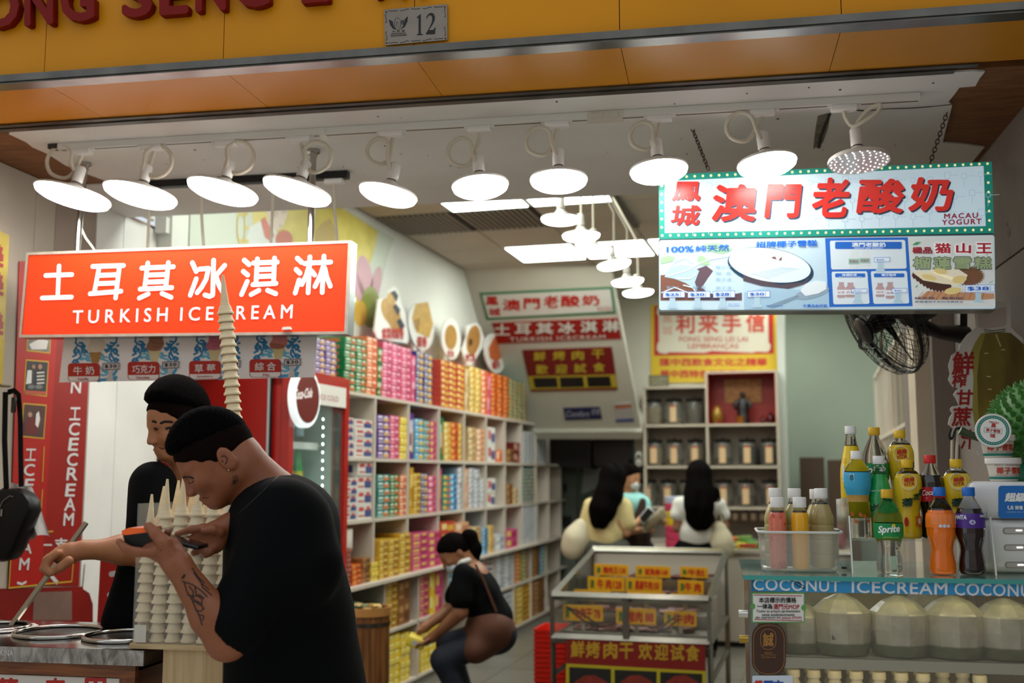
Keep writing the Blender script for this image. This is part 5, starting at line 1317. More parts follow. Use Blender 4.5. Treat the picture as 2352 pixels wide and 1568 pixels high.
# ------------------------------------------------------------------ wall fan
def basis(n, up):
    n = Vector(n).normalized(); x = Vector(up).cross(n).normalized(); y = n.cross(x)
    m = Matrix.Identity(4)
    for i, e in enumerate((x, y, n)):
        for k in range(3): m[k][i] = e[k]
    return m
fc = FA.w(*FA.px(2030, 735, v=4.2))
fm = Matrix.Translation(fc) @ basis((-.82, -.07, -.42), (0, 0, 1))
t = thing('wall_fan', 'black wall fan with a wire cage hanging under the picture menu', 'fan', fm)
m_fan = mk('#0d0d0e', .35)
rf = .215
mb = MB()
for zz, ss in ((1, 1), (-1, -1)):
    for k in range(7):
        a = k / 6 * math.pi / 2; r = rf * math.cos(a * .93); z = .075 * math.sin(a) * zz + .012 * zz
        if r < .05: continue
        mb.tube([(r * math.cos(q), r * math.sin(q), z) for q in [2 * math.pi * i / 40 for i in range(40)]], .0016, 4, closed=True)
    for k in range(60):
        q0 = 2 * math.pi * k / 60
        mb.tube([(rf * math.cos(a * .93) * math.cos(q0 + a * .25 * zz), rf * math.cos(a * .93) * math.sin(q0 + a * .25 * zz), .075 * math.sin(a) * zz + .012 * zz) for a in [i / 6 * math.pi / 2 * .96 for i in range(7)]], .0011, 3)
o = mb.build('cage', m_fan, t); o['kind'] = 'stuff'
MB().tube([(rf * math.cos(q), rf * math.sin(q), 0) for q in [2 * math.pi * i / 48 for i in range(48)]], .007, 6, closed=True).build('cage_band', m_fan, t)
for k in range(4):
    q = math.pi / 2 * k + .4
    MB().tube([(rf * math.cos(a) * math.cos(q), rf * math.cos(a) * math.sin(q), .08 * math.sin(a) + .012) for a in [i / 6 * math.pi / 2 * .9 for i in range(7)]], .008, 5, flat=.4).build('cage_rib', m_fan, t)
MB().lathe([(.05, .08), (.052, .09), (.045, .096), (.0001, .098)], 20).build('badge', mk('#26262a', .3), t)
MB().lathe([(.030, -.03), (.032, .05), (.02, .06)], 18).build('hub', m_fan, t)
for k in range(5):
    q = 2 * math.pi * k / 5; pts = []
    mb = MB(); rows = []
    for i in range(7):
        r = .03 + i * .026; w = .30 + .16 * math.sin(i / 6 * math.pi)
        rows.append([(r * math.cos(q + w * s), r * math.sin(q + w * s), .016 * s * 2 + .002) for s in (-.5, -.17, .17, .5)] + [(r * math.cos(q + w * s), r * math.sin(q + w * s), .016 * s * 2) for s in (.5, .17, -.17, -.5)])
    mb.loft(rows).build('blade', mk('#1b1b1e', .3), t)
MB().lathe([(.07, -.20), (.075, -.18), (.075, -.10), (.06, -.075)], 22).build('motor', m_fan, t)
inv = fm.inverted()
P2 = lambda x, y, v: inv @ Vector(FA.w(*FA.px(x, y, v=v)))
MB().tube([P2(2095, 738, 4.25), P2(2120, 748, 4.28), P2(2150, 762, 4.32), P2(2215, 768, 4.40)], [.034, .040, .036, .050], 10, flat=.7).build('arm', m_fan, t)
MB().lathe([(.006, 0), (.006, .004)], 10, M=Matrix.Translation(P2(2103, 745, 4.21))).build('bolt', mk('#8a8a88', .3, 1.0), t)
wp = [P2(x, y, 4.42) for x, y in ((2205, 716), (2222, 716), (2222, 802), (2205, 802))]
d_ = Vector(FA.w(0, .05, 0)); d_ = inv.to_3x3() @ d_
MB().add(wp + [p + d_ for p in wp], [(0, 1, 2, 3), (7, 6, 5, 4), (0, 4, 5, 1), (1, 5, 6, 2), (2, 6, 7, 3), (3, 7, 4, 0)]).build('wall_plate', m_fan, t)
tag(MB().tube([FA.w(*FA.px(2212, 800, v=4.44)), FA.w(*FA.px(2210, 880, v=4.44)), FA.w(*FA.px(2206, 990, v=4.44))], .006, 6).build('fan_cord', m_fan), 'black cord running down the wall from the fan bracket', 'cord')

# ------------------------------------------------------------------ sugar cane juice cut-out
c6 = lambda pts: [(1960 + x / 3.732, 700 + y / 3.732) for x, y in pts]
vj = 3.98
p = FA.px(2270, 900, v=vj)
t = thing('juice_cutout_sign', 'bottle shaped sugar cane juice cut-out with red characters on the right wall', 'sign', FA.m4(*p))
b = Board(t)
OUT = c6([(1030, -30), (1345, -30), (1350, 190), (1390, 235), (1480, 310), (1600, 420), (1640, 800), (1640, 1400), (1400, 1440), (1180, 1370), (1130, 1345), (1070, 1280), (1060, 1250), (1000, 1250), (985, 1220), (940, 1222), (905, 1190), (900, 1120), (930, 1060), (860, 1060), (815, 1025), (825, 970), (850, 930), (830, 895), (850, 870), (905, 860), (880, 800), (858, 770), (880, 735), (905, 715), (850, 700), (815, 640), (830, 590), (815, 520), (845, 430), (905, 385), (920, 330), (980, 250), (1050, 195)])
MB().prism(b.P(OUT), 0, .008).build('backing', mk('#d9d4cc', .5, dirt=(70, .74, '#6a6258')), t)
b.poly('bottle_print', c6([(1095, 245), (1285, 235), (1350, 240), (1420, 300), (1560, 430), (1610, 800), (1610, 1400), (1180, 1340), (1050, 1090), (1020, 900), (1030, 620), (1010, 480), (1000, 420), (1040, 330)]), mk('#8a7d26', .4, wave=(3, 3, 1, 2, '#5e4a18'), dirt=(90, .74, '#3a2c10')), 1)
b.poly('bottle_print', c6([(1000, 420), (1040, 330), (1095, 245), (1130, 250), (1080, 420), (1060, 620), (1070, 900), (1090, 1100), (1050, 1090), (1020, 900), (1030, 620)]), mk('#a09440', .4), 2)
b.poly('cap_print', c6([(1065, 60), (1310, 20), (1312, 165), (1290, 185), (1110, 205), (1070, 190)]), mk('#c4b4aa', .5), 1)
b.strokes('cap_print', [c6([(1120, 212), (1200, 222), (1300, 208)]), c6([(1125, 230), (1210, 238), (1300, 225)])], 2, mk('#5c6440', .4), 2)
b.strokes('glint_print', [c6([(1222, 255), (1240, 300), (1262, 355)])] + [c6([(x, y), (x + 28, y)]) for x, y in ((1125, 415), (1145, 615), (1155, 723), (1165, 828), (1180, 935), (1270, 385), (1330, 840))], 2.2, mk('#cfc890', .4), 3)
mr = mk('#a3140e', .4)
for ch, x0, y0, x1, y1 in (('鮮', 840, 400, 1037, 600), ('榨', 843, 582, 972, 708), ('甘', 885, 725, 1027, 860), ('蔗', 840, 875, 1018, 1040), ('汁', 920, 1065, 1042, 1238)):
    (a, bb_), (c, d) = c6([(x0, y0), (x1, y1)]); b.text('character', ch, a, bb_, c, d, mr, 3, .028, .08)
cb = [FA.w(*FA.px(x, y, v=vj - .03)) for x, y in ((2186, 1060), (2187, 1010), (2190, 990), (2197, 986), (2200, 1000), (2198, 1030), (2197, 1062))]
tag(MB().tube(catm(cb, 4), .005, 6).build('hanging_cable', m_goose), 'loop of pale cable hanging below the juice cut-out', 'cable')
tag(MB().tube(catm([FA.w(*FA.px(x, y, v=vj - .035)) for x, y in ((2184, 985), (2180, 998), (2184, 1008), (2190, 1000), (2195, 985), (2208, 982))], 4), .004, 6).build('wire_hook', m_ink), 'black wire hook beside the red characters of the juice sign', 'hook')
# price board on the right wall
p = FA.px(2130, 965, u=1.046)
t = thing('wall_price_board', 'narrow brown picture price board on the right wall', 'board', wall_m4(FA, 1.046, p[1], p[2], 'R'))
b = Board(t)
q = [(2112, 890), (2138, 875), (2146, 1052), (2118, 1062)]
MB().prism(b.P(q), 0, .004).build('board', mk('#7d5a40', .5), t)
for k in range(4):
    for j in range(2):
        s0, s1 = .12 + k * .18, .27 + k * .18; a0, a1 = (.08, .46) if j == 0 else (.54, .92)
        L_ = lambda s, a: tuple((1 - a) * ((1 - s) * q[0][i] + s * q[3][i]) + a * ((1 - s) * q[1][i] + s * q[2][i]) for i in (0, 1))
        b.poly('photo', [L_(s0, a0), L_(s0, a1), L_(s1, a1), L_(s1, a0)], mk(('#5c3c2c', '#8a6038', '#6a4a3c', '#a07a50')[(k + j) % 4], .4, noise=(40, .4)), 1)
b.poly('footer', [L_(.86, 0), L_(.86, 1), L_(1, 1), L_(1, 0)], mk('#8a2a22', .5), 1)

# ------------------------------------------------------------------ power bank dispenser with cups and a durian on it
vd = 2.93
pl, pt = FA.px(2236, 1318, v=vd), FA.px(2236, 1106, v=vd)
zd = pt[2]; ud = pl[0]
t = thing('power_bank_dispenser', 'white power bank dispenser with a blue label on the counter', 'dispenser', FA.m4(ud, vd, gz + .001))
hd = zd - gz - .001
m_wp = mk('#dcdcdc', .3, coat=.3)
MB().rbox(0, .24, 0, .20, 0, hd * .585, .018).build('lower_body', m_wp, t)
MB().rbox(-.002, .242, -.002, .202, hd * .59, hd, .020).build('upper_body', m_wp, t)
b = Board(t, -.0025)
b.poly('label', rrect(2293, 1115, 2420, 1190, 7), mk('#1a6fc0', .3), 1)
b.text('lettering', '超級', 2307, 1131, 2356, 1152, wtx, 2, .05, .12); b.text('lettering', '充電', 2360, 1131, 2409, 1152, wtx, 2, .05, .12)
b.text('lettering', 'Ui', 2314, 1161, 2327, 1170, wtx, 2, .03); b.text('lettering', '微電', 2331, 1161, 2349, 1170, wtx, 2, .02)
b.text('lettering', '加盟電話 +853 6288 7788', 2311, 1174, 2370, 1177, mk('#a8c8e8', .4), 2)
b.y = -.0005
for k, (y0, y1) in enumerate(((1211, 1226), (1250, 1264), (1290, 1304))):
    b.poly('slot', rrect(2303 + k * 2.5, y0, 2425, y1, 6.5), mk('#8c8884', .3), 1)
    b.poly('slot_face', rrect(2306 + k * 2.5, y0 + 2, 2422, y1 - 1.5, 5), mk('#b9b5b0', .3), 2)
    b.poly('slot_light', rrect(2333 + k * 2, y0 + 5.5, 2347 + k * 2, y0 + 8, 1), mk('#ffffff', .3, emit=4), 3)
b.polys('vent', [rect(2313 + k * 5, 1319, 2315 + k * 5, 1324) for k in range(9)], m_ink, 1)['kind'] = 'stuff'
# ice cream cups
m_cup, m_lid, m_tl = mk('#d8d2c6', .5), mk('#e0dcd6', .45), mk('#147a6a', .45)
def cup(label, M, lid_art=False):
    t = thing('ice_cream_cup', label, 'cup', M, 'paper ice cream cups')
    MB().lathe([(.0001, 0), (.031, 0), (.0325, .002), (.039, .044)], 30).build('cup_wall', m_cup, t)
    MB().lathe([(.0335, .0045), (.0350, .010)], 30, cap0=False, cap1=False, M=Matrix.Scale(1.012, 4)).build('band', m_tl, t)
    MB().lathe([(.041, .042), (.0425, .043), (.0425, .055), (.041, .057), (.038, .0555), (.0001, .0555)], 32).build('lid', m_lid, t)
    arc_text(t, '椰子雪糕', .0378, 8, 105, .017, .034, mk('#b8402c', .5), .03)
    arc_text(t, 'WITH TRADITION', .0390, 0, 100, .037, .0405, mk('#7a3a2c', .5), .0)
    arc_text(t, 'COCONUT ICE CREAM', .0362, 0, 100, .0125, .0155, mk('#7a3a2c', .5), .0)
    if lid_art:
        def art(name, polys, mat, z):
            mb = MB()
            for pl_ in polys: mb.add([(x, y, z) for x, y in pl_], [tuple(range(len(pl_)))])
            return mb.build(name, mat, t)
        art('lid_print', [ell(0, 0, .0375, .0375, 32)], m_tl, .0562); art('lid_print', [ell(0, 0, .0300, .0300, 32)], m_lid, .0565)
        art('lid_dots', [ell(.0337 * math.cos(q), .0337 * math.sin(q), .0011, .0011, 6) for q in [2 * math.pi * k / 36 for k in range(36)]], m_lid, .0566)['kind'] = 'stuff'
        def lt(s, x0, x1, y0, y1, mat, bold=.02):
            a, fs, lay = glyphs(s, bold); MB().add([(x0 + (x1 - x0) * q[0], y0 + (y1 - y0) * q[1], .0569 + e) for q, e in zip(a, lay)], fs).build('lettering', mat, t)
        mrr = mk('#b03030', .5)
        lt('MACAU', -.011, .011, .018, .0225, mrr); lt('鳳', -.006, .006, .0075, .0175, mrr, .03); lt('椰子雪糕', -.0165, .0165, -.005, .0035, mrr, .02); lt('城', -.0065, .0065, -.0185, -.0085, mrr, .03)
        art('lid_print', [rect(-.021, .0050, .021, .0057), rect(-.021, -.0072, .021, -.0065), rect(-.021, -.0072, -.0203, .0057), rect(.0203, -.0072, .021, .0057)], m_tl, .0569)
    return t
vcu = vd + .085
u1 = FA.px(2306, 1100, v=vcu)[0]; u2 = FA.px(2292, 1050, v=vcu)[0]
s1_ = (2340 - 2269) / 2 * Vector(FA.w(u1, vcu, 0)).length / FPX / .0425
zc1 = zd + .0015
cup('lower paper ice cream cup of the two standing on the white dispenser', FA.m4(u1, vcu, zc1, .1) @ Matrix.Scale(s1_, 4))
cup('upper paper ice cream cup of the two standing on the white dispenser', FA.m4(u2, vcu, zc1 + .0575 * s1_, -.12) @ Matrix.Scale(s1_, 4))
c3 = FA.px(2281, 988, v=vcu - .05)
M = FA.m4(*c3) @ Matrix.Rotation(R(8), 4, 'Y') @ Matrix.Rotation(R(-14), 4, 'Z') @ Matrix.Rotation(R(86), 4, 'X') @ Matrix.Translation((0, 0, -.055 * s1_)) @ Matrix.Scale(s1_ * .98, 4)
cup('paper ice cream cup lying on the other two, green printed lid to the front', M, True)
# green durian with its stalk
pdn = FA.px(2394, 1048, v=vd + .20)
rd = 96 * Vector(FA.w(*pdn)).length / FPX
t = thing('green_durian', 'green spiky durian behind the paper cups', 'fruit', FA.m4(pdn[0], pdn[1], zd + rd * .98))
mb = MB().ball((0, 0, 0), rd * .93, rd * .93, rd * .98, n=24, m=16)
n = 420
for k in range(n):
    z = 1 - 2 * (k + .5) / n; a = k * 2.399963; r = math.sqrt(1 - z * z)
    d = Vector((r * math.cos(a), r * math.sin(a), z)); s = d.orthogonal().normalized(); s2 = d.cross(s)
    w = rd * .085
    mb.add([d * rd * .90 + (s * math.cos(q) + s2 * math.sin(q)) * w for q in [i * math.pi / 2.5 for i in range(5)]] + [d * rd * 1.06], [(i, (i + 1) % 5, 5) for i in range(5)])
mb.build('rind', mk('#3f7a30', .45, noise=(40, .3)), t)
iv = t.matrix_world.inverted()
bpy.context.view_layer.update()
P3 = [t.matrix_world.inverted() @ Vector(FA.w(*FA.px(x, y, v=vd + .10))) for x, y in ((2262, 1010), (2245, 1004), (2222, 996), (2205, 988))]
MB().tube([Vector((-rd * .8, -.05, -.0))] + P3, [.011, .0105, .010, .010, .0115], 9).build('stalk', mk('#2e3c22', .5), t)
tag(MB().lathe([(rd * .6, 0), (rd * .75, .02), (rd * .8, .05), (rd * .72, .05), (rd * .6, .01)], 24).build('fruit_dish', mk('#137a55', .35), mw=FA.m4(pdn[0], pdn[1], zd - .004)), 'dark green dish under the durian on the dispenser', 'dish')
struct('counter_block', MB().box(FA.px(2236, 1300, v=3.14)[0], 1.0, 3.14, 3.45, 0, zd - .006), m_linen, F0, 'plain cupboard behind the white dispenser')
# ------------------------------------------------------------------ drinks fridge in the recess
US = -2.79
f0, f1 = IN.px(655, 870, u=US)[1], IN.px(793, 869, u=US)[1]
hf = IN.px(793, 869, u=US)[2]
t = thing('drinks_fridge', 'tall red drinks fridge with a glass door and ICE COLD header', 'fridge', wall_m4(IN, US, f0, 0, 'L'))
wf = f1 - f0; dp = .72
m_fr, m_fi = mk('#a8140c', .3, coat=.3), mk('#b8ccc4', .4)
MB().box(0, wf, .05, dp, .10, .13).box(0, .04, .02, dp, .10, hf).box(wf - .04, wf, .02, dp, .10, hf).box(0, wf, .02, dp, hf - .10, hf).box(0, wf, dp - .03, dp, .1, hf).build('cabinet', m_fr, t)
MB().box(.02, wf - .02, .05, dp - .02, 0, .10).build('plinth', m_black, t)
MB().box(.042, wf - .042, dp - .05, dp - .031, .13, hf - .1).box(.041, .046, .06, dp - .05, .13, hf - .1).box(wf - .046, wf - .041, .06, dp - .05, .13, hf - .1).build('liner', m_fi, t)
df = MB()
for bx in ((0, .055, .13, hf - .02), (wf - .055, wf, .13, hf - .02)): df.box(bx[0], bx[1], -.03, .018, .12, hf - .004)
df.box(.055, wf - .055, -.03, .018, .12, .20).box(.055, wf - .055, -.03, .018, hf - .12, hf - .004)
door = df.build('door', m_fr, t)
MB().add([(.055, -.012, .2), (wf - .055, -.012, .2), (wf - .055, -.012, hf - .12), (.055, -.012, hf - .12)], [(0, 1, 2, 3)]).build('door_glass', pane('#a8c8c0', .12, .04), door)
MB().box(wf - .115, wf - .055, -.006, .012, .2, hf - .22).build('door_seal', m_black, door)
b = Board(t, -.031)
hz0, hz1 = b.p(735, 925)[1], b.p(735, 893)[1]
MB().box(.06, wf - .058, -.034, -.028, hz0 - .01, hz1 + .03).build('header', mk('#d6d0c8', .4, emit=.10), door)
b.y = -.0345
b.text('lettering', 'ICE COLD', 0, 0, 0, 0, mk('#a8402c', .4), 1, .0, quad=((735, 905), (777, 911), (777, 923), (735, 917)), parent=door)
# round lit sign
cx_, cz_ = b.p(692, 914); rr = .165
M = Matrix.Translation((cx_, -.036, cz_)) @ Matrix.Rotation(R(90), 4, 'X')
MB().lathe([(rr, 0), (rr, .03), (rr * .97, .036)], 36, M=M).build('round_sign', mk('#e0ecec', .3, emit=.7), door)
MB().lathe([(rr * .84, .036), (rr * .84, .042), (.0001, .0425)], 36, M=M).build('sign_face', mk('#6a100a', .35), door)
b.y = -.0792
b.text('lettering', 'Coca-Cola', 0, 0, 0, 0, mk('#f0e8e4', .4, emit=.3), 1, .012, .35, quad=((677, 894), (718, 890), (716, 912), (675, 918)), parent=door)
led = MB()
for k in range(24):
    s = k / 23; q = b.p(768 - 5 * s, 962 + 440 * s)
    led.box(q[0] - .006, q[0] + .006, -.009, -.007, q[1] - .006, q[1] + .006)
led.build('led_strip', mk('#e8fff8', .3, emit=9.0), door)['kind'] = 'stuff'
MB().box(.06, .07, .02, .03, .25, hf - .3).build('lamp_tube', mk('#e4fff6', .4, emit=14.0), t)
fr_lab = mk('#d8e0dc', .4)
for k, y in enumerate((1008, 1120, 1232, 1345)):
    zsf = b.p(700, y)[1] - .02
    MB().box(.05, wf - .05, .09, dp - .06, zsf - .008, zsf).build('shelf', mk('#c8d2cc', .4), t)
    MB().box(.08, wf - .2, .078, .088, zsf - .028, zsf + .012).build('price_rail', fr_lab, t)
    gs = mk('#1c9a3a', .15, coat=.5)
    for i in range(4):
        o = thing('fridge_bottle', '%s in the fridge, %s shelf, %s from the left' % ('green soda bottle with yellow band' if k else 'clear water bottle', ('top', 'second', 'third', 'lowest')[k], ('first', 'second', 'third', 'fourth')[i]), 'bottle', wall_m4(IN, US - .17, f0 + .14 + i * .125, zsf + .001, 'L'), 'bottles in the drinks fridge')
        sp_ = [(r, z * .27) for r, z in SCH]
        MB().lathe(sp_, 14).build('bottle_wall', gs if k else m_pet, o)
        MB().lathe([(.0145, .25), (.0145, .272), (.001, .273)], 12).build('cap', wtx, o)
        MB().lathe([(.0305, .05), (.031, .11)], 14, cap0=False, cap1=False).build('label', mk('#c9c020' if k else '#a8c8d8', .4), o)
b = Board(t, 0)
# trim of the side panel seen from the street
pz = thing('fridge_side_panel', 'red side panel beside the drinks fridge with a white edge strip', 'panel', IN.m4(IN.px(560, 1000, v=f0 - .03)[0], f0 - .03, 0))
bb = Board(pz)
ul, ur_ = bb.p(372, 1000)[0], bb.p(613, 1000)[0]
MB().box(ul, ur_, 0, .02, .05, hf + .02).build('panel', mk('#a3160e', .35), pz)
MB().box(ur_, ur_ + .012, -.004, .02, .05, hf + .02).build('edge_strip', mk('#c8ccd0', .3, .5), pz)
MB().box(ur_ + .012, ur_ + .02, -.001, .02, .05, hf + .02).build('gasket', m_black, pz)
bb.strokes('mark_print', [ell(572, 1015, 7, 9, 16) + [(579, 1015)]], 1.6, mk('#d8a8a0', .4), 1); bb.text('mark_print', 'R', 569, 1010, 575, 1020, mk('#d8a8a0', .4), 1)

# ------------------------------------------------------------------ wall shelf unit and its goods
rowz = [IN.px(793, 895, u=US)[2], IN.px(793, 1049, u=US)[2], IN.px(793, 1197, u=US)[2], IN.px(790, 1350, u=US)[2], IN.px(1012, 1404, u=US)[2], IN.px(1256, 1402, u=US)[2]]
v0s, v1s = f1 + .01, 12.3
t = thing('shelf_unit', 'long cream shelf unit of open compartments along the left wall', 'shelf', I0)
m_sh = mk('#c9bcae', .6, noise=(3, .08))
for k, z in enumerate(rowz):
    lip = .05 if k == 3 else 0.0
    MB().box(-3.09, US + lip, v0s, v1s, z - .022, z - .001).build('shelf_board', m_sh, t)
MB().box(-3.098, -3.085, v0s, v1s, 0, rowz[0]).build('back_panel', mk('#b9aea2', .7), t)
MB().box(-3.09, US - .02, v0s, v1s, 0, rowz[5] - .022).build('plinth', mk('#8a8278', .6), t)
upx = [862, 939, 1009, 1067, 1117, 1161, 1199]
uv = [v0s + .01] + [IN.px(x, 1000, u=US)[1] for x in upx]
while uv[-1] < 12.0: uv.append(uv[-1] + .56)
for v_ in uv:
    MB().box(-3.09, US, v_ - .011, v_ + .011, rowz[3], rowz[0] - .02).build('upright', m_sh, t)
lv = [IN.px(x, y, u=US)[1] for x, y in ((800, 1480), (884, 1380), (962, 1360), (1030, 1350), (1085, 1340), (1137, 1330), (1181, 1310), (1221, 1300), (1256, 1290))]
while lv[-1] < 12.0: lv.append(lv[-1] + .6)
for v_ in lv:
    MB().box(-3.09, US, v_ - .012, v_ + .012, rowz[5], rowz[3] - .02).build('upright', m_sh, t)
KINDS = {  # name: base, picture, tag
    'purple': ('#5a2f80', '#c9a06a', '#e0d8e8'), 'green': ('#12703c', '#b8683a', '#d8e0c8'), 'orange': ('#e0794a', '#c85a30', '#f0d8c0'), 'pink': ('#d8587e', '#b04468', '#f0c0cc'),
    'indigo': ('#38307c', '#d8a030', '#e0e0d0'), 'red and yellow': ('#c04430', '#d8a83c', '#e8d088'), 'pale yellow': ('#d8b45c', '#c88a3a', '#ecdca0'), 'orange red': ('#cf5a20', '#a83c1c', '#e8a858'),
    'white': ('#d8d4cc', '#3c4a80', '#c04848'), 'yellow': ('#dfb81c', '#e8d04a', '#f0e8a0'), 'blue': ('#2c8cb4', '#d8b040', '#c8e0e8'), 'tan': ('#c8a878', '#a88050', '#e0d0a8'), 'gold': ('#c89a2c', '#9c6a20', '#e8d080'),
    'teal': ('#2c7c74', '#c87848', '#d0e0d8'), 'sky blue': ('#4a94c0', '#3c5c90', '#c0dce8'), 'silver': ('#c0bfc4', '#98989c', '#e4e4e8'), 'dark red': ('#6a1c18', '#a85848', '#c8a090'), 'brown': ('#8a5a30', '#6c421e', '#b88a58'), 'peach': ('#d8a078', '#b87a58', '#ecd4b8'), 'magenta': ('#c84a78', '#a82c58', '#e0c060'), 'multi': ('#3c8a7a', '#d06050', '#e0c840')}
_bx = {}
def goods_mesh(kind, w, h, d):
    key = (kind, round(w, 3), round(h, 3))
    if key not in _bx:
        a, p_, g_ = KINDS[kind]
        mb = MB().box(.0008, w - .0008, 0, d, .0006, h - .0012, 0)
        q = lambda x0, x1, z0, z1, y, mi: mb.add([(x0 * w, y, z0 * h), (x1 * w, y, z0 * h), (x1 * w, y, z1 * h), (x0 * w, y, z1 * h)], [(0, 1, 2, 3)], mi)
        q(.50, .94, .14, .66, -.0006, 1); q(.10, .44, .56, .84, -.0006, 2); q(.08, .46, .18, .30, -.0006, 2); q(.60, .84, .60, .86, -.0009, 2)
        mb.add([(-.0004, d * .15, .2 * h), (-.0004, d * .85, .2 * h), (-.0004, d * .85, .7 * h), (-.0004, d * .15, .7 * h)], [(0, 3, 2, 1)], 1)
        _bx[key] = mb.mesh('goods_box', [mk(a, .38), mk(p_, .4), mk(g_, .4)])
    return _bx[key]
FARX = 984.0
far_mb, far_mats, far_ix = MB(), [], {}
def far_box(kind, M, w, h, d):
    for j, hx in enumerate(KINDS[kind]):
        if hx not in far_ix: far_ix[hx] = len(far_mats); far_mats.append(mk(hx, .42))
    a, p_, g_ = [far_ix[x] for x in KINDS[kind]]
    far_mb.box(.0008, w - .0008, 0, d, .0006, h - .0012, a, M)
    for x0, x1, z0, z1, mi in ((.50, .94, .14, .66, p_), (.10, .44, .30, .84, g_)):
        far_mb.add([(x0 * w, -.0006, z0 * h), (x1 * w, -.0006, z0 * h), (x1 * w, -.0006, z1 * h), (x0 * w, -.0006, z1 * h)], [(0, 1, 2, 3)], mi, False, M)
def stack(row, x0, x1, ytop, n, kind, where, yref=None, d=.24, name='goods_box', u=US - .012):
    z = rowz[row]
    va, vb = IN.px(x0, ytop, u=u)[1], IN.px(x1, ytop, u=u)[1]
    zt_ = IN.px(x0, ytop, u=u)[2]
    h = (zt_ - z) / n
    if x0 > FARX:
        for k in range(n): far_box(kind, wall_m4(IN, u - random.uniform(0, .008), va, z + k * h, 'L'), vb - va, h, d)
        return
    me = goods_mesh(kind, vb - va, h, d)
    lab = '%s %s %s' % (kind, 'carton' if n > 1 else 'upright pack', where)
    for k in range(n):
        o = bpy.data.objects.new(name, me); COL.objects.link(o)
        o.matrix_world = wall_m4(IN, u - random.uniform(0, .008), va, z + k * h, 'L')
        tag(o, lab + ('' if n == 1 else ', bottom one' if k == 0 else ', top one' if k == n - 1 else ', %s up' % ordw(k + 1)), 'box', lab + ' stack' if n > 1 else None)
T_ = 'on the top shelf'
for x0, x1, y, n, k, w in ((700, 724, 768, 8, 'purple', 'in the first column above the fridge'), (724, 749, 773, 8, 'purple', 'in the second column above the fridge'), (749, 775, 779, 8, 'purple', 'in the third column above the fridge'),
    (793, 820, 771, 8, 'green', 'in the left green column ' + T_), (820, 844, 776, 8, 'green', 'in the right green column ' + T_), (844, 868, 771, 8, 'orange', 'in the column beside the green ones ' + T_), (869, 879, 797, 3, 'green', 'end on beside the orange column ' + T_),
    (880, 902, 783, 8, 'pink', 'in the left pink column ' + T_), (902, 924, 789, 8, 'pink', 'in the middle pink column ' + T_), (924, 946, 795, 8, 'pink', 'in the right pink column ' + T_), (947, 955, 815, 2, 'pink', 'end on beside the indigo ones ' + T_),
    (956.5, 974, 805, 8, 'indigo', 'in the left indigo column ' + T_), (974.5, 994, 810, 8, 'indigo', 'in the right indigo column ' + T_),
    (1014, 1032, 824, 8, 'red and yellow', 'in the left column of three ' + T_), (1032.5, 1050, 829, 8, 'red and yellow', 'in the middle column of three ' + T_), (1050.5, 1067, 834, 8, 'red and yellow', 'in the right column of three ' + T_), (1069, 1079, 845, 2, 'tan', 'end on beside the pale yellow ones ' + T_),
    (1080, 1093, 840, 8, 'pale yellow', 'in the left column ' + T_), (1093.5, 1106, 844, 8, 'pale yellow', 'in the right column ' + T_), (1107, 1121, 848, 8, 'orange', 'in the single column left of the orange red ones ' + T_), (1122, 1128, 860, 2, 'pink', 'end on beside the orange red ones ' + T_),
    (1129, 1143, 855, 9, 'orange red', 'in the left column ' + T_), (1143.5, 1157, 859, 9, 'orange red', 'in the middle column ' + T_), (1157.5, 1171, 863, 9, 'orange red', 'in the right column ' + T_)):
    stack(0, x0, x1, y, n, k, w)
S2 = 'on the second shelf'
for x0, x1, y, n, k, w in ((793, 815, 957, 5, 'white', 'with bright print beside the fridge ' + S2), (817, 858, 961, 4, 'white', 'with red print in the first compartment ' + S2),
    (868, 897, 951, 6, 'purple', 'in the purple column ' + S2), (897.5, 919, 953, 6, 'pink', 'between purple and yellow ' + S2), (919.5, 938, 957, 6, 'yellow', 'beside the pink ones ' + S2), (942, 951, 948, 1, 'purple', 'standing between the compartments ' + S2),
    (953, 974, 960, 6, 'blue', 'in the blue column ' + S2), (974.5, 989, 965, 6, 'teal', 'beside the blue column ' + S2), (989.5, 1004, 966, 6, 'magenta', 'beside the teal column ' + S2), (1012, 1019, 958, 1, 'green', 'standing between the compartments ' + S2),
    (1021, 1037, 968, 6, 'pale yellow', 'in the left column of the fourth compartment ' + S2), (1037.5, 1054, 969, 6, 'orange red', 'in the middle of the fourth compartment ' + S2), (1054.5, 1065, 972, 6, 'gold', 'in the right of the fourth compartment ' + S2),
    (1077, 1094, 980, 6, 'tan', 'in the left of the fifth compartment ' + S2), (1094.5, 1114, 984, 6, 'peach', 'in the right of the fifth compartment ' + S2), (1122, 1139, 980, 2, 'white', 'in plastic in the sixth compartment ' + S2), (1141, 1155, 1032, 1, 'orange', 'price card at the end of the sixth compartment ' + S2), (1164, 1180, 1030, 2, 'brown', 'in the left of the seventh compartment ' + S2), (1181, 1196, 1015, 2, 'dark red', 'in the right of the seventh compartment ' + S2)):
    stack(1, x0, x1, y, n, k, w)
S3 = 'on the third shelf'
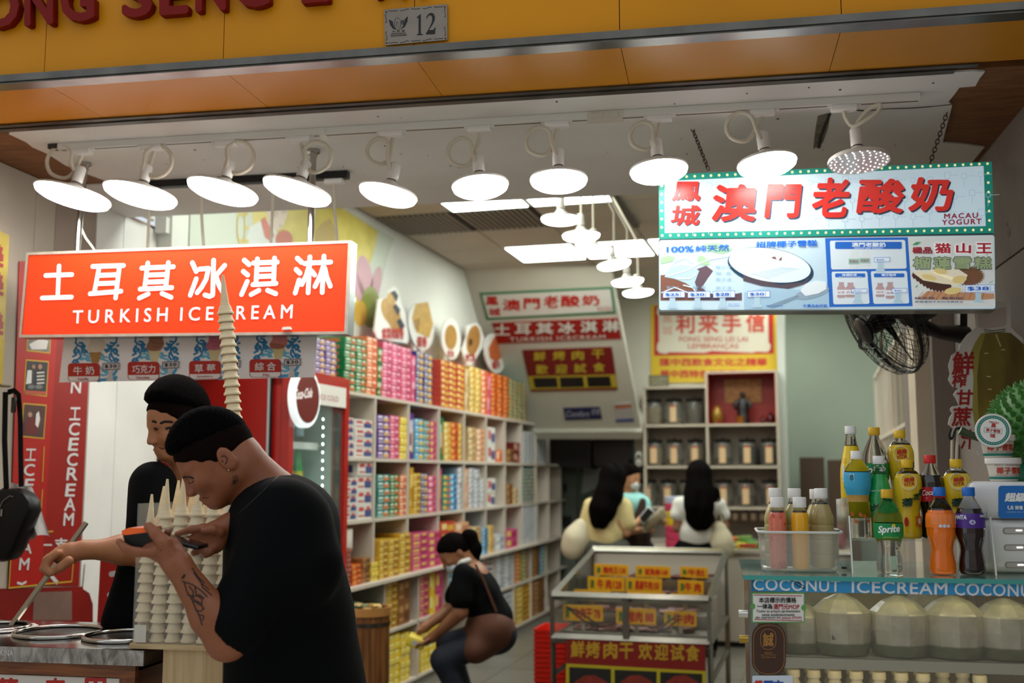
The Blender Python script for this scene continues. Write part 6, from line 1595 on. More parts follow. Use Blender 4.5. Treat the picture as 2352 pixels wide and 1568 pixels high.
for x0, x1, y, n, k, w in ((793, 822, 1098, 5, 'white', 'with colour print beside the fridge ' + S3), (823, 857, 1058, 4, 'white', 'with blue print in the first compartment ' + S3),
    (868, 897, 1089, 6, 'teal', 'in the teal column ' + S3), (897.5, 918, 1090, 6, 'green', 'beside the teal column ' + S3), (918.5, 937, 1091, 6, 'orange', 'beside the green column ' + S3), (942, 950, 1073, 1, 'gold', 'standing between the compartments ' + S3),
    (951, 968, 1086, 6, 'gold', 'in the left of the third compartment ' + S3), (968.5, 984, 1087, 6, 'indigo', 'in the middle of the third compartment ' + S3), (984.5, 1005, 1092, 6, 'pink', 'in the right of the third compartment ' + S3), (1012, 1016, 1075, 1, 'magenta', 'standing between the compartments ' + S3),
    (1018, 1035, 1090, 6, 'multi', 'in the left of the fourth compartment ' + S3), (1035.5, 1051, 1088, 6, 'sky blue', 'in the middle of the fourth compartment ' + S3), (1051.5, 1065, 1074, 8, 'silver', 'in the right of the fourth compartment ' + S3),
    (1069, 1076, 1076, 2, 'peach', 'standing between the compartments ' + S3), (1077, 1090, 1075, 8, 'silver', 'in the left of the fifth compartment ' + S3), (1090.5, 1103, 1077, 8, 'silver', 'in the middle of the fifth compartment ' + S3), (1103.5, 1115, 1100, 6, 'silver', 'in the right of the fifth compartment ' + S3), (1121, 1139, 1098, 2, 'white', 'in plastic in the sixth compartment ' + S3), (1164, 1178, 1110, 3, 'brown', 'in the left of the seventh compartment ' + S3), (1179, 1190, 1120, 3, 'tan', 'in the right of the seventh compartment ' + S3)):
    stack(2, x0, x1, y, n, k, w)
S4 = 'on the ledge'
for x0, x1, y, n, k, w in ((792, 808, 1260, 8, 'dark red', 'in the column beside the fridge ' + S4), (810, 832, 1298, 4, 'orange red', 'in a short column before the brown ones ' + S4), (833, 852, 1282, 5, 'brown', 'in a low stack ' + S4), (853, 870, 1292, 4, 'yellow', 'in a low stack next to the gold cartons ' + S4),
    (872, 893, 1240, 6, 'gold', 'in the left column ' + S4), (893.5, 918, 1238, 6, 'gold', 'in the middle column ' + S4), (919, 945, 1226, 6, 'gold', 'in the right column ' + S4), (948, 986, 1226, 5, 'magenta', 'in the left column ' + S4), (986.5, 1012, 1222, 5, 'magenta', 'in the right column ' + S4),
    (1014, 1046, 1200, 4, 'red and yellow', 'behind the crouching woman ' + S4), (1047, 1078, 1202, 4, 'peach', 'behind the crouching woman ' + S4), (1082, 1106, 1212, 7, 'tan', 'right of the crouching woman ' + S4), (1107, 1121, 1214, 7, 'sky blue', 'right of the tan stack ' + S4), (1122, 1135, 1208, 7, 'pale yellow', 'right of the sky blue stack ' + S4),
    (1138, 1160, 1230, 2, 'silver', 'in plastic far along ' + S4), (1163, 1190, 1218, 2, 'magenta', 'in plastic far along ' + S4)):
    stack(3, x0, x1, y, n, k, w, u=US + .01)
L1_, L2_ = 'in the upper row under the ledge', 'in the bottom row'
for r, x0, x1, y, n, k, w in ((4, 810, 835, 1390, 5, 'purple', 'beside the barrel ' + L1_), (4, 836, 880, 1395, 4, 'green', 'beside the barrel ' + L1_), (4, 888, 915, 1340, 7, 'gold', L1_), (4, 917, 943, 1334, 2, 'brown', 'standing ' + L1_), (4, 965, 986, 1322, 6, 'magenta', L1_), (4, 988, 1000, 1316, 2, 'yellow', 'standing ' + L1_), (4, 1001, 1018, 1312, 2, 'magenta', 'standing ' + L1_), (4, 1033, 1050, 1312, 6, 'sky blue', 'by the crouching woman ' + L1_),
    (4, 1092, 1112, 1282, 7, 'white', 'behind the crouching woman ' + L1_), (4, 1113, 1133, 1278, 7, 'white', 'right of the crouching woman ' + L1_), (4, 1141, 1159, 1273, 8, 'silver', 'in the left column ' + L1_), (4, 1159.5, 1177, 1269, 8, 'silver', 'in the right column ' + L1_), (4, 1184, 1197, 1262, 8, 'red and yellow', L1_), (4, 1198, 1216, 1264, 7, 'multi', L1_), (4, 1224, 1240, 1255, 7, 'brown', 'far along ' + L1_), (4, 1241, 1252, 1254, 7, 'blue', 'far along ' + L1_),
    (5, 893, 920, 1462, 7, 'yellow', 'in the left column ' + L2_), (5, 920.5, 943, 1458, 7, 'yellow', 'in the second column ' + L2_), (5, 966, 985, 1440, 7, 'yellow', 'in the third column ' + L2_), (5, 985.5, 1010, 1434, 7, 'yellow', 'in the fourth column ' + L2_), (5, 1092, 1130, 1390, 6, 'white', 'behind the crouching woman ' + L2_), (5, 1141, 1177, 1372, 6, 'silver', 'far along ' + L2_), (5, 1184, 1218, 1350, 7, 'gold', 'far along ' + L2_), (5, 1224, 1252, 1338, 7, 'brown', 'far along ' + L2_)):
    stack(r, x0, x1, y, n, k, w)
def far_block(kind, row, xa, xb, ytop, nc, nr):
    va, vb = IN.px(xa, ytop, u=US)[1], IN.px(xb, ytop, u=US)[1]; zt_ = IN.px(xa, ytop, u=US)[2]; z = rowz[row]
    w = (vb - va) / nc; h = (zt_ - z) / nr
    for i in range(nc):
        for j in range(nr): far_box(kind, wall_m4(IN, US - .01 - random.uniform(0, .006), va + i * w, z + j * h, 'L'), w, h, .22)
far_block('multi', 0, 1172, 1212, 870, 4, 10)
far_block('silver', 1, 1204, 1262, 990, 7, 9)
far_block('teal', 2, 1204, 1232, 1074, 4, 9)
far_block('silver', 3, 1204, 1240, 1160, 5, 11)
tag(far_mb.build('far_cartons', far_mats), 'small bright cartons filling the far half of the left shelves', 'box', kind='stuff')
o = tag(MB().rbox(0, .13, 0, .1, 0, .13, .004).build('white_pack', mk('#d8d0c4', .6), mw=wall_m4(IN, US - .02, IN.px(797, 1240, u=US)[1], IN.px(797, 1266, u=US)[2], 'L')), 'plain white block on the dark red cartons beside the fridge', 'box')

# ------------------------------------------------------------------ pastry cut-outs on top of the shelf
c1 = lambda pts: [(700 + x / 4.307, 600 + y / 4.307) for x, y in pts]
CUT = [('seaweed egg roll', [(730, 375), (800, 362), (822, 300), (885, 255), (932, 300), (948, 420), (992, 490), (1030, 770), (1018, 812), (720, 762), (690, 690)], [(ell(850, 500, 85, 150, 18, rot=-25), '#b8904a'), (ell(860, 360, 50, 60, 14), '#c09a50'), (ell(890, 600, 60, 120, 16, rot=-20), '#b0843c'), ([(845, 305), (890, 285), (925, 340), (905, 400)], '#1c2028'), ([(865, 450), (900, 420), (945, 480), (915, 540)], '#1c2028'), ([(905, 590), (945, 560), (988, 640), (950, 685)], '#1c2028')], '紫菜肉鬆卷', (760, 655, 975, 770)),
       ('almond egg roll', ell(1155, 640, 122, 240, 28, rot=-6), [([(1095, 420), (1220, 400), (1270, 620), (1230, 760), (1100, 700), (1060, 560)], '#c8a050'), ([(1070, 580), (1140, 560), (1130, 690), (1085, 660)], '#a87c34')], '蛋卷', (1105, 740, 1205, 850)),
       ('peanut crisp', ell(1448, 765, 95, 205, 26, rot=-4), [(ell(1445, 750, 62, 125, 18), '#b08440')], '花生', (1405, 880, 1475, 945)),
       ('walnut cookie', [(1600, 640), (1690, 605), (1735, 640), (1778, 760), (1760, 850), (1650, 1030), (1600, 1020), (1555, 880), (1600, 760)], [(ell(1668, 780, 68, 150, 18, rot=8), '#a8783c'), (ell(1640, 800, 20, 40, 10), '#5c3a1c')], '杏仁餅', (1585, 910, 1680, 990)),
       ('dried shrimp cracker', ell(1882, 910, 100, 200, 26, rot=-8), [([(1880, 740), (1950, 830), (1975, 920), (1900, 1000), (1830, 960), (1815, 860)], '#c8622c')], '蝦片', (1850, 985, 1930, 1065))]
for nm, outl, arts, txt, bx in CUT:
    px_ = c1(outl); cxm = sum(p[0] for p in px_) / len(px_); cym = sum(p[1] for p in px_) / len(px_)
    p = IN.px(cxm, cym, u=-2.96)
    t = thing('pastry_cutout', 'white edged %s cut-out standing on top of the shelf' % nm, 'sign', wall_m4(IN, -2.96, p[1], p[2], 'L'), 'pastry cut-outs along the wall')
    b = Board(t)
    MB().prism(b.P(px_), 0, .012).build('backing', mk('#d8d6d0', .5), t)
    for k, (pl_, hx) in enumerate(arts): b.poly('pastry_print', c1(pl_), mk(hx, .5, noise=(18, .3)), 1 + k)
    (xa, ya), (xb, yb_) = c1([bx[:2], bx[2:]]); b.text('lettering', txt, xa, ya, xb, yb_, mk('#b03028', .5), 10, .03)
    lo = min(q[1] for q in b.P(px_))
    MB().box(-.02, .02, .012, .03, rowz[0] - p[2], lo + .12).build('prop', m_sh, t)

# ------------------------------------------------------------------ chef and lotus poster on the left wall
p = IN.px(650, 640, u=-3.095)
t = thing('wall_poster', 'large yellow and white wall poster with a chef and a lotus', 'poster', wall_m4(IN, -3.095, p[1], p[2], 'L'))
b = Board(t)
MB().prism(b.P([(437, 470), (760, 462), (905, 548), (890, 590), (845, 790), (428, 790)]), -.002, .0).build('sheet', mk('#b9bfae', .45), t)
b.y = -.0025
b.poly('yellow_print', [(578, 466), (760, 462), (868, 530), (862, 565), (840, 640), (800, 790), (640, 790), (590, 640)], mk('#cfc05a', .45, wave=(2, 1, 2, 2, '#b8a63a')), 1)
b.poly('robe_print', [(560, 560), (575, 520), (610, 500), (640, 540), (660, 560), (690, 790), (540, 790)], mk('#c9cbc4', .45), 2)
b.poly('collar_print', [(598, 505), (608, 497), (630, 540), (622, 556), (608, 545)], mk('#b85a38', .45), 3)
b.poly('face_print', [(612, 470), (655, 466), (660, 490), (650, 520), (634, 532), (620, 515), (612, 490)], mk('#ccb8a4', .45), 3)
b.poly('sleeve_print', ell(652, 550, 20, 22, 16), mk('#b05434', .45), 4)
b.strokes('face_print', [[(628, 487), (637, 491)], [(646, 489), (655, 486)], [(640, 518), (648, 519)], [(626, 494), (634, 497)]], 1.5, mk('#5a4438', .5), 5)
b.text('lettering', 'CE', 543, 485, 570, 560, mk('#c0a93c', .45), 3, .0)
b.poly('tower_print', [(725, 530), (735, 515), (752, 505), (758, 500), (764, 512), (772, 535), (775, 580), (720, 580)], mk('#a89048', .45), 3)
b.polys('lotus_print', [ell(838, 640, 18, 55, 16, rot=-8), ell(862, 655, 12, 45, 14, rot=12), ell(822, 660, 12, 45, 14, rot=-20)], mk('#b88a94', .45), 3)
b.poly('leaf_print', ell(850, 705, 22, 48, 18), mk('#7c8438', .45), 4)
b.poly('flower_print', ell(828, 720, 14, 30, 14), mk('#c09a40', .45), 5)
# ------------------------------------------------------------------ sloping stair underside at the back with its signs
vt, vbm = 9.45, 10.95
zbm = IN.px(1300, 992, v=vbm)[2]
sl = math.atan2(vbm - vt, ZC - zbm)              # lean of the plane from upright
ex, eu = IN.e1, (IN.e2 * -(vbm - vt) + Vector((0, 0, ZC - zbm))).normalized()
ny = eu.cross(ex)                                # pointing away from the room
if ny.dot(IN.e2) < 0: ny = -ny
def slope_m(px_, py_):
    d = cray(px_, py_); o = Vector((0, 0, EYE)); P0 = Vector(IN.w(0, vt, ZC))
    tt = (P0 - o).dot(ny) / d.dot(ny)
    m = Matrix.Identity(4)
    for i, e in enumerate((ex, ny, eu)):
        for k in range(3): m[k][i] = e[k]
    m.translation = o + d * tt
    return m
t = tag(bpy.data.objects.new('ceiling_stair', None), 'sloping white underside of the stair at the back of the shop', kind='structure')
COL.objects.link(t); t.matrix_world = slope_m(1300, 800)
b = Board(t)
MB().prism(b.P([(1050, 612), (1402, 612), (1474, 992), (1180, 992)]), .0, .05).build('slope', mk('#b8b4a6', .7, noise=(2, .1)), t)
MB().prism(b.P([(1180, 985), (1474, 983), (1474, 1000), (1180, 1000)]), -.05, .3).build('lower_edge', mk('#a8a496', .7), t)
def slope_sign(name, label, q, mat, thick=.006):
    c = (sum(p[0] for p in q) / 4, sum(p[1] for p in q) / 4)
    s = thing(name, label, 'sign', slope_m(*c)); bb = Board(s, -.001, .002)
    MB().prism(bb.P(q), -.001 - thick, -.001).build('panel', mat, s); bb.y = -.001 - thick
    return s, bb
S_ = lambda pts: [(1080 + x / 3.92, 620 + y / 3.92) for x, y in pts]
wt2, rd2 = mk('#c4c0b8', .5), mk('#a81c14', .45)
s, bb = slope_sign('green_edged_sign', 'white sign with red characters and a green edge on the stair slope', S_([(85, 205), (1280, 150), (1310, 385), (150, 445)]), mk('#1e6a44', .45))
bb.poly('face', S_([(108, 225), (1262, 170), (1288, 370), (165, 428)]), wt2, 1)
for ch, x0, y0, x1, y1 in (('鳳', 140, 235, 255, 315), ('城', 165, 340, 275, 410), ('澳', 290, 260, 455, 365), ('門', 480, 250, 630, 350), ('老', 660, 225, 795, 340), ('酸', 815, 225, 990, 330), ('奶', 1005, 222, 1165, 318)):
    (a, c), (d, e) = S_([(x0, y0), (x1, y1)]); bb.text('character', ch, a, c, d, e, rd2, 2, .03)
(a, c), (d, e) = S_([(1145, 328), (1280, 368)]); bb.text('lettering', 'MACAU YOGURT', a, c, d, e, mk('#b06058', .5), 2)
s, bb = slope_sign('red_icecream_sign', 'red TURKISH ICECREAM sign on the stair slope, second from the top', S_([(200, 475), (1328, 430), (1360, 615), (250, 660)]), mk('#8a120c', .45))
for ch, x0, x1, y in (('土', 215, 360, 480), ('耳', 400, 550, 475), ('其', 590, 750, 470), ('冰', 790, 945, 465), ('淇', 990, 1145, 455), ('淋', 1190, 1345, 448)):
    (a, c), (d, e) = S_([(x0, y), (x1, y + 105)]); bb.text('character', ch, a, c, d, e, wt2, 2, .03)
bb.text('lettering', 'TURKISH ICECREAM', 0, 0, 0, 0, wt2, 2, .01, 0, 1.2, quad=S_([(355, 605), (1215, 580), (1220, 615), (360, 645)]))
s, bb = slope_sign('red_tasting_sign', 'dark red sign with gold characters above three dark photos on the stair slope', S_([(468, 718), (1275, 690), (1330, 1075), (548, 1092)]), mk('#6e0e0a', .45))
gd2 = mk('#b09a28', .45)
bb.poly('yellow_strip', S_([(520, 955), (1308, 938), (1325, 1055), (545, 1075)]), gd2, 1)
for q in ([(565, 970), (780, 965), (790, 1052), (585, 1058)], [(805, 965), (1015, 960), (1028, 1050), (815, 1055)], [(1050, 958), (1258, 953), (1272, 1045), (1062, 1050)]): bb.poly('photo', S_(q), mk('#1c0e0a', .4, noise=(14, .6)), 2)
for ch, x0, y0 in (('鮮', 570, 730), ('烤', 745, 725), ('肉', 915, 722), ('干', 1095, 712), ('歡', 590, 850), ('迎', 765, 845), ('試', 935, 838), ('食', 1105, 830)):
    (a, c), (d, e) = S_([(x0, y0), (x0 + 110, y0 + 85)]); bb.text('character', ch, a, c, d, e, gd2, 2, .03)
s, bb = slope_sign('blue_payment_sign', 'small dark blue script sign low on the stair slope', S_([(838, 1240), (1165, 1230), (1188, 1338), (858, 1350)]), mk('#1a1a48', .4))
(a, c), (d, e) = S_([(865, 1265), (1075, 1320)]); bb.text('lettering', 'Comfort', a, c, d, e, mk('#b0b0c0', .5), 2, .0, .3)
(a, c), (d, e) = S_([(1095, 1245), (1165, 1300)]); bb.text('lettering', '舒適', a, c, d, e, mk('#b0b0c0', .5), 2)
s, bb = slope_sign('paper_poster', 'small crumpled colour poster low on the stair slope', S_([(1290, 1205), (1450, 1195), (1480, 1365), (1310, 1370)]), mk('#a8a2a0', .6))
bb.poly('print', S_([(1300, 1215), (1450, 1205), (1455, 1235), (1305, 1250)]), mk('#a86a48', .5), 1); bb.poly('print', S_([(1310, 1345), (1470, 1335), (1476, 1362), (1312, 1368)]), mk('#3c4a80', .5), 1)
# dark space below the stair
vd2 = 11.9
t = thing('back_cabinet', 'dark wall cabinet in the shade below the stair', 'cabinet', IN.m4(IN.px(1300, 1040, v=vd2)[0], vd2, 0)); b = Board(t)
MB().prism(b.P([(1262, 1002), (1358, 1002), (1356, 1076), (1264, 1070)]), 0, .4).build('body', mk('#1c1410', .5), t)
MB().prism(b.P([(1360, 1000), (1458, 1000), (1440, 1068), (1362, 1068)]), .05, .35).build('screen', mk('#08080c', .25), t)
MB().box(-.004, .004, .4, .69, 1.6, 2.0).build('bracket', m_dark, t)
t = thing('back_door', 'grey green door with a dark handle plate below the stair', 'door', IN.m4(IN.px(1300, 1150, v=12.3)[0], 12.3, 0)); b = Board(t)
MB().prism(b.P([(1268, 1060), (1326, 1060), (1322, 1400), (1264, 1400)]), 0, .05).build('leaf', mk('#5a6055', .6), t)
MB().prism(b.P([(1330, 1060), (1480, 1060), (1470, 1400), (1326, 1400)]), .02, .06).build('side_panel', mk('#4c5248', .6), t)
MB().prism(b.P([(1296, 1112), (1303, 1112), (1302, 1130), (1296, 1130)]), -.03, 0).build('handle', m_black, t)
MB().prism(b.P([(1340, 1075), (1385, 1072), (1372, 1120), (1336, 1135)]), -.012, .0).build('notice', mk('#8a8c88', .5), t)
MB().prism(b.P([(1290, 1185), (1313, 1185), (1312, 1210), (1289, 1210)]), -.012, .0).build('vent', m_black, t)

# ------------------------------------------------------------------ jar shelf
vj = 11.05
ja, jm, jb_ = IN.px(1478, 1000, v=vj)[0], IN.px(1622, 1000, v=vj)[0], IN.px(1789, 1000, v=vj)[0]
zr = [IN.px(1500, y, v=vj)[2] for y in (888, 975, 1070, 1163)]
t = thing('jar_shelf', 'cream shelf unit for glass jars on the back wall', 'shelf', I0)
m_js = mk('#b5a796', .6)
for k, z in enumerate(zr):
    if k == 0: MB().box(ja, jm, vj, 11.39, z - .02, z).build('shelf_board', m_js, t)
    else: MB().box(ja - (.09 if k == 3 else 0), jb_, vj, 11.39, z - .022, z).build('shelf_board', m_js, t)
zst = IN.px(1700, 856, v=vj)[2]
MB().box(jm, jb_, vj, 11.39, zst, zst + .02).build('shelf_board', m_js, t)
for x_, z0, z1_ in ((ja, 0, zr[0]), (jm, 0, zst), (jb_ - .02, 0, zst), (ja - .09, 0, zr[2])): MB().box(x_, x_ + .022, vj, 11.39, z0, z1_).build('upright', m_js, t)
MB().box(ja, jb_, 11.38, 11.395, 0, zr[0]).build('back_panel', mk('#a2968a', .7), t)
MB().box(ja - .09, jb_, vj + .05, 11.38, 0, .85).build('base', mk('#a2968a', .7), t)
m_gj = pane('#b8bcb0', .10, .06)
jr = 20.5 * 11.3 / FPX; jh = .265
jg = MB().lathe([(jr * .92, 0), (jr, .012), (jr, jh * .74), (jr * .92, jh * .84), (jr * .82, jh * .88)], 18, cap1=False).mesh('glass', m_gj)
jl = MB().lathe([(jr * .86, 0), (jr * .9, .004), (jr * .9, .028), (jr * .8, .034), (.015, .036), (.018, .046), (.0001, .048)], 18).mesh('lid', mk('#1e1a18', .3, .3))
jt = MB().add([((jr + .003) * math.cos(a), (jr + .003) * math.sin(a), z) for z in (.03, jh * .74) for a in [R(-90 + s) for s in (-20, -10, 0, 10, 20)]], [(k, k + 1, k + 6, k + 5) for k in range(4)]).mesh('paper_label', mk('#c8a880', .6))
jts = MB().add([((jr + .004) * math.cos(a), (jr + .004) * math.sin(a), z) for z in (jh * .68, jh * .74) for a in [R(-90 + s) for s in (-20, -10, 0, 10, 20)]], [(k, k + 1, k + 6, k + 5) for k in range(4)]).mesh('red_heading', mk('#b05a40', .6))
cont = {c: mk(c, .8, noise=(60, .5), bump=(60, .8)) for c in ('#6e5c44', '#4a3c30', '#7a6a50', '#2c2018', '#241a14', '#5a4a3a')}
def jar(x, row, fill, col, lab, label=True):
    p = IN.px(x, 1000, v=vj + .15); z = zr[row]
    o = thing('glass_jar', lab, 'jar', IN.m4(p[0], vj + .15, z), 'glass jars on the back shelf')
    link('glass', jg, o); link('lid', jl, o, (0, 0, jh * .88))
    MB().lathe([(.001, .006), (jr * .95, .012), (jr * .95, jh * fill), (.001, jh * fill + .01)], 16).build('contents', cont[col], o)
    if label: link('paper_label', jt, o); link('red_heading', jts, o)
nm = ('first', 'second', 'third', 'fourth', 'fifth', 'sixth')
for i, (x, f_, c, l) in enumerate(((1502, .7, '#7a6a50', False), (1549, .2, '#6e5c44', True), (1596, .72, '#4a3c30', False))): jar(x, 1, f_, c, 'glass jar with dark lid on the top row, %s from the left' % nm[i], l)
for i, (x, f_, c, l) in enumerate(((1503, .7, '#6e5c44', True), (1549, .25, '#4a3c30', True), (1597, .68, '#6e5c44', True), (1660, .3, '#2c2018', True), (1716, .75, '#241a14', True), (1766, .78, '#2c2018', True))): jar(x, 2, f_, c, 'glass jar with dark lid on the middle row, %s from the left' % nm[i], l)
for i, (x, f_, c, l) in enumerate(((1487, .3, '#5a4a3a', True), (1533, .6, '#5a4a3a', True), (1578, .6, '#4a3c30', True), (1660, .25, '#4a3c30', True), (1711, .42, '#4a3c30', True), (1766, .7, '#241a14', True))): jar(x, 3, f_, c, 'glass jar with dark lid on the bottom row, %s from the left' % nm[i], l)
p = IN.px(1468, 1055, v=vj + .1)
t = thing('small_camera', 'small white camera on the end of the jar shelf', 'camera', IN.m4(p[0], p[1], zr[2] + .001))
MB().lathe([(.03, 0), (.035, .01), (.035, .05), (.03, .06)], 16).build('base', wt2, t); MB().ball((0, 0, .10), .045).build('head', wt2, t)
MB().ball((.0, -.03, .10), .022).build('lens', m_black, t); MB().ball((.0, -.025, .03), .015).build('sensor', m_black, t)
p = IN.px(1513, 888, v=vj + .1)
t = thing('framed_picture', 'small framed picture on top of the jar shelf', 'picture', IN.m4(p[0], p[1], zr[0] + .001))
MB().box(-.10, .10, 0, .02, 0, .125).build('frame', mk('#5c5238', .5), t); MB().box(-.085, .085, -.002, 0, .012, .113).build('print', mk('#8a8468', .5, noise=(30, .6)), t)
# small red shrine
u0, u1_ = jm + .022, jb_ - .02
t = thing('shrine', 'red lined shrine compartment with a dark figure in the jar shelf', 'shrine', IN.m4(u0, vj, zr[1]))
ws, hs = u1_ - u0, zst - zr[1]
MB().box(0, ws, .31, .32, 0, hs).box(0, .006, .0, .31, 0, hs).box(ws - .006, ws, 0, .31, 0, hs).box(0, ws, 0, .31, hs - .006, hs).build('lining', mk('#8a1c14', .5), t)
MB().box(ws * .22, ws * .78, .295, .305, hs * .45, hs * .92).build('altar_cloth', mk('#b0702c', .5, noise=(30, .5)), t)
t = thing('dark_figurine', 'dark standing figurine in the middle of the red shrine', 'figurine', IN.m4(u0 + ws * .5, vj + .17, zr[1] + .001))
m_fg = mk('#15100e', .4)
MB().lathe([(.06, 0), (.065, .03), (.05, .06), (.058, .15), (.05, .22), (.03, .26), (.015, .27)], 14, ell=.7).build('robe', m_fg, t)
MB().ball((0, 0, .295), .028, .028, .034).build('head', m_fg, t)
for s in (-1, 1): MB().tube([(s * .035, 0, .235), (s * .085, -.02, .19), (s * .06, -.05, .15)], [.022, .02, .014], 8).build('arm', m_fg, t)
t = thing('gold_vase', 'gold and red vase at the left of the shrine', 'vase', IN.m4(u0 + ws * .12, vj + .12, zr[1] + .001))
MB().lathe([(.03, 0), (.055, .05), (.06, .10), (.045, .15), (.02, .18), (.024, .20)], 16).build('body', mk('#8a6a24', .3, .3, dirt=(12, .5, '#8a2014')), t)
t = thing('incense_pot', 'small gold incense pot before the figurine', 'pot', IN.m4(u0 + ws * .47, vj + .06, zr[1] + .001))
MB().lathe([(.03, 0), (.038, .02), (.036, .06), (.042, .075)], 16).build('body', mk('#a0601c', .3, .5), t)
for k in range(2):
    t = thing('red_pot', 'dark red pot at the right of the shrine, %s one' % ('smaller', 'larger')[k], 'pot', IN.m4(u0 + ws * (.80, .91)[k], vj + (.08, .16)[k], zr[1] + .001))
    MB().ball((0, 0, (.03, .05)[k]), (.032, .045)[k], (.032, .045)[k], (.03, .05)[k]).build('body', mk('#4a0c0a', .25), t); MB().lathe([(.012, (.06, .1)[k]), (.014, (.075, .12)[k])], 10).build('neck', mk('#4a0c0a', .25), t)
# shop name panel above the jars
p = IN.px(1640, 790, v=11.39)
t = thing('shop_name_panel', 'yellow and red shop name panel above the jar shelf', 'sign', IN.m4(*p)); b = Board(t, -.001, .002)
J_ = lambda pts: [(1440 + x / 3.92, 700 + y / 3.92) for x, y in pts]
MB().prism(b.P(J_([(215, 0), (1355, 0), (1360, 700), (215, 700)])), -.004, 0).build('panel', mk('#cfae1c', .45, emit=.06), t); b.y = -.004
b.poly('red_frame', J_([(245, 10), (1318, 10), (1322, 440), (245, 458)]), mk('#b81c0c', .45), 1)
b.poly('scroll_face', J_([(275, 20), (1282, 20), (1285, 60), (1270, 100), (1275, 340), (1295, 360), (1290, 400), (1265, 425), (1170, 420), (1130, 430), (800, 415), (770, 412), (700, 430), (385, 425), (350, 440), (290, 430), (270, 400), (275, 350), (290, 330), (285, 100), (268, 70)]), mk('#d8d0bc', .5), 2)
rd3 = mk('#c03418', .45)
for ch, x0, y0, x1, y1 in (('利', 440, 80, 610, 260), ('来', 640, 75, 825, 260), ('手', 855, 75, 1030, 255), ('信', 1070, 70, 1245, 248)):
    (a, c), (d, e) = J_([(x0, y0), (x1, y1)]); b.text('character', ch, a, c, d, e, rd3, 3, .03)
for ch, y0 in (('鳳', 85), ('城', 190)):
    (a, c), (d, e) = J_([(320, y0), (410, y0 + 80)]); b.text('character', ch, a, c, d, e, mk('#d08a70', .5), 3)
for s_, x0, y0, x1, y1 in (('FONG SENG LEI LAI', 470, 285, 1088, 332), ('LEMBRANÇAS', 550, 348, 1005, 405)):
    (a, c), (d, e) = J_([(x0, y0), (x1, y1)]); b.text('lettering', s_, a, c, d, e, mk('#b85a48', .5), 3, .02)
for s_, y0 in (('匯中西飲食文化之精華', 478), ('展中西特色美點薈萃一起', 585)):
    (a, c), (d, e) = J_([(298, y0), (1262, y0 + 72)]); b.text('lettering', s_, a, c, d, e, rd3, 3, .03)

# ------------------------------------------------------------------ back counter with goods
p = IN.px(1690, 1262, v=9.9); zk = p[2]
t = thing('back_counter', 'pale sales counter at the back, right of the meat case', 'counter', IN.m4(0, 9.9, 0))
ua, ub = IN.px(1400, 1262, v=9.9)[0], IN.px(1830, 1262, v=9.9)[0]
MB().box(ua, ub, .02, .6, .05, zk - .03).build('body', mk('#b8ac9c', .6), t); MB().box(ua, ub, 0, .62, zk - .03, zk).build('worktop', mk('#a89c8c', .5), t); MB().box(ua, ub, .04, .58, 0, .05).build('plinth', m_dark, t)
cols_ = ('#c02c50', '#d05070', '#e0b828', '#d8c028', '#e0a820', '#c83c5c', '#a8b8d0')
for k, (h0, c) in enumerate(zip((0, .065, .13, .195, .26, .33, .39), ('#c83c60', '#c83c60', '#c83c60', '#d8b020', '#d8b020', '#c83c60', '#b0b8cc'))):
    o = thing('round_tin', 'round snack tin beside the woman in white, %s in its stack' % ('lowest', 'second', 'third', 'fourth', 'fifth', 'sixth', 'topmost')[k], 'tin', IN.m4(IN.px(1550, 1200, v=10.05)[0], 10.05, zk + h0), 'stack of round snack tins')
    MB().lathe([(.085, 0), (.088, .004), (.088, .045)], 18).build('body', mk(c, .4), o); MB().lathe([(.0905, .044), (.0905, .062), (.086, .064)], 18).build('lid', mk(c, .35), o)
random.seed(3)
for k in range(9):
    x = 1662 + k * 8.5; o = thing('snack_packet', 'bright snack packet on the back counter, %s from the left' % ('first', 'second', 'third', 'fourth', 'fifth', 'sixth', 'seventh', 'eighth', 'ninth')[k], 'packet', IN.m4(IN.px(x, 1255, v=10.0)[0], 10.0 + random.uniform(0, .2), zk, random.uniform(-.6, .6)), 'snack packets on the back counter')
    MB().rbox(-.05, .05, -.03, .03, 0, random.uniform(.05, .12), .012).build('bag', mk(random.choice(('#c8b030', '#3c7a3c', '#a82c40', '#8a3c60', '#c05a28', '#6a8a3c')), .35), o)
    MB().box(-.045, .045, -.033, -.029, .02, .045).build('print', mk(random.choice(('#e0d8b0', '#b02838', '#f0e8e0')), .4), o)
for k in range(6):
    o = thing('hanging_packet', 'small brown packet hanging below the jars, %s from the left' % nm[k], 'packet', IN.m4(IN.px(1668 + k * 21, 1190, v=vj + .06)[0], vj + .06, IN.px(1668, 1200, v=vj)[2]), 'brown packets below the jars')
    MB().rbox(-.04, .04, -.012, .012, 0, .13, .008).build('bag', mk('#4c3626', .5), o); MB().box(-.022, .022, -.014, -.012, .03, .09).build('print', mk('#7a6650', .5), o); MB().box(-.004, .004, -.002, .002, .13, .16).build('tab', mk('#7a6650', .5), o)
# boxes and a clear bottle by the green wall
for k, (x0, x1, y0, y1) in enumerate(((1836, 1897, 1050, 1175), (1900, 1975, 1056, 1175))):
    o = thing('cardboard_box', 'brown cardboard box by the green wall, %s one' % ('left', 'right')[k], 'box', IN.m4(IN.px(x0, 1150, v=11.9)[0], 11.9, 0)); b = Board(o)
    q = b.P([(x0, y0), (x1, y1)]); MB().box(q[0][0], q[1][0], 0, .35, 0, q[0][1]).build('carton', mk('#4e3a2a', .7), o)
    MB().box(q[0][0], q[1][0], -.001, 0, q[0][1] * .62, q[0][1] * .62 + .004).build('tape', mk('#3a2a1e', .6), o)
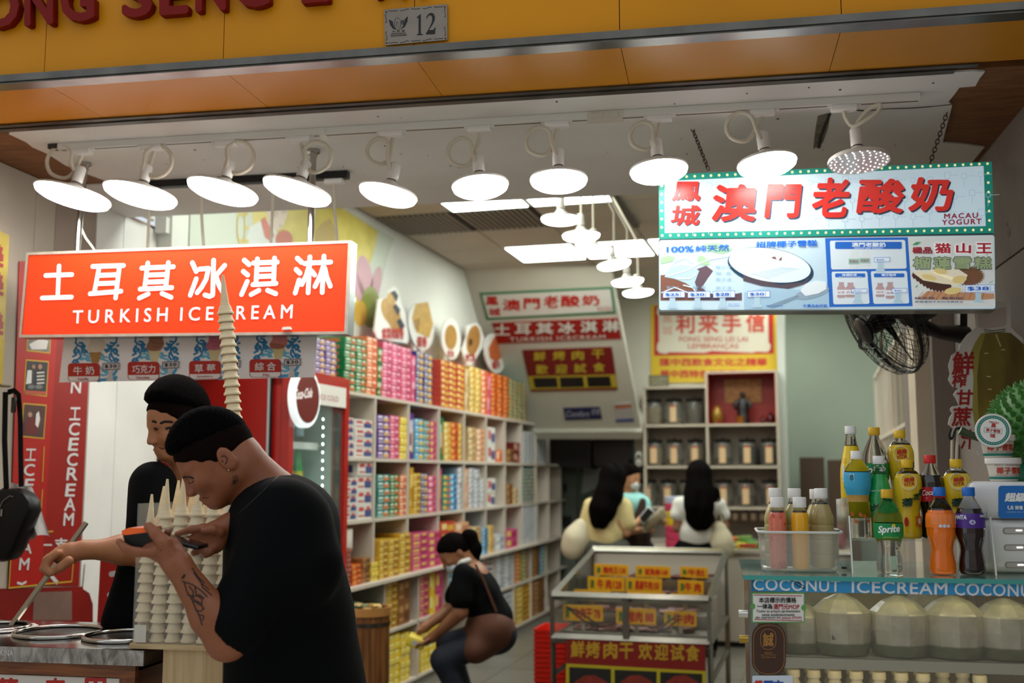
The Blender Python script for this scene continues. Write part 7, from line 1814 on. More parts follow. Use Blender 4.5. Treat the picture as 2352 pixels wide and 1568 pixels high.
# white shelf on the right wall
t = thing('open_shelf', 'white open shelf along the right wall', 'shelf', I0)
ush = .50
for z in (.1, .65, 1.2, 1.78, 2.36): MB().box(ush, .86, 6.8, 10.6, z, z + .025).build('shelf_board', mk('#c8bcac', .6), t)
for k in range(9): MB().box(ush, .86, 6.8 + k * .47, 6.83 + k * .47, 0, 2.38).build('upright', mk('#c8bcac', .6), t)
random.seed(8)
for k in range(8):
    for z in (1.225, 1.805):
        if random.random() < .6:
            o = tag(MB().rbox(.02, .26, .05, .4, 0, random.uniform(.15, .35), .01).build('stored_box', mk(random.choice(('#a8b0a0', '#8a8a6a', '#c0b8a8', '#5a6a4a')), .5), mw=IN.m4(ush + .01, 6.84 + k * .47, z)), 'stored pack on the right wall shelf, bay %s, %s row' % ('one two three four five six seven eight'.split()[k], 'lower' if z < 1.5 else 'upper'), 'box')

# ------------------------------------------------------------------ steel jerky case with price cards
vm0, vm1 = 6.3, 7.5
t = thing('jerky_case', 'steel and glass jerky case in the middle of the aisle', 'display case', IN.m4(0, vm0, 0)); b = Board(t)
(ua, zf), (ub, _) = b.p(1268, 1367), b.p(1628, 1378)
z0 = b.p(1440, 1470)[1]
bk_ = IN.px(1500, 1266, v=vm1); zb_ = bk_[2]; dv = vm1 - vm0
m_sc2 = mk('#8a867e', .3, .9, noise=(8, .25))
tb = .022
def bar(a, c, w=tb): MB().tube([a, c], w * .72, 4, up=(0, 0, 1)).build('frame_bar', m_sc2, t)
for u_ in (ua, ub):
    bar((u_, 0, z0), (u_, 0, zf)); bar((u_, dv, z0), (u_, dv, zb_)); bar((u_, 0, zf), (u_, dv, zb_), .03); bar((u_, 0, z0), (u_, dv, z0))
    bar((u_, .05, 0), (u_, .02, z0)); bar((u_, dv - .05, 0), (u_, dv, z0)); bar((u_, .05, .35), (u_, dv - .05, .35))
bar((ua, 0, zf), (ub, 0, zf), .034); bar((ua, 0, z0), (ub, 0, z0), .034); bar((ua, dv, zb_), (ub, dv, zb_), .04); bar((ua, dv, z0), (ub, dv, z0))
um_ = b.p(1438, 1420)[0]; bar((um_, 0, z0), (um_, 0, zf), .034)
gp = pane('#cfcabc', .06, .04)
for a, c in ((ua, um_), (um_, ub)): MB().add([(a, .0, z0), (c, .0, z0), (c, .0, zf), (a, .0, zf)], [(0, 1, 2, 3)]).build('front_glass', gp, t)
for u_ in (ua, ub): MB().add([(u_, .0, z0), (u_, dv, z0), (u_, dv, zb_), (u_, 0, zf)], [(0, 1, 2, 3)]).build('side_glass', gp, t)
MB().box(ua, ub, .0, dv, z0 - .03, z0).build('floor_tray', m_sc2, t)
MB().box(ua, ub, dv - .01, dv, z0, zb_ - .02).build('back_panel', mk('#b8b4aa', .5), t)
MB().box(ua + .02, ub - .02, dv - .012, dv + .02, zb_ + .012, zb_ + .022).build('price_strip', mk('#c8b848', .5), t)
m_jk = mk('#5a1c10', .45, noise=(30, .5), bump=(40, .8))
tr = []
for k in range(4):
    y_ = .12 + k * .27; zz = z0 + .02 + k * .075
    MB().box(ua + .03, ub - .03, y_ + .03, y_ + .24, z0, zz).build('tray', m_sc2, t)
    mb = MB()
    for i in range(26): mb.box(-.05, .05, -.03, .03, 0, .006, M=Matrix.Translation((random.uniform(ua + .1, ub - .1), y_ + .13 + random.uniform(-.05, .06), zz + .002 + random.uniform(0, .02))) @ Matrix.Rotation(random.uniform(0, 3), 4, 'Z') @ Matrix.Rotation(random.uniform(-.2, .2), 4, 'X'))
    mb.build('jerky_slices', m_jk, t)['kind'] = 'stuff'
CARDS = [(0, 1293, 1385, 1388, 1424, '牛肉干 78'), (0, 1415, 1507, 1396, 1432, '豬肉 88'), (0, 1526, 1600, 1402, 1436, '牛肉'), (1, 1318, 1403, 1353, 1378, '豬柳 98'), (1, 1440, 1528, 1358, 1382, '果汁 118'), (1, 1540, 1606, 1362, 1384, '金錢'), (2, 1350, 1434, 1323, 1356, '牛 肉128'), (2, 1437, 1520, 1326, 1358, '黑椒牛肉150'), (2, 1557, 1616, 1331, 1362, '牛 肉'), (3, 1365, 1443, 1294, 1320, '豬肉王138'), (3, 1460, 1540, 1298, 1324, '魷魚絲168'), (3, 1562, 1626, 1300, 1325, '牛肚')]
for k, (r, x0, x1, y0, y1, s_) in enumerate(CARDS):
    yy = .12 + r * .27 + .045
    c = IN.px((x0 + x1) / 2, (y0 + y1) / 2, v=vm0 + yy)
    o = thing('price_card', 'yellow price card with red characters in the jerky case, %s row, %s' % (('front', 'second', 'third', 'back')[r], ('left', 'middle', 'right')[k % 3]), 'price card', IN.m4(*c), 'price cards in the jerky case'); bb = Board(o, 0, .001)
    MB().prism(bb.P([(x0, y0), (x1, y0 + 3), (x1, y1 + 3), (x0, y1)]), 0, .006).build('card', mk('#d8a010', .45), o)
    bb.text('lettering', s_, x0 + (x1 - x0) * .26, y0 + 6, x1 - 6, y1 - 4, mk('#b82408', .45), 1, .04, dy=2)
    bb.text('lettering', '澳', x0 + 5, y0 + 7, x0 + 15, y1 - 5, mk('#2c6a2c', .45), 1, .03)
    zlo = bb.p(x0, y1)[1]; zz = z0 + .02 + r * .075 - c[2]
    MB().box(-.012, .012, .002, .008, zz, zlo + .02).build('stem', m_sc2, o)
for k, (a, c_) in enumerate((((1300, 1392, .07), (1375, 1440, .12)), ((1510, 1452, .1), (1560, 1415, .12)))):
    A, B_ = IN.w(*IN.px(a[0], a[1], v=vm0 + a[2])), IN.w(*IN.px(c_[0], c_[1], v=vm0 + c_[2]))
    o = thing('serving_tongs', 'dark tongs in the jerky case, %s pair' % ('left', 'right')[k], 'tongs', Matrix.Translation(A)); d = Vector(B_) - Vector(A)
    for s in (-1, 1): MB().tube([(0, 0, 0), d * .5 + Vector((0, 0, .018 * s)), d + Vector((0, 0, .01 * s))], .006, 6).build('arm', mk('#2a2622', .4), o)
# banner below the case
p = IN.px(1460, 1520, v=vm0 - .02)
t = thing('jerky_banner', 'red banner with gold characters and photos hanging under the jerky case', 'banner', IN.m4(*p)); b = Board(t)
B6 = lambda pts: [(1220 + x / 2.861, 1020 + y / 2.861) for x, y in pts]
MB().prism(b.P(B6([(230, 1275), (1145, 1315), (1150, 1800), (225, 1800)])), 0, .004).build('cloth', mk('#7a100a', .5), t)
for ch, x0 in (('鮮', 260), ('烤', 360), ('肉', 475), ('干', 580), ('欢', 705), ('迎', 810), ('试', 915), ('食', 1015)):
    y0 = 1290 + (x0 - 260) * .035; (a, c), (d, e) = B6([(x0, y0), (x0 + 92, y0 + 110)]); b.text('character', ch, a, c, d, e, mk('#b08a20', .45), 2, .03)
b.poly('yellow_grid', B6([(230, 1440), (1150, 1490), (1150, 1800), (225, 1800)]), mk('#b0a018', .5), 1)
for q in ([(250, 1462), (525, 1476), (525, 1790), (250, 1790)], [(548, 1480), (825, 1492), (825, 1790), (548, 1790)], [(848, 1495), (1125, 1508), (1125, 1790), (848, 1790)]):
    b.poly('photo', B6(q), mk('#1a1a18', .5), 2)
    cx_ = (q[0][0] + q[1][0]) / 2; b.poly('photo_food', B6([(cx_ - 100, 1560), (cx_ - 40, 1520), (cx_ + 30, 1515), (cx_ + 110, 1560), (cx_ + 130, 1700), (cx_ - 120, 1700)]), mk('#8a2c20', .5, noise=(20, .4)), 3)
# red baskets
p = IN.px(1264, 1500, v=7.4)
for k in range(12):
    zz = .03 * k + (0.002 * k)
    o = thing('red_basket', 'red plastic shopping basket beside the jerky case, %s in the stack' % ('lowest', 'second', 'third', 'fourth', 'fifth', 'sixth', 'seventh', 'eighth', 'ninth', 'tenth', 'eleventh', 'topmost')[k], 'basket', IN.m4(p[0] + .04, 7.4, zz), 'stack of red baskets')
    f_ = lambda s: [(x, y, 0) for x, y in rrect(-.12 * s, -.17 * s, .12 * s, .17 * s, .03)]
    MB().loft([[(x, y, .0) for x, y, _ in f_(.86)], [(x, y, .10) for x, y, _ in f_(.97)], [(x, y, .102) for x, y, _ in f_(1.0)], [(x, y, .118) for x, y, _ in f_(1.0)], [(x, y, .116) for x, y, _ in f_(.94)], [(x, y, .01) for x, y, _ in f_(.83)]]).build('shell', mk('#c81c0c', .4), o)
# ------------------------------------------------------------------ wooden barrel of biscuits
p = IN.px(843, 1392, v=5.85); rb_ = 54 * 6.2 / FPX
t = thing('wooden_barrel', 'wooden barrel of wrapped biscuits before the shelf', 'barrel', IN.m4(p[0], p[1], 0))
zt_ = p[2]
st_ = [((rb_ * .96 if k % 2 else rb_ * .965), R(15 * k)) for k in range(24)]
for k in range(24):
    a0, a1 = R(15 * k + .8), R(15 * k + 14.2)
    ring_ = lambda r, z: [(r * math.cos(a0), r * math.sin(a0), z), (r * math.cos(a1), r * math.sin(a1), z), (r * .9 * math.cos(a1), r * .9 * math.sin(a1), z), (r * .9 * math.cos(a0), r * .9 * math.sin(a0), z)]
    MB().loft([ring_(rb_ * .9, 0), ring_(rb_ * .98, zt_ * .5), ring_(rb_ * .97, zt_ - .01)], sm=False).build('stave', mk('#8a5a2e' if k % 3 else '#7a4a24', .4, wave=(18, 18, 1, 3, '#5e3818')), t)
MB().lathe([(rb_ * .85, 0), (rb_ * .85, zt_ - .05)], 24).build('core', mk('#3c2614', .8), t)
MB().lathe([(rb_ * 1.02, zt_ - .045), (rb_ * 1.02, zt_), (rb_ * .92, zt_), (rb_ * .92, zt_ - .04)], 32, cap0=False, cap1=False).build('rim', mk('#a8743c', .45), t)
MB().lathe([(rb_ * 1.0, zt_ - .10), (rb_ * 1.0, zt_ - .08)], 32, cap0=False, cap1=False).build('hoop', mk('#4a4440', .35, .8), t)
mb = MB()
for k in range(46):
    a = random.uniform(0, 6.28); r = rb_ * .85 * math.sqrt(random.random())
    mb.rbox(-.022, .022, -.014, .014, 0, .010, .004, n=1, M=Matrix.Translation((r * math.cos(a), r * math.sin(a), zt_ - .045 + random.uniform(0, .05))) @ Matrix.Rotation(random.uniform(0, 3), 4, 'Z') @ Matrix.Rotation(random.uniform(-.6, .6), 4, 'X'), mi=k % 3)
mb.build('wrapped_biscuits', [mk('#c8a868', .5), mk('#b89050', .5), mk('#5a6a4a', .5)], t)['kind'] = 'stuff'
# ------------------------------------------------------------------ people: smooth blended bodies
from mathutils.bvhtree import BVHTree
class Sdf:
    def __init__(s, lo, hi, h):
        s.lo = np.array(lo, float); s.h = h
        s.n = np.ceil((np.array(hi, float) - s.lo) / h).astype(int) + 1
        s.D = np.full(s.n, 1.0, np.float32)
        s.ax = [(s.lo[i] + np.arange(s.n[i]) * h).astype(np.float32) for i in range(3)]
    def _reg(s, lo, hi):
        a = np.clip(np.floor((lo - s.lo) / s.h).astype(int), 0, s.n); b = np.clip(np.ceil((hi - s.lo) / s.h).astype(int) + 1, 0, s.n)
        sl = tuple(slice(a[i], b[i]) for i in range(3))
        return sl, s.ax[0][sl[0]][:, None, None], s.ax[1][sl[1]][None, :, None], s.ax[2][sl[2]][None, None, :]
    def _mix(s, sl, d, k, op):
        D = s.D[sl]
        if D.size == 0: return
        if op == 'u': h = np.maximum(k - np.abs(D - d), 0) / k; s.D[sl] = np.minimum(D, d) - h * h * k * .25
        elif op == 's': h = np.maximum(k - np.abs(D + d), 0) / k; s.D[sl] = np.maximum(D, -d) + h * h * k * .25
        else: s.D[sl] = np.maximum(D, d)
    def cone(s, a, b, ra, rb, k=.012, op='u'):
        a, b = np.array(a, float), np.array(b, float); r = max(ra, rb) + k + 2 * s.h
        sl, X, Y, Z = s._reg(np.minimum(a, b) - r, np.maximum(a, b) + r)
        ab = b - a; L2 = max(float(ab @ ab), 1e-9)
        t = np.clip(((X - a[0]) * ab[0] + (Y - a[1]) * ab[1] + (Z - a[2]) * ab[2]) / L2, 0, 1)
        d = np.sqrt((X - a[0] - t * ab[0]) ** 2 + (Y - a[1] - t * ab[1]) ** 2 + (Z - a[2] - t * ab[2]) ** 2) - (ra + (rb - ra) * t)
        s._mix(sl, d, k, op); return s
    def chain(s, pts, rs, k=.006):
        for i in range(len(pts) - 1): s.cone(pts[i], pts[i + 1], rs[i], rs[i + 1], k)
        return s
    def ell(s, c, r, A=None, k=.012, op='u'):
        c = np.array(c, float); r = np.array(r, float); A = np.eye(3) if A is None else np.array(A, float)
        m = r.max() + k + 2 * s.h
        sl, X, Y, Z = s._reg(c - m, c + m)
        q = [(X - c[0]) * A[i][0] + (Y - c[1]) * A[i][1] + (Z - c[2]) * A[i][2] for i in range(3)]
        k0 = np.sqrt(sum((q[i] / r[i]) ** 2 for i in range(3))); k1 = np.sqrt(sum((q[i] / r[i] ** 2) ** 2 for i in range(3))) + 1e-6
        s._mix(sl, k0 * (k0 - 1) / k1, k, op); return s
    def plane(s, p, n, amp=0.0, fr=0.0, k=0.0):
        """keep the side the normal points away from"""
        sl, X, Y, Z = s._reg(s.lo, s.lo + s.n * s.h)
        n = np.array(n, float); n /= np.linalg.norm(n)
        d = (X - p[0]) * n[0] + (Y - p[1]) * n[1] + (Z - p[2]) * n[2]
        if amp: d = d + amp * np.sin(X * fr + Y * fr * .7) * np.sin(Z * fr * .8 + 1)
        if k: h = np.maximum(k - np.abs(s.D - d), 0) / k; s.D = np.maximum(s.D, d) + h * h * k * .25
        else: s.D = np.maximum(s.D, d)
        return s
    def folds(s, amp, fx, fy, fz):
        sl, X, Y, Z = s._reg(s.lo, s.lo + s.n * s.h)
        s.D = s.D + (amp * np.sin(X * fx + 3 * np.sin(Z * 7) + Y * fy) * np.sin(Z * fz + X * 6)).astype(np.float32); return s
    def surface(s):
        D = s.D; I_ = D < 0
        c = [I_[i:I_.shape[0] - 1 + i, j:I_.shape[1] - 1 + j, k:I_.shape[2] - 1 + k] for i in (0, 1) for j in (0, 1) for k in (0, 1)]
        cnt = sum(x.astype(np.int8) for x in c); act = (cnt > 0) & (cnt < 8)
        idx = np.argwhere(act); m = len(idx)
        vid = np.full(act.shape, -1, np.int64); vid[act] = np.arange(m)
        off = np.array([(i, j, k) for i in (0, 1) for j in (0, 1) for k in (0, 1)])
        val = np.stack([D[idx[:, 0] + o[0], idx[:, 1] + o[1], idx[:, 2] + o[2]] for o in off], 1)
        P = np.zeros((m, 3)); W = np.zeros(m)
        for a in range(8):
            for b_ in range(a + 1, 8):
                if np.abs(off[a] - off[b_]).sum() != 1: continue
                va, vb = val[:, a], val[:, b_]; ok = (va < 0) != (vb < 0)
                t = np.where(ok, va / np.where(ok, va - vb, 1), 0)
                P += ok[:, None] * (off[a] + t[:, None] * (off[b_] - off[a])); W += ok
        V = s.lo + (idx + P / W[:, None]) * s.h
        F = []
        for ax in range(3):
            u, v = (ax + 1) % 3, (ax + 2) % 3
            A = np.moveaxis(I_, (ax, u, v), (0, 1, 2)); Vd = np.moveaxis(vid, (ax, u, v), (0, 1, 2))
            ch = A[:-1, 1:-1, 1:-1] != A[1:, 1:-1, 1:-1]
            e = np.argwhere(ch)
            if not len(e): continue
            i, j, k = e[:, 0], e[:, 1] + 1, e[:, 2] + 1
            q = np.stack([Vd[i, j - 1, k - 1], Vd[i, j, k - 1], Vd[i, j, k], Vd[i, j - 1, k]], 1)
            flip = ~A[i, j, k]; q[flip] = q[flip][:, ::-1]; F.append(q)
        F = np.concatenate(F); F = F[(F >= 0).all(1)]
        return V, F
    def build(s, name, mat, parent=None, smooth=1):
        V, F = s.surface()
        for _ in range(smooth):
            acc = np.zeros_like(V); n = np.zeros(len(V))
            for a, b_ in ((0, 1), (1, 2), (2, 3), (3, 0)):
                np.add.at(acc, F[:, a], V[F[:, b_]]); np.add.at(acc, F[:, b_], V[F[:, a]]); np.add.at(n, F[:, a], 1); np.add.at(n, F[:, b_], 1)
            V = V * .45 + .55 * acc / np.maximum(n, 1)[:, None]
        me = bpy.data.meshes.new(name)
        me.vertices.add(len(V)); me.vertices.foreach_set('co', V.astype(np.float32).ravel())
        me.loops.add(F.size); me.loops.foreach_set('vertex_index', F.astype(np.int32).ravel())
        me.polygons.add(len(F)); me.polygons.foreach_set('loop_start', np.arange(0, F.size, 4, dtype=np.int32))
        me.polygons.foreach_set('use_smooth', np.ones(len(F), bool))
        me.update(calc_edges=True); me.validate(); me.materials.append(mat)
        o = bpy.data.objects.new(name, me); COL.objects.link(o)
        if parent is not None: o.parent = parent; o.matrix_parent_inverse = parent.matrix_world.inverted()
        s.bvh = BVHTree.FromPolygons([Vector(v) for v in V], [tuple(int(i) for i in f) for f in F])
        return o
def PX(x, y, d): return np.array(WO.px(x, y, v=d))
def head_axes(f, up):
    f = Vector(f).normalized(); l = Vector(up).cross(f).normalized(); u = f.cross(l)
    return np.array(f), np.array(l), np.array(u)
def head_prims(S, C_, ax, s=1.0, ears=True):
    f, l, u = ax; A = [f, l, u]
    Q = lambda a, b_, c: C_ + (f * a + l * b_ + u * c) * s
    S.ell(Q(.008, 0, .040), (.095 * s, .076 * s, .090 * s), A, .02)
    S.ell(Q(.030, 0, -.016), (.066 * s, .060 * s, .070 * s), A, .03)
    for q in (-1, 1):
        S.cone(Q(.0, .048 * q, -.042), Q(.062, .018 * q, -.074), .020 * s, .016 * s, .03)
        S.ell(Q(.066, .040 * q, -.016), (.026 * s, .024 * s, .022 * s), A, .02)
        S.cone(Q(.090, .012 * q, .026), Q(.078, .044 * q, .024), .010 * s, .009 * s, .014)
        S.ell(Q(.100, .031 * q, .006), (.012 * s, .015 * s, .009 * s), A, .012, 's')
        S.ell(Q(.080, .031 * q, .006), (.0135 * s, .0135 * s, .0125 * s), A, .003)
        if ears:
            S.ell(Q(-.014, .078 * q, -.002), (.019 * s, .008 * s, .031 * s), A, .006)
            S.ell(Q(-.008, .088 * q, .002), (.010 * s, .007 * s, .018 * s), A, .004, 's')
    S.ell(Q(.070, 0, -.072), (.020 * s, .022 * s, .014 * s), A, .02)
    S.cone(Q(.094, 0, .018), Q(.110, 0, -.020), .008 * s, .0115 * s, .014); S.ell(Q(.104, .012, -.025), (.011 * s, .009 * s, .008 * s), A, .006); S.ell(Q(.104, -.012, -.025), (.011 * s, .009 * s, .008 * s), A, .006)
    S.ell(Q(.090, 0, -.048), (.012 * s, .024 * s, .0065 * s), A, .006); S.ell(Q(.087, 0, -.060), (.012 * s, .021 * s, .0075 * s), A, .006)
    return Q
def ink(parent, name, bvh, lines, r, mat, lift=.0004):
    """thin marks laid on a body's surface along pixel paths"""
    mb = MB(); o = Vector((0, 0, EYE))
    for ln in lines:
        pts = []
        for (x0, y0), (x1, y1) in zip(ln, ln[1:]):
            n = max(2, int(math.hypot(x1 - x0, y1 - y0) / 2.5))
            for k in range(n):
                d = cray(x0 + (x1 - x0) * k / n, y0 + (y1 - y0) * k / n).normalized(); h = bvh.ray_cast(o, d)
                if h[0] is not None: pts.append(h[0] - d * lift)
        if len(pts) > 1: mb.tube(pts, r, 5)
    if not mb.v: return None
    ob = mb.build(name, mat, parent)
    if parent is not None: ob.matrix_parent_inverse = parent.matrix_world.inverted()
    return ob
def person(label, p): return thing('person', label, 'person', Matrix.Translation(Vector((p[0], p[1], 0))))
m_hair = mk('#040303', .9, bump=(420, .9), spec=.05); m_blk = mk('#040506', .85, noise=(6, .3), bump=(14, .25), spec=.12)
# ------------------------------------------------------------------ the customer with the phone
m_sk = mk('#8c5132', .48, noise=(60, .12), bump=(160, .08)); m_stub = mk('#150c08', .9, noise=(300, .4), bump=(500, .5), spec=.05)
t = person('man in a loose black T-shirt looking down at a payment device', PX(650, 1400, 2.75))
ax = head_axes((-.83, -.13, -.55), (-.56, -.06, .84)); f, l, u = ax
hc = PX(508, 1058, 2.63) - l * .070; HS = .97
S = Sdf((-.99, 2.36, .98), (-.24, 3.02, 1.70), .0036)
Q = head_prims(S, hc, ax, HS)
S.cone(Q(-.030, 0, -.03), PX(612, 1128, 2.745), .060, .068, .03)
S.ell(Q(-.046, 0, -.014), (.036, .048, .042), [f, l, u], .03)
S.ell(PX(650, 1190, 2.76), (.11, .17, .09), None, .04)
sh, el, wr = PX(664, 1190, 2.60), PX(522, 1468, 2.50), PX(408, 1296, 2.465)
S.cone(sh, el, .056, .046, .03)
mid = el * .68 + wr * .32
S.cone(el, mid, .043, .044, .02); S.cone(mid, wr, .044, .0275, .02)
# left hand
hv = PX(362, 1256, 2.48) - wr
S.cone(wr, PX(382, 1266, 2.475), .027, .029, .02)
S.ell(PX(376, 1260, 2.476), (.040, .036, .021), None, .016); S.ell(PX(358, 1262, 2.474), (.030, .036, .015), None, .014)
for pts, rs in ((((352, 1268, 2.440), (318, 1268, 2.432), (288, 1259, 2.432), (273, 1243, 2.436)), (.0105, .0098, .0088, .0072)),
                (((354, 1266, 2.466), (322, 1268, 2.464), (292, 1262, 2.464), (280, 1248, 2.468)), (.0108, .0100, .0090, .0078)),
                (((362, 1262, 2.500), (352, 1252, 2.535), (358, 1232, 2.545), (364, 1213, 2.535)), (.0110, .0100, .0092, .0080)),
                (((376, 1258, 2.505), (376, 1248, 2.545), (382, 1234, 2.550), (386, 1220, 2.540)), (.0110, .0100, .0092, .0080)),
                (((388, 1266, 2.452), (376, 1245, 2.440), (358, 1226, 2.442), (341, 1208, 2.450)), (.0190, .0155, .0130, .0105))):
    S.chain([PX(*p) for p in pts], rs, .006)
# right hand and forearm
el2, wr2 = PX(640, 1330, 2.90), PX(530, 1206, 2.655)
S.cone(PX(660, 1180, 2.90), el2, .055, .045, .03); S.cone(el2, wr2, .043, .027, .02)
S.cone(wr2, PX(500, 1216, 2.632), .026, .024, .02); S.ell(PX(487, 1238, 2.625), (.036, .020, .036), None, .014)
for pts, rs in ((((496, 1212, 2.628), (466, 1213, 2.612), (436, 1216, 2.600), (406, 1226, 2.592)), (.0125, .0105, .0090, .0068)),
                (((504, 1222, 2.610), (488, 1216, 2.598), (468, 1219, 2.592)), (.0130, .0110, .0085)),
                (((484, 1230, 2.625), (456, 1231, 2.615), (428, 1238, 2.608)), (.0110, .0095, .0072)),
                (((480, 1246, 2.622), (462, 1260, 2.606), (446, 1269, 2.598)), (.0112, .0105, .0085)),
                (((496, 1254, 2.622), (482, 1266, 2.606), (472, 1274, 2.598)), (.0110, .0102, .0085))):
    S.chain([PX(*p) for p in pts], rs, .006)
S.build('body', m_sk, t, 1); bv = S.bvh
def hair(parent, C_, ax, s, pl, mat, grow=(.010, .007, .012), h=.004, lift=0.0, name='hair', kk=.035, fw=.0):
    f, l, u = ax; A = [f, l, u]
    c = C_ + (f * (.006 + fw) + u * (.042 + lift)) * s; r = np.array((.097, .0775, .091)) * s + np.array(grow)
    H = Sdf(c - .16, c + .16, h).ell(c, r, A, .01)
    if name != 'hair': H.ell(C_ + (f * -.046 + u * -.014) * s, (.0395, .0515, .0455), A, .02)
    for p_, n_ in pl: H.plane(C_ + (f * p_[0] + u * p_[1]) * s, f * n_[0] + u * n_[1], .003, 170, kk)
    if name == 'hair': H.folds(.0016, 420, 380, 300)
    H.build(name, mat, parent, 0 if name == 'hair' else 1); return H
hair(t, hc, ax, HS, [((.104, .058), (.20, -.98)), ((-.06, .006), (.34, -.94))], m_hair, (.012, .006, .017), lift=.006, kk=.05, fw=.008)
hair(t, hc, ax, HS, [((.0, -.004), (.56, -.83)), ((-.07, -.048), (-.1, -1.0))], m_stub, (.0035, .0030, .004), name='short_sides', kk=.006)
m_brow = mk('#120b08', .8)
ink(t, 'eyebrow', bv, [[(415, 1099), (424, 1095), (436, 1095), (447, 1099)]], .0024, m_brow)
ink(t, 'eyelashes', bv, [[(434, 1110), (441, 1108), (448, 1101)]], .0013, m_brow)
ink(t, 'lip_line', bv, [[(464, 1143), (473, 1144), (482, 1141)]], .0011, mk('#4a2018', .6))
ink(t, 'ear_shade', bv, [[(508, 1048), (516, 1046), (522, 1052), (520, 1062), (514, 1068)], [(510, 1056), (513, 1064)]], .0014, mk('#3a1c10', .7))['kind'] = 'stuff'  # dark strokes paint the shade in the hollow of the ear
m_tat = mk('#241c1a', .6)
E6 = lambda pts: [(318 + x / 4.9, 874 + y / 4.9) for x, y in pts]
ink(t, 'neck_tattoo', bv, [E6([(1060, 1170), (1075, 1120), (1060, 1060)]), E6([(1075, 1165), (1090, 1100), (1088, 1050)]), E6([(1085, 1160), (1110, 1110), (1110, 1050)]), E6([(1095, 1150), (1135, 1105)]), E6([(1055, 1130), (1120, 1130)])], .0009, m_tat, .0003)
E7 = lambda pts: [(x / 2.904, 1028 + y / 2.904) for x, y in pts]
ink(t, 'arm_tattoo', bv, [E7(q) for q in ([(1210, 870), (1230, 845), (1235, 850), (1215, 880)], [(1215, 890), (1280, 910), (1340, 950), (1390, 1000)], [(1230, 900), (1245, 960), (1275, 1000), (1300, 1060), (1330, 1120), (1350, 1190)], [(1260, 920), (1290, 960), (1285, 1000), (1320, 1040), (1360, 1060)], [(1300, 930), (1310, 980), (1350, 1010), (1340, 1050)], [(1250, 980), (1290, 990), (1330, 980), (1370, 1010)], [(1285, 1030), (1310, 1020), (1345, 1040), (1355, 1090)], [(1300, 1080), (1340, 1090), (1370, 1060)], [(1320, 1110), (1360, 1120), (1350, 1160)], [(1280, 800), (1320, 860), (1370, 910)], [(1290, 830), (1340, 900), (1400, 950)], [(1330, 870), (1350, 930), (1420, 990)], [(1070, 680), (1080, 690)])], .0014, m_tat, .0003)['kind'] = 'stuff'
ear = Q(-.004, .079, -.030); MB().ball(tuple(ear + l * .004), .0022, n=8, m=6).build('ear_stud', mk('#d8c090', .2, 1.0), t).matrix_parent_inverse = t.matrix_world.inverted()
# T-shirt
S = Sdf((-.84, 2.34, .70), (-.10, 3.14, 1.60), .0075)
S.ell(PX(648, 1200, 2.76), (.125, .205, .125), None, .06); S.ell(PX(652, 1330, 2.77), (.138, .195, .20), None, .08); S.ell(PX(672, 1500, 2.78), (.158, .19, .24), None, .08); S.ell(PX(690, 1660, 2.78), (.165, .19, .20), None, .08)
S.cone(PX(670, 1200, 2.62), PX(690, 1300, 2.60), .085, .10, .05)
S.cone(sh + np.array((.0, 0, .005)), el * .86 + sh * .14 + np.array((.004, 0, 0)), .078, .074, .05)
S.cone(PX(660, 1185, 2.90), el2, .078, .075, .05)
hm = PX(512, 1450, 2.505); hd_ = (el - sh) / np.linalg.norm(el - sh)
S.cone(hm - hd_ * .05, hm + hd_ * .12, .050, .056, .01, 's')
S.cone(PX(600, 1110, 2.742), PX(560, 1010, 2.72), .072, .10, .012, 's')
S.folds(.0035, 22, 9, 5)
S.plane((0, 0, .80), (0, 0, -1)); S.build('t_shirt', m_blk, t, 2)
nb = [PX(x, y, d) for x, y, d in ((642, 1070, 2.74), (622, 1075, 2.665), (585, 1118, 2.655), (552, 1166, 2.68), (538, 1178, 2.74))]
ink(t, 'collar_seam', S.bvh, [[(652, 1076), (640, 1092), (610, 1122), (578, 1152), (548, 1180)]], .0016, mk('#14161a', .7))
S = Sdf((-.75, 2.50, .0), (-.15, 3.05, .98), .012)
for dy in (-.10, .10): S.cone(PX(690, 1640, 2.78 + dy) * np.array((1, 1, 0)) + np.array((0, 0, .92)), np.array((-.50, 2.78 + dy, .5)), .105, .085, .05); S.cone((-.50, 2.78 + dy, .5), (-.46, 2.78 + dy, .08), .085, .07, .04)
S.ell(PX(690, 1640, 2.78) * np.array((1, 1, 0)) + np.array((0, 0, .92)), (.14, .18, .12), None, .06); S.build('trousers', mk('#0b0c10', .8), t, 1)
for dy in (-.10, .10): MB().rbox(-.62, -.37, 2.78 + dy - .05, 2.78 + dy + .05, 0, .10, .03).build('shoe', mk('#101010', .5), t).matrix_parent_inverse = t.matrix_world.inverted()
# the things in his hands
g = Vector(PX(316, 1238, 2.50)); t = thing('payment_terminal', 'black handheld payment terminal with an orange top in the man\'s hand', 'payment terminal', Matrix.Translation(g))
b = Board(t, -.045)
q = b.P([(281, 1225), (336, 1220), (354, 1246), (346, 1254), (336, 1257), (298, 1257), (288, 1250)])
MB().prism(q, -.045, .06).build('body', mk('#0d0d0e', .35), t)
MB().prism(b.P([(280, 1218), (296, 1212), (337, 1212), (338, 1222), (293, 1228), (280, 1228)]), -.046, .06).build('orange_top', mk('#ff6a24', .4), t)
b.y = -.0452; b.poly('speaker_recess', [(299, 1232), (324, 1230), (330, 1242), (318, 1248), (303, 1246)], mk('#060607', .5), 1)
A_, B_ = Vector(PX(374, 1233, 2.53)), Vector(PX(470, 1255, 2.55)); d = B_ - A_
M = Matrix.Translation((A_ + B_) / 2) @ Matrix.Rotation(math.atan2(-d.z, d.x), 4, 'Y')
t = thing('mobile_phone', 'black mobile phone held flat in the man\'s right hand', 'phone', M)
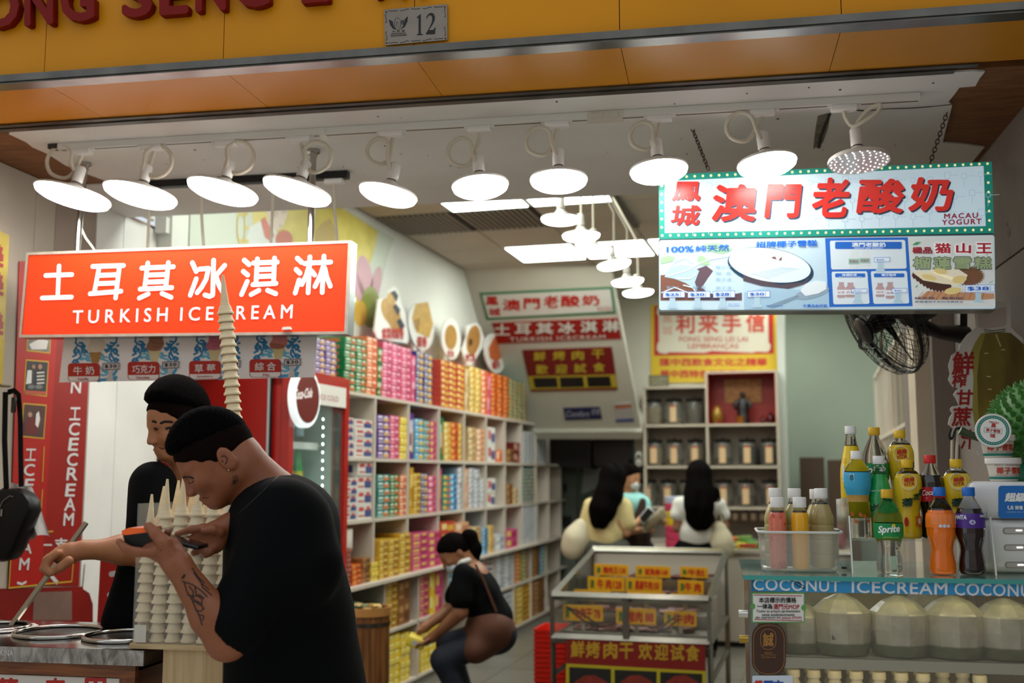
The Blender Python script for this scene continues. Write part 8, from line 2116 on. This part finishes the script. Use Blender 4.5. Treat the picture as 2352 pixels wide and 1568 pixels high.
MB().rbox(-d.length / 2, d.length / 2, -.045, .04, -.005, .005, .004).build('body', m_black, t); MB().box(-d.length / 2 + .004, d.length / 2 - .004, -.041, .036, .005, .0054).build('screen', mk('#101418', .1), t); MB().box(-.038, -.018, -.0458, -.0448, -.001, .002).build('button', mk('#8a8a8a', .3, .8), t)

# ------------------------------------------------------------------ the seller behind the cart
m_sk2 = mk('#a86e48', .5, noise=(60, .10), bump=(160, .06))
t = person('man in a black T-shirt serving behind the ice cream cart', PX(400, 1300, 3.62))
ax = head_axes((-.70, -.68, -.20), (-.10, -.05, 1.0)); f, l, u = ax
hc = PX(416, 985, 3.62); HS = 1.03
S = Sdf((-1.78, 2.92, .93), (-.86, 4.0, 1.86), .0062)
Q = head_prims(S, hc, ax, HS)
S.cone(Q(-.02, 0, -.04), hc + np.array((.03, .02, -.21)), .058, .066, .03)
S.ell(hc + np.array((.04, .03, -.33)), (.20, .12, .12), None, .05)
e3, w3 = PX(336, 1268, 3.42), PX(196, 1262, 3.33)
S.cone(PX(352, 1120, 3.55), e3, .055, .046, .03); S.cone(e3, PX(280, 1262, 3.385), .046, .043, .02); S.cone(PX(280, 1262, 3.385), w3, .043, .025, .02)
S.cone(w3, PX(168, 1266, 3.32), .025, .028, .02); S.ell(PX(150, 1274, 3.315), (.040, .026, .032), None, .016)
for dy, dx in ((-.036, 0), (-.014, -4), (.008, -5), (.028, -2)): S.chain([PX(132 + dx, 1270, 3.315 + dy), PX(112 + dx, 1284, 3.31 + dy), PX(104 + dx, 1306, 3.305 + dy), PX(116 + dx, 1318, 3.30 + dy)], (.0125, .0115, .0105, .0090), .006)
S.chain([PX(158, 1288, 3.27), PX(140, 1302, 3.265), PX(122, 1314, 3.27)], (.0155, .0130, .0100), .006)
e4 = PX(520, 1290, 3.6); S.cone(PX(500, 1120, 3.68), e4, .055, .046, .03)
S.build('body', m_sk2, t, 1); bv = S.bvh
hair(t, hc, ax, HS, [((.100, .078), (.30, -.95)), ((-.05, .006), (.50, -.87))], m_hair, (.018, .010, .034), lift=.012, h=.005, kk=.05)
hair(t, hc, ax, HS, [((.0, -.002), (.64, -.77)), ((-.07, -.05), (.0, -1.0))], m_stub, (.004, .003, .004), h=.006, name='short_sides', kk=.006)
ink(t, 'eyebrow', bv, [[(350, 967), (356, 968), (362, 972)], [(368, 972), (378, 968), (392, 968), (400, 971)]], .0038, m_brow, .001)
ink(t, 'eye', bv, [[(354, 983), (360, 985), (364, 986)], [(380, 984), (388, 982), (396, 983)]], .0042, mk('#100a08', .3), .001)
ink(t, 'lip_line', bv, [[(365, 1027), (372, 1030), (380, 1030)]], .0018, mk('#5a2a20', .6), .001)
S = Sdf((-1.50, 3.20, .50), (-.75, 4.05, 1.62), .010)
S.ell(hc + np.array((.04, .03, -.36)), (.225, .14, .14), None, .06); S.ell(hc + np.array((.05, .03, -.58)), (.20, .14, .22), None, .08); S.ell(hc + np.array((.05, .03, -.85)), (.20, .14, .24), None, .08)
S.cone(PX(356, 1115, 3.55), PX(345, 1210, 3.48), .078, .076, .05); S.cone(PX(500, 1120, 3.68), PX(515, 1230, 3.64), .078, .076, .05)
S.cone(hc + np.array((.03, .02, -.20)), hc + np.array((.0, .0, -.02)), .072, .09, .012, 's')
S.folds(.004, 20, 9, 6); S.build('t_shirt', m_blk, t, 2)
S = Sdf((-1.62, 3.35, 0), (-.75, 4.0, 1.0), .014)
for dx in (-.09, .10): S.cone(hc * np.array((1, 1, 0)) + np.array((.05 + dx, .03, .92)), hc * np.array((1, 1, 0)) + np.array((.04 + dx, .03, .06)), .11, .075, .05)
S.ell(hc * np.array((1, 1, 0)) + np.array((.05, .03, .90)), (.19, .13, .14), None, .06); S.build('trousers', m_blk, t, 1)
S = Sdf((-1.62, 3.2, .6), (-1.0, 3.7, 1.3), .012); S.cone(PX(330, 1240, 3.48), PX(290, 1425, 3.46), .05, .075, .05); S.cone(PX(330, 1240, 3.48), PX(360, 1425, 3.50), .05, .09, .05); S.build('apron', m_blk, t, 1)
# ------------------------------------------------------------------ people further back
m_skw = mk('#b5825f', .5, noise=(30, .08)); m_lh = mk('#080504', .85, bump=(200, .6), spec=.05)
def ground(px_, d): q = PX(px_, 1300, d); return np.array((q[0], q[1], 0))
def fig(label, x, d, z_hip, skin=m_skw): return person(label, ground(x, d))
def far_head(S, c, ax, s=.95): return head_prims(S, c, ax, s, ears=False)
def legs(t, x, d, mat, ztop, w=.09):
    g0 = ground(x, d); S = Sdf(g0 + (-.3, -.3, 0), g0 + (.3, .3, ztop + .12), .014)
    for s in (-1, 1): S.cone(g0 + (s * w, 0, ztop), g0 + (s * w, 0, .07), .098, .06, .05)
    S.ell(g0 + (0, 0, ztop), (.17, .12, .10), None, .06); S.build('trousers', mat, t, 1)
    for s in (-1, 1): MB().rbox(g0[0] + s * w - .045, g0[0] + s * w + .045, g0[1] - .06, g0[1] + .17, 0, .085, .03).build('shoe', mk('#2a2622', .5), t).matrix_parent_inverse = t.matrix_world.inverted()
D0 = 9.1
# woman in the pale yellow top
t = fig('woman with long dark hair in a pale yellow top, back turned', 1395, D0, .9)
ax = head_axes((.55, .80, -.10), (0, 0, 1)); hc = PX(1412, 1098, D0)
S = Sdf(hc - (.42, .40, .62), hc + (.42, .42, .20), .011); far_head(S, hc, ax)
S.cone(hc - (0, 0, .06), hc - (.03, .02, .22), .05, .055, .03); S.ell(hc - (.05, 0, .36), (.15, .10, .16), None, .05)
a, b_, c = PX(1434, 1160, D0 - .02), PX(1438, 1222, D0 - .02), PX(1470, 1192, D0 + .1)
S.cone(a, b_, .045, .038, .03); S.cone(b_, c, .038, .024, .02); S.chain([c, PX(1482, 1188, D0 + .1), PX(1488, 1182, D0 + .1)], (.026, .024, .014))
S.chain([c, PX(1484, 1196, D0 + .1)], (.012, .010)); S.cone(PX(1352, 1160, D0 + .05), PX(1345, 1225, D0 + .03), .042, .036, .03); S.build('body', m_skw, t)
S = Sdf(hc - (.5, .4, .72), hc + (.4, .4, -.08), .012)
S.ell(PX(1392, 1172, D0), (.165, .115, .13), None, .06); S.ell(PX(1390, 1222, D0), (.155, .115, .17), None, .06); S.cone(a, PX(1440, 1200, D0 - .02), .066, .072, .04); S.cone(PX(1355, 1160, D0 + .05), PX(1350, 1195, D0 + .04), .06, .062, .04)
S.folds(.005, 30, 10, 26); S.plane(PX(1390, 1262, D0), (0, 0, -1)); S.build('top', mk('#d8c58c', .8), t)
S = Sdf(hc - (.34, .3, .55), hc + (.3, .3, .25), .011); S.ell(hc + (-.01, -.015, .03), (.098, .105, .115), None, .03)
S.chain([hc + (-.03, -.06, 0), PX(1398, 1135, D0 - .09), PX(1384, 1170, D0 - .12), PX(1378, 1196, D0 - .125)], (.10, .105, .105, .07), .05)
S.ell(hc + np.array(ax[0]) * .10 + (0, 0, -.03), (.05, .05, .07), None, .02, 's'); S.folds(.008, 60, 40, 4); S.build('hair', m_lh, t)
legs(t, 1395, D0, mk('#4a4a44', .8), .88)
p = PX(1324, 1240, D0 + .02)
o = thing('shoulder_bag', 'cream shoulder bag on the arm of the woman in yellow', 'bag', Matrix.Translation(Vector(p)))
S = Sdf(p - .22, p + (.22, .22, .3), .012); S.chain([PX(1336, 1210, D0 + .02), PX(1326, 1236, D0 + .02), PX(1316, 1256, D0 + .02)], (.07, .105, .10), .06); S.build('body', mk('#cfc4a8', .7), o)
MB().tube([Vector(PX(x, y, D0)) - Vector(p) for x, y in ((1338, 1200), (1352, 1165), (1364, 1142), (1360, 1170), (1346, 1204))], .012, 6).build('strap', mk('#6a4a30', .6), o)
q = PX(1484, 1183, D0 + .08); o = thing('white_phone', 'white phone in the hand of the woman in yellow', 'phone', Matrix.Translation(Vector(q)) @ Matrix.Rotation(.7, 4, 'Y')); MB().rbox(-.035, .035, -.006, .006, -.07, .07, .006).build('body', mk('#c8c8c8', .3), o); MB().box(-.03, .03, -.008, -.006, -.06, .06).build('screen', m_black, o)
# shop assistant with mask and apron
D1 = 9.55
t = fig('shop assistant in a white mask, teal shirt and brown apron', 1450, D1, .9)
ax = head_axes((.80, -.58, -.15), (0, 0, 1)); hc = PX(1444, 1100, D1)
S = Sdf(hc - (.45, .45, .72), hc + (.5, .4, .2), .011); Q = far_head(S, hc, ax)
S.cone(hc - (0, 0, .06), hc - (0, 0, .22), .05, .055, .03); S.ell(hc - (0, 0, .38), (.15, .10, .18), None, .05)
for s, e, w_ in ((PX(1478, 1160, D1 - .03), PX(1484, 1210, D1 - .1), PX(1508, 1196, D1 - .25)), (PX(1420, 1160, D1 - .03), PX(1432, 1222, D1 - .12), PX(1480, 1216, D1 - .24))):
    S.cone(s, e, .044, .038, .03); S.cone(e, w_, .038, .026, .02); S.chain([w_, w_ + (.05, -.03, .0), w_ + (.085, -.04, -.01)], (.027, .022, .011)); S.chain([w_, w_ + (.03, -.04, .03)], (.012, .010))
S.build('body', m_skw, t)
H = hair(t, hc, ax, .95, [((.085, .055), (.5, -.86)), ((-.06, -.05), (.3, -.95))], m_lh, (.012, .012, .016), h=.010)
S = Sdf(hc - .2, hc + .2, .008); S.ell(Q(.070, 0, -.040), (.040, .056, .046), [ax[0], ax[1], ax[2]]); S.build('face_mask', mk('#dcdcda', .7), t)
S = Sdf(hc - (.4, .4, .85), hc + (.4, .4, -.06), .012); S.ell(PX(1450, 1160, D1), (.17, .115, .12), None, .06); S.ell(PX(1452, 1225, D1), (.15, .115, .22), None, .06)
S.cone(PX(1478, 1160, D1 - .03), PX(1483, 1190, D1 - .08), .06, .062, .03); S.cone(PX(1420, 1160, D1 - .03), PX(1427, 1195, D1 - .08), .06, .062, .03); S.build('shirt', mk('#8cc4c0', .8), t)
S = Sdf(hc - (.4, .45, 1.1), hc + (.4, .3, -.1), .014); S.ell(PX(1454, 1225, D1 - .03), (.155, .12, .20), None, .05); S.ell(PX(1452, 1310, D1 - .02), (.18, .13, .35), None, .06); S.cone(PX(1430, 1150, D1 - .1), PX(1440, 1190, D1 - .11), .03, .05, .03); S.cone(PX(1476, 1150, D1 - .1), PX(1470, 1190, D1 - .11), .03, .05, .03); S.build('apron', mk('#2e1a10', .8), t)
legs(t, 1452, D1, mk('#16181c', .8), .85)
p = PX(1500, 1195, D1 - .3); o = thing('clear_snack_bag', 'clear bag of dried snacks held by the shop assistant', 'bag', Matrix.Translation(Vector(p)) @ Matrix.Rotation(R(-35), 4, 'Y'))
MB().rbox(-.13, .13, -.03, .03, -.05, .05, .03).build('bag', pane('#b8a888', .35, .1), o); MB().rbox(-.10, .08, -.02, .02, -.04, .03, .02).build('contents', mk('#6a5438', .7, noise=(60, .5)), o)
# woman in white
D2 = 9.25
t = fig('woman with very long dark hair in a white top, back turned', 1606, D2, .9)
ax = head_axes((.05, 1.0, -.12), (0, 0, 1)); hc = PX(1604, 1092, D2)
S = Sdf(hc - (.45, .4, .75), hc + (.45, .4, .2), .011); far_head(S, hc, ax)
S.cone(hc - (0, 0, .06), hc - (0, 0, .22), .05, .055, .03); S.ell(hc - (0, 0, .38), (.15, .10, .2), None, .05)
for s, e, w_ in ((PX(1560, 1160, D2), PX(1556, 1212, D2), PX(1570, 1190, D2 + .22)), (PX(1652, 1160, D2), PX(1664, 1208, D2), PX(1652, 1180, D2 + .2))): S.cone(s, e, .044, .037, .03); S.cone(e, w_, .037, .026, .02); S.chain([w_, w_ + (.0, .08, .02)], (.027, .016))
S.build('body', mk('#8f6248', .5), t)
S = Sdf(hc - (.4, .4, .72), hc + (.4, .4, -.06), .012); S.ell(PX(1606, 1165, D2), (.185, .115, .12), None, .06); S.ell(PX(1600, 1222, D2), (.150, .115, .17), None, .06); S.cone(PX(1562, 1158, D2), PX(1556, 1180, D2), .062, .064, .04); S.cone(PX(1650, 1158, D2), PX(1660, 1180, D2), .062, .064, .04)
S.folds(.005, 18, 10, 34); S.plane(PX(1600, 1260, D2), (0, 0, -1)); S.build('top', mk('#d6d2ca', .8), t)
S = Sdf(hc - (.3, .3, .6), hc + (.3, .3, .25), .011); S.ell(hc + (0, -.02, .025), (.098, .105, .112), None, .03)
S.chain([hc + (0, -.06, 0), PX(1606, 1135, D2 - .10), PX(1606, 1165, D2 - .12), PX(1608, 1196, D2 - .125)], (.105, .112, .115, .085), .05); S.cone(PX(1640, 1130, D2 - .02), PX(1655, 1185, D2 - .04), .05, .03, .04); S.cone(PX(1588, 1190, D2 - .12), PX(1630, 1194, D2 - .12), .05, .045, .04); S.folds(.008, 60, 40, 4); S.build('hair', m_lh, t)
legs(t, 1602, D2, m_blk, .86)
p = PX(1656, 1240, D2 - .04); o = thing('tote_bag', 'cream cloth tote bag on the shoulder of the woman in white', 'bag', Matrix.Translation(Vector(p)))
S = Sdf(p - .24, p + .24, .012); S.chain([PX(1650, 1215, D2 - .04), PX(1655, 1245, D2 - .04), PX(1662, 1262, D2 - .04)], (.07, .095, .085), .06); S.build('body', mk('#c8bda0', .8), o)
MB().tube([Vector(PX(x, y, D2 - .06)) - Vector(p) for x, y in ((1640, 1210), (1643, 1170), (1648, 1145), (1654, 1170), (1660, 1212))], .012, 6).build('strap', mk('#b8ac90', .7), o)
# crouching woman by the shelf
D3 = 6.45
t = person('woman in a grey mask and brown apron crouching at the left shelf', ground(1110, D3))
ax = head_axes((-.80, -.10, -.55), (-.55, 0, .84)); hc = PX(1052, 1272, D3)
S = Sdf(PX(940, 1560, D3 - .4) - (.0, 0, .12), PX(1200, 1200, D3 + .4) + (.0, 0, .1), .0085); Q = head_prims(S, hc, ax, .95)
S.cone(Q(-.03, 0, -.05), PX(1075, 1305, D3), .05, .055, .03); S.ell(PX(1090, 1330, D3), (.09, .15, .10), None, .05); S.ell(PX(1115, 1385, D3), (.10, .14, .14), None, .06)
for s, e, w_, dd in ((PX(1062, 1325, D3 - .17), PX(1058, 1405, D3 - .2), PX(996, 1462, D3 - .08), 0), (PX(1068, 1320, D3 + .16), PX(1038, 1395, D3 + .14), PX(975, 1440, D3 + .06), 1)):
    S.cone(s, e, .048, .040, .03); S.cone(e, w_, .041, .027, .02); S.cone(w_, w_ + (-.05, .02 - .04 * dd, -.03), .028, .026, .02)
    for k in range(4): S.chain([w_ + (-.05, .035 - .022 * k, -.03), w_ + (-.085, .035 - .022 * k, -.035), w_ + (-.10, .035 - .022 * k, -.06)], (.010, .009, .0075), .005)
    S.chain([w_ + (-.03, -.035, -.01), w_ + (-.06, -.05, -.03)], (.011, .009), .005)
S.build('body', mk('#8a5a3c', .5), t)
hair(t, hc, ax, .95, [((.095, .062), (.55, -.83)), ((-.05, -.04), (.25, -.97))], m_lh, (.008, .008, .010), h=.008)
S = Sdf(hc - (.2, .2, .3), hc + (.3, .2, .25), .008); S.chain([hc + (.05, 0, .11), PX(1080, 1232, D3), PX(1092, 1260, D3), PX(1094, 1300, D3)], (.03, .038, .034, .016), .03); S.build('ponytail', m_lh, t)
S = Sdf(hc - .2, hc + .2, .007); S.ell(Q(.064, 0, -.044), (.044, .058, .046), [ax[0], ax[1], ax[2]]); S.build('face_mask', mk('#b9c2c8', .7), t)
S = Sdf(PX(1000, 1480, D3 - .4), PX(1230, 1270, D3 + .4), .010); S.ell(PX(1082, 1330, D3), (.10, .185, .09), None, .05); S.ell(PX(1105, 1370, D3), (.12, .17, .14), None, .06); S.ell(PX(1130, 1420, D3), (.12, .17, .12), None, .06)
S.cone(PX(1064, 1320, D3 - .17), PX(1058, 1375, D3 - .2), .064, .066, .04); S.cone(PX(1070, 1318, D3 + .16), PX(1046, 1372, D3 + .15), .064, .064, .04); S.cone(Q(-.03, 0, -.06), Q(.02, 0, .0), .062, .09, .01, 's'); S.folds(.004, 24, 10, 20); S.build('t_shirt', m_blk, t)
MB().tube([Vector(PX(x, y, D3 + dd)) for x, y, dd in ((1054, 1296, -.05), (1062, 1290, -.075), (1076, 1286, -.06), (1084, 1290, 0))], .016, 8).build('collar', mk('#d8d8d4', .7), t).matrix_parent_inverse = t.matrix_world.inverted()
S = Sdf(PX(1010, 1560, D3 - .42) - (0, 0, .05), PX(1220, 1370, D3 + .3), .011); S.ell(PX(1126, 1446, D3 - .02), (.150, .205, .140), None, .06); S.ell(PX(1095, 1482, D3 - .06), (.10, .20, .10), None, .05); S.folds(.006, 14, 8, 26); S.build('apron', mk('#4e2a18', .8), t)
MB().tube([Vector(PX(x, y, D3 - .165)) for x, y in ((1092, 1296), (1112, 1335), (1128, 1375), (1140, 1405))], .008, 6).build('apron_strap', mk('#4e2a18', .8), t).matrix_parent_inverse = t.matrix_world.inverted()
S = Sdf(PX(960, 1568, D3 - .45) * (1, 1, 0), PX(1240, 1420, D3 + .4), .012)
for dy, kx, kz in ((-.16, 1018, 1515), (.14, 1030, 1480)):
    hp, kn, an = PX(1136, 1455, D3 + dy * .55), PX(kx, kz, D3 + dy), np.array((PX(1085, 1500, D3 + dy)[0], D3 + dy, .10))
    S.cone(hp, kn, .098, .070, .05); S.cone(kn, an, .066, .048, .03)
S.ell(PX(1140, 1456, D3), (.12, .16, .11), None, .06); S.build('jeans', mk('#0c1220', .8), t)
for dy in (-.16, .14): MB().rbox(PX(1050, 1500, D3)[0] - .02, PX(1050, 1500, D3)[0] + .20, D3 + dy - .045, D3 + dy + .045, 0, .09, .03).build('shoe', mk('#1a1a1c', .5), t).matrix_parent_inverse = t.matrix_world.inverted()
p = PX(957, 1472, D3 - .02); o = thing('yellow_carton', 'yellow carton held by the crouching woman', 'box', Matrix.Translation(Vector(p)) @ Matrix.Rotation(R(18), 4, 'Y')); MB().rbox(-.05, .05, -.08, .08, -.028, .028, .004).build('carton', mk('#d8c040', .4), o); MB().box(-.02, .025, -.0815, -.08, -.012, .012).build('print', mk('#a8b0b0', .4), o)
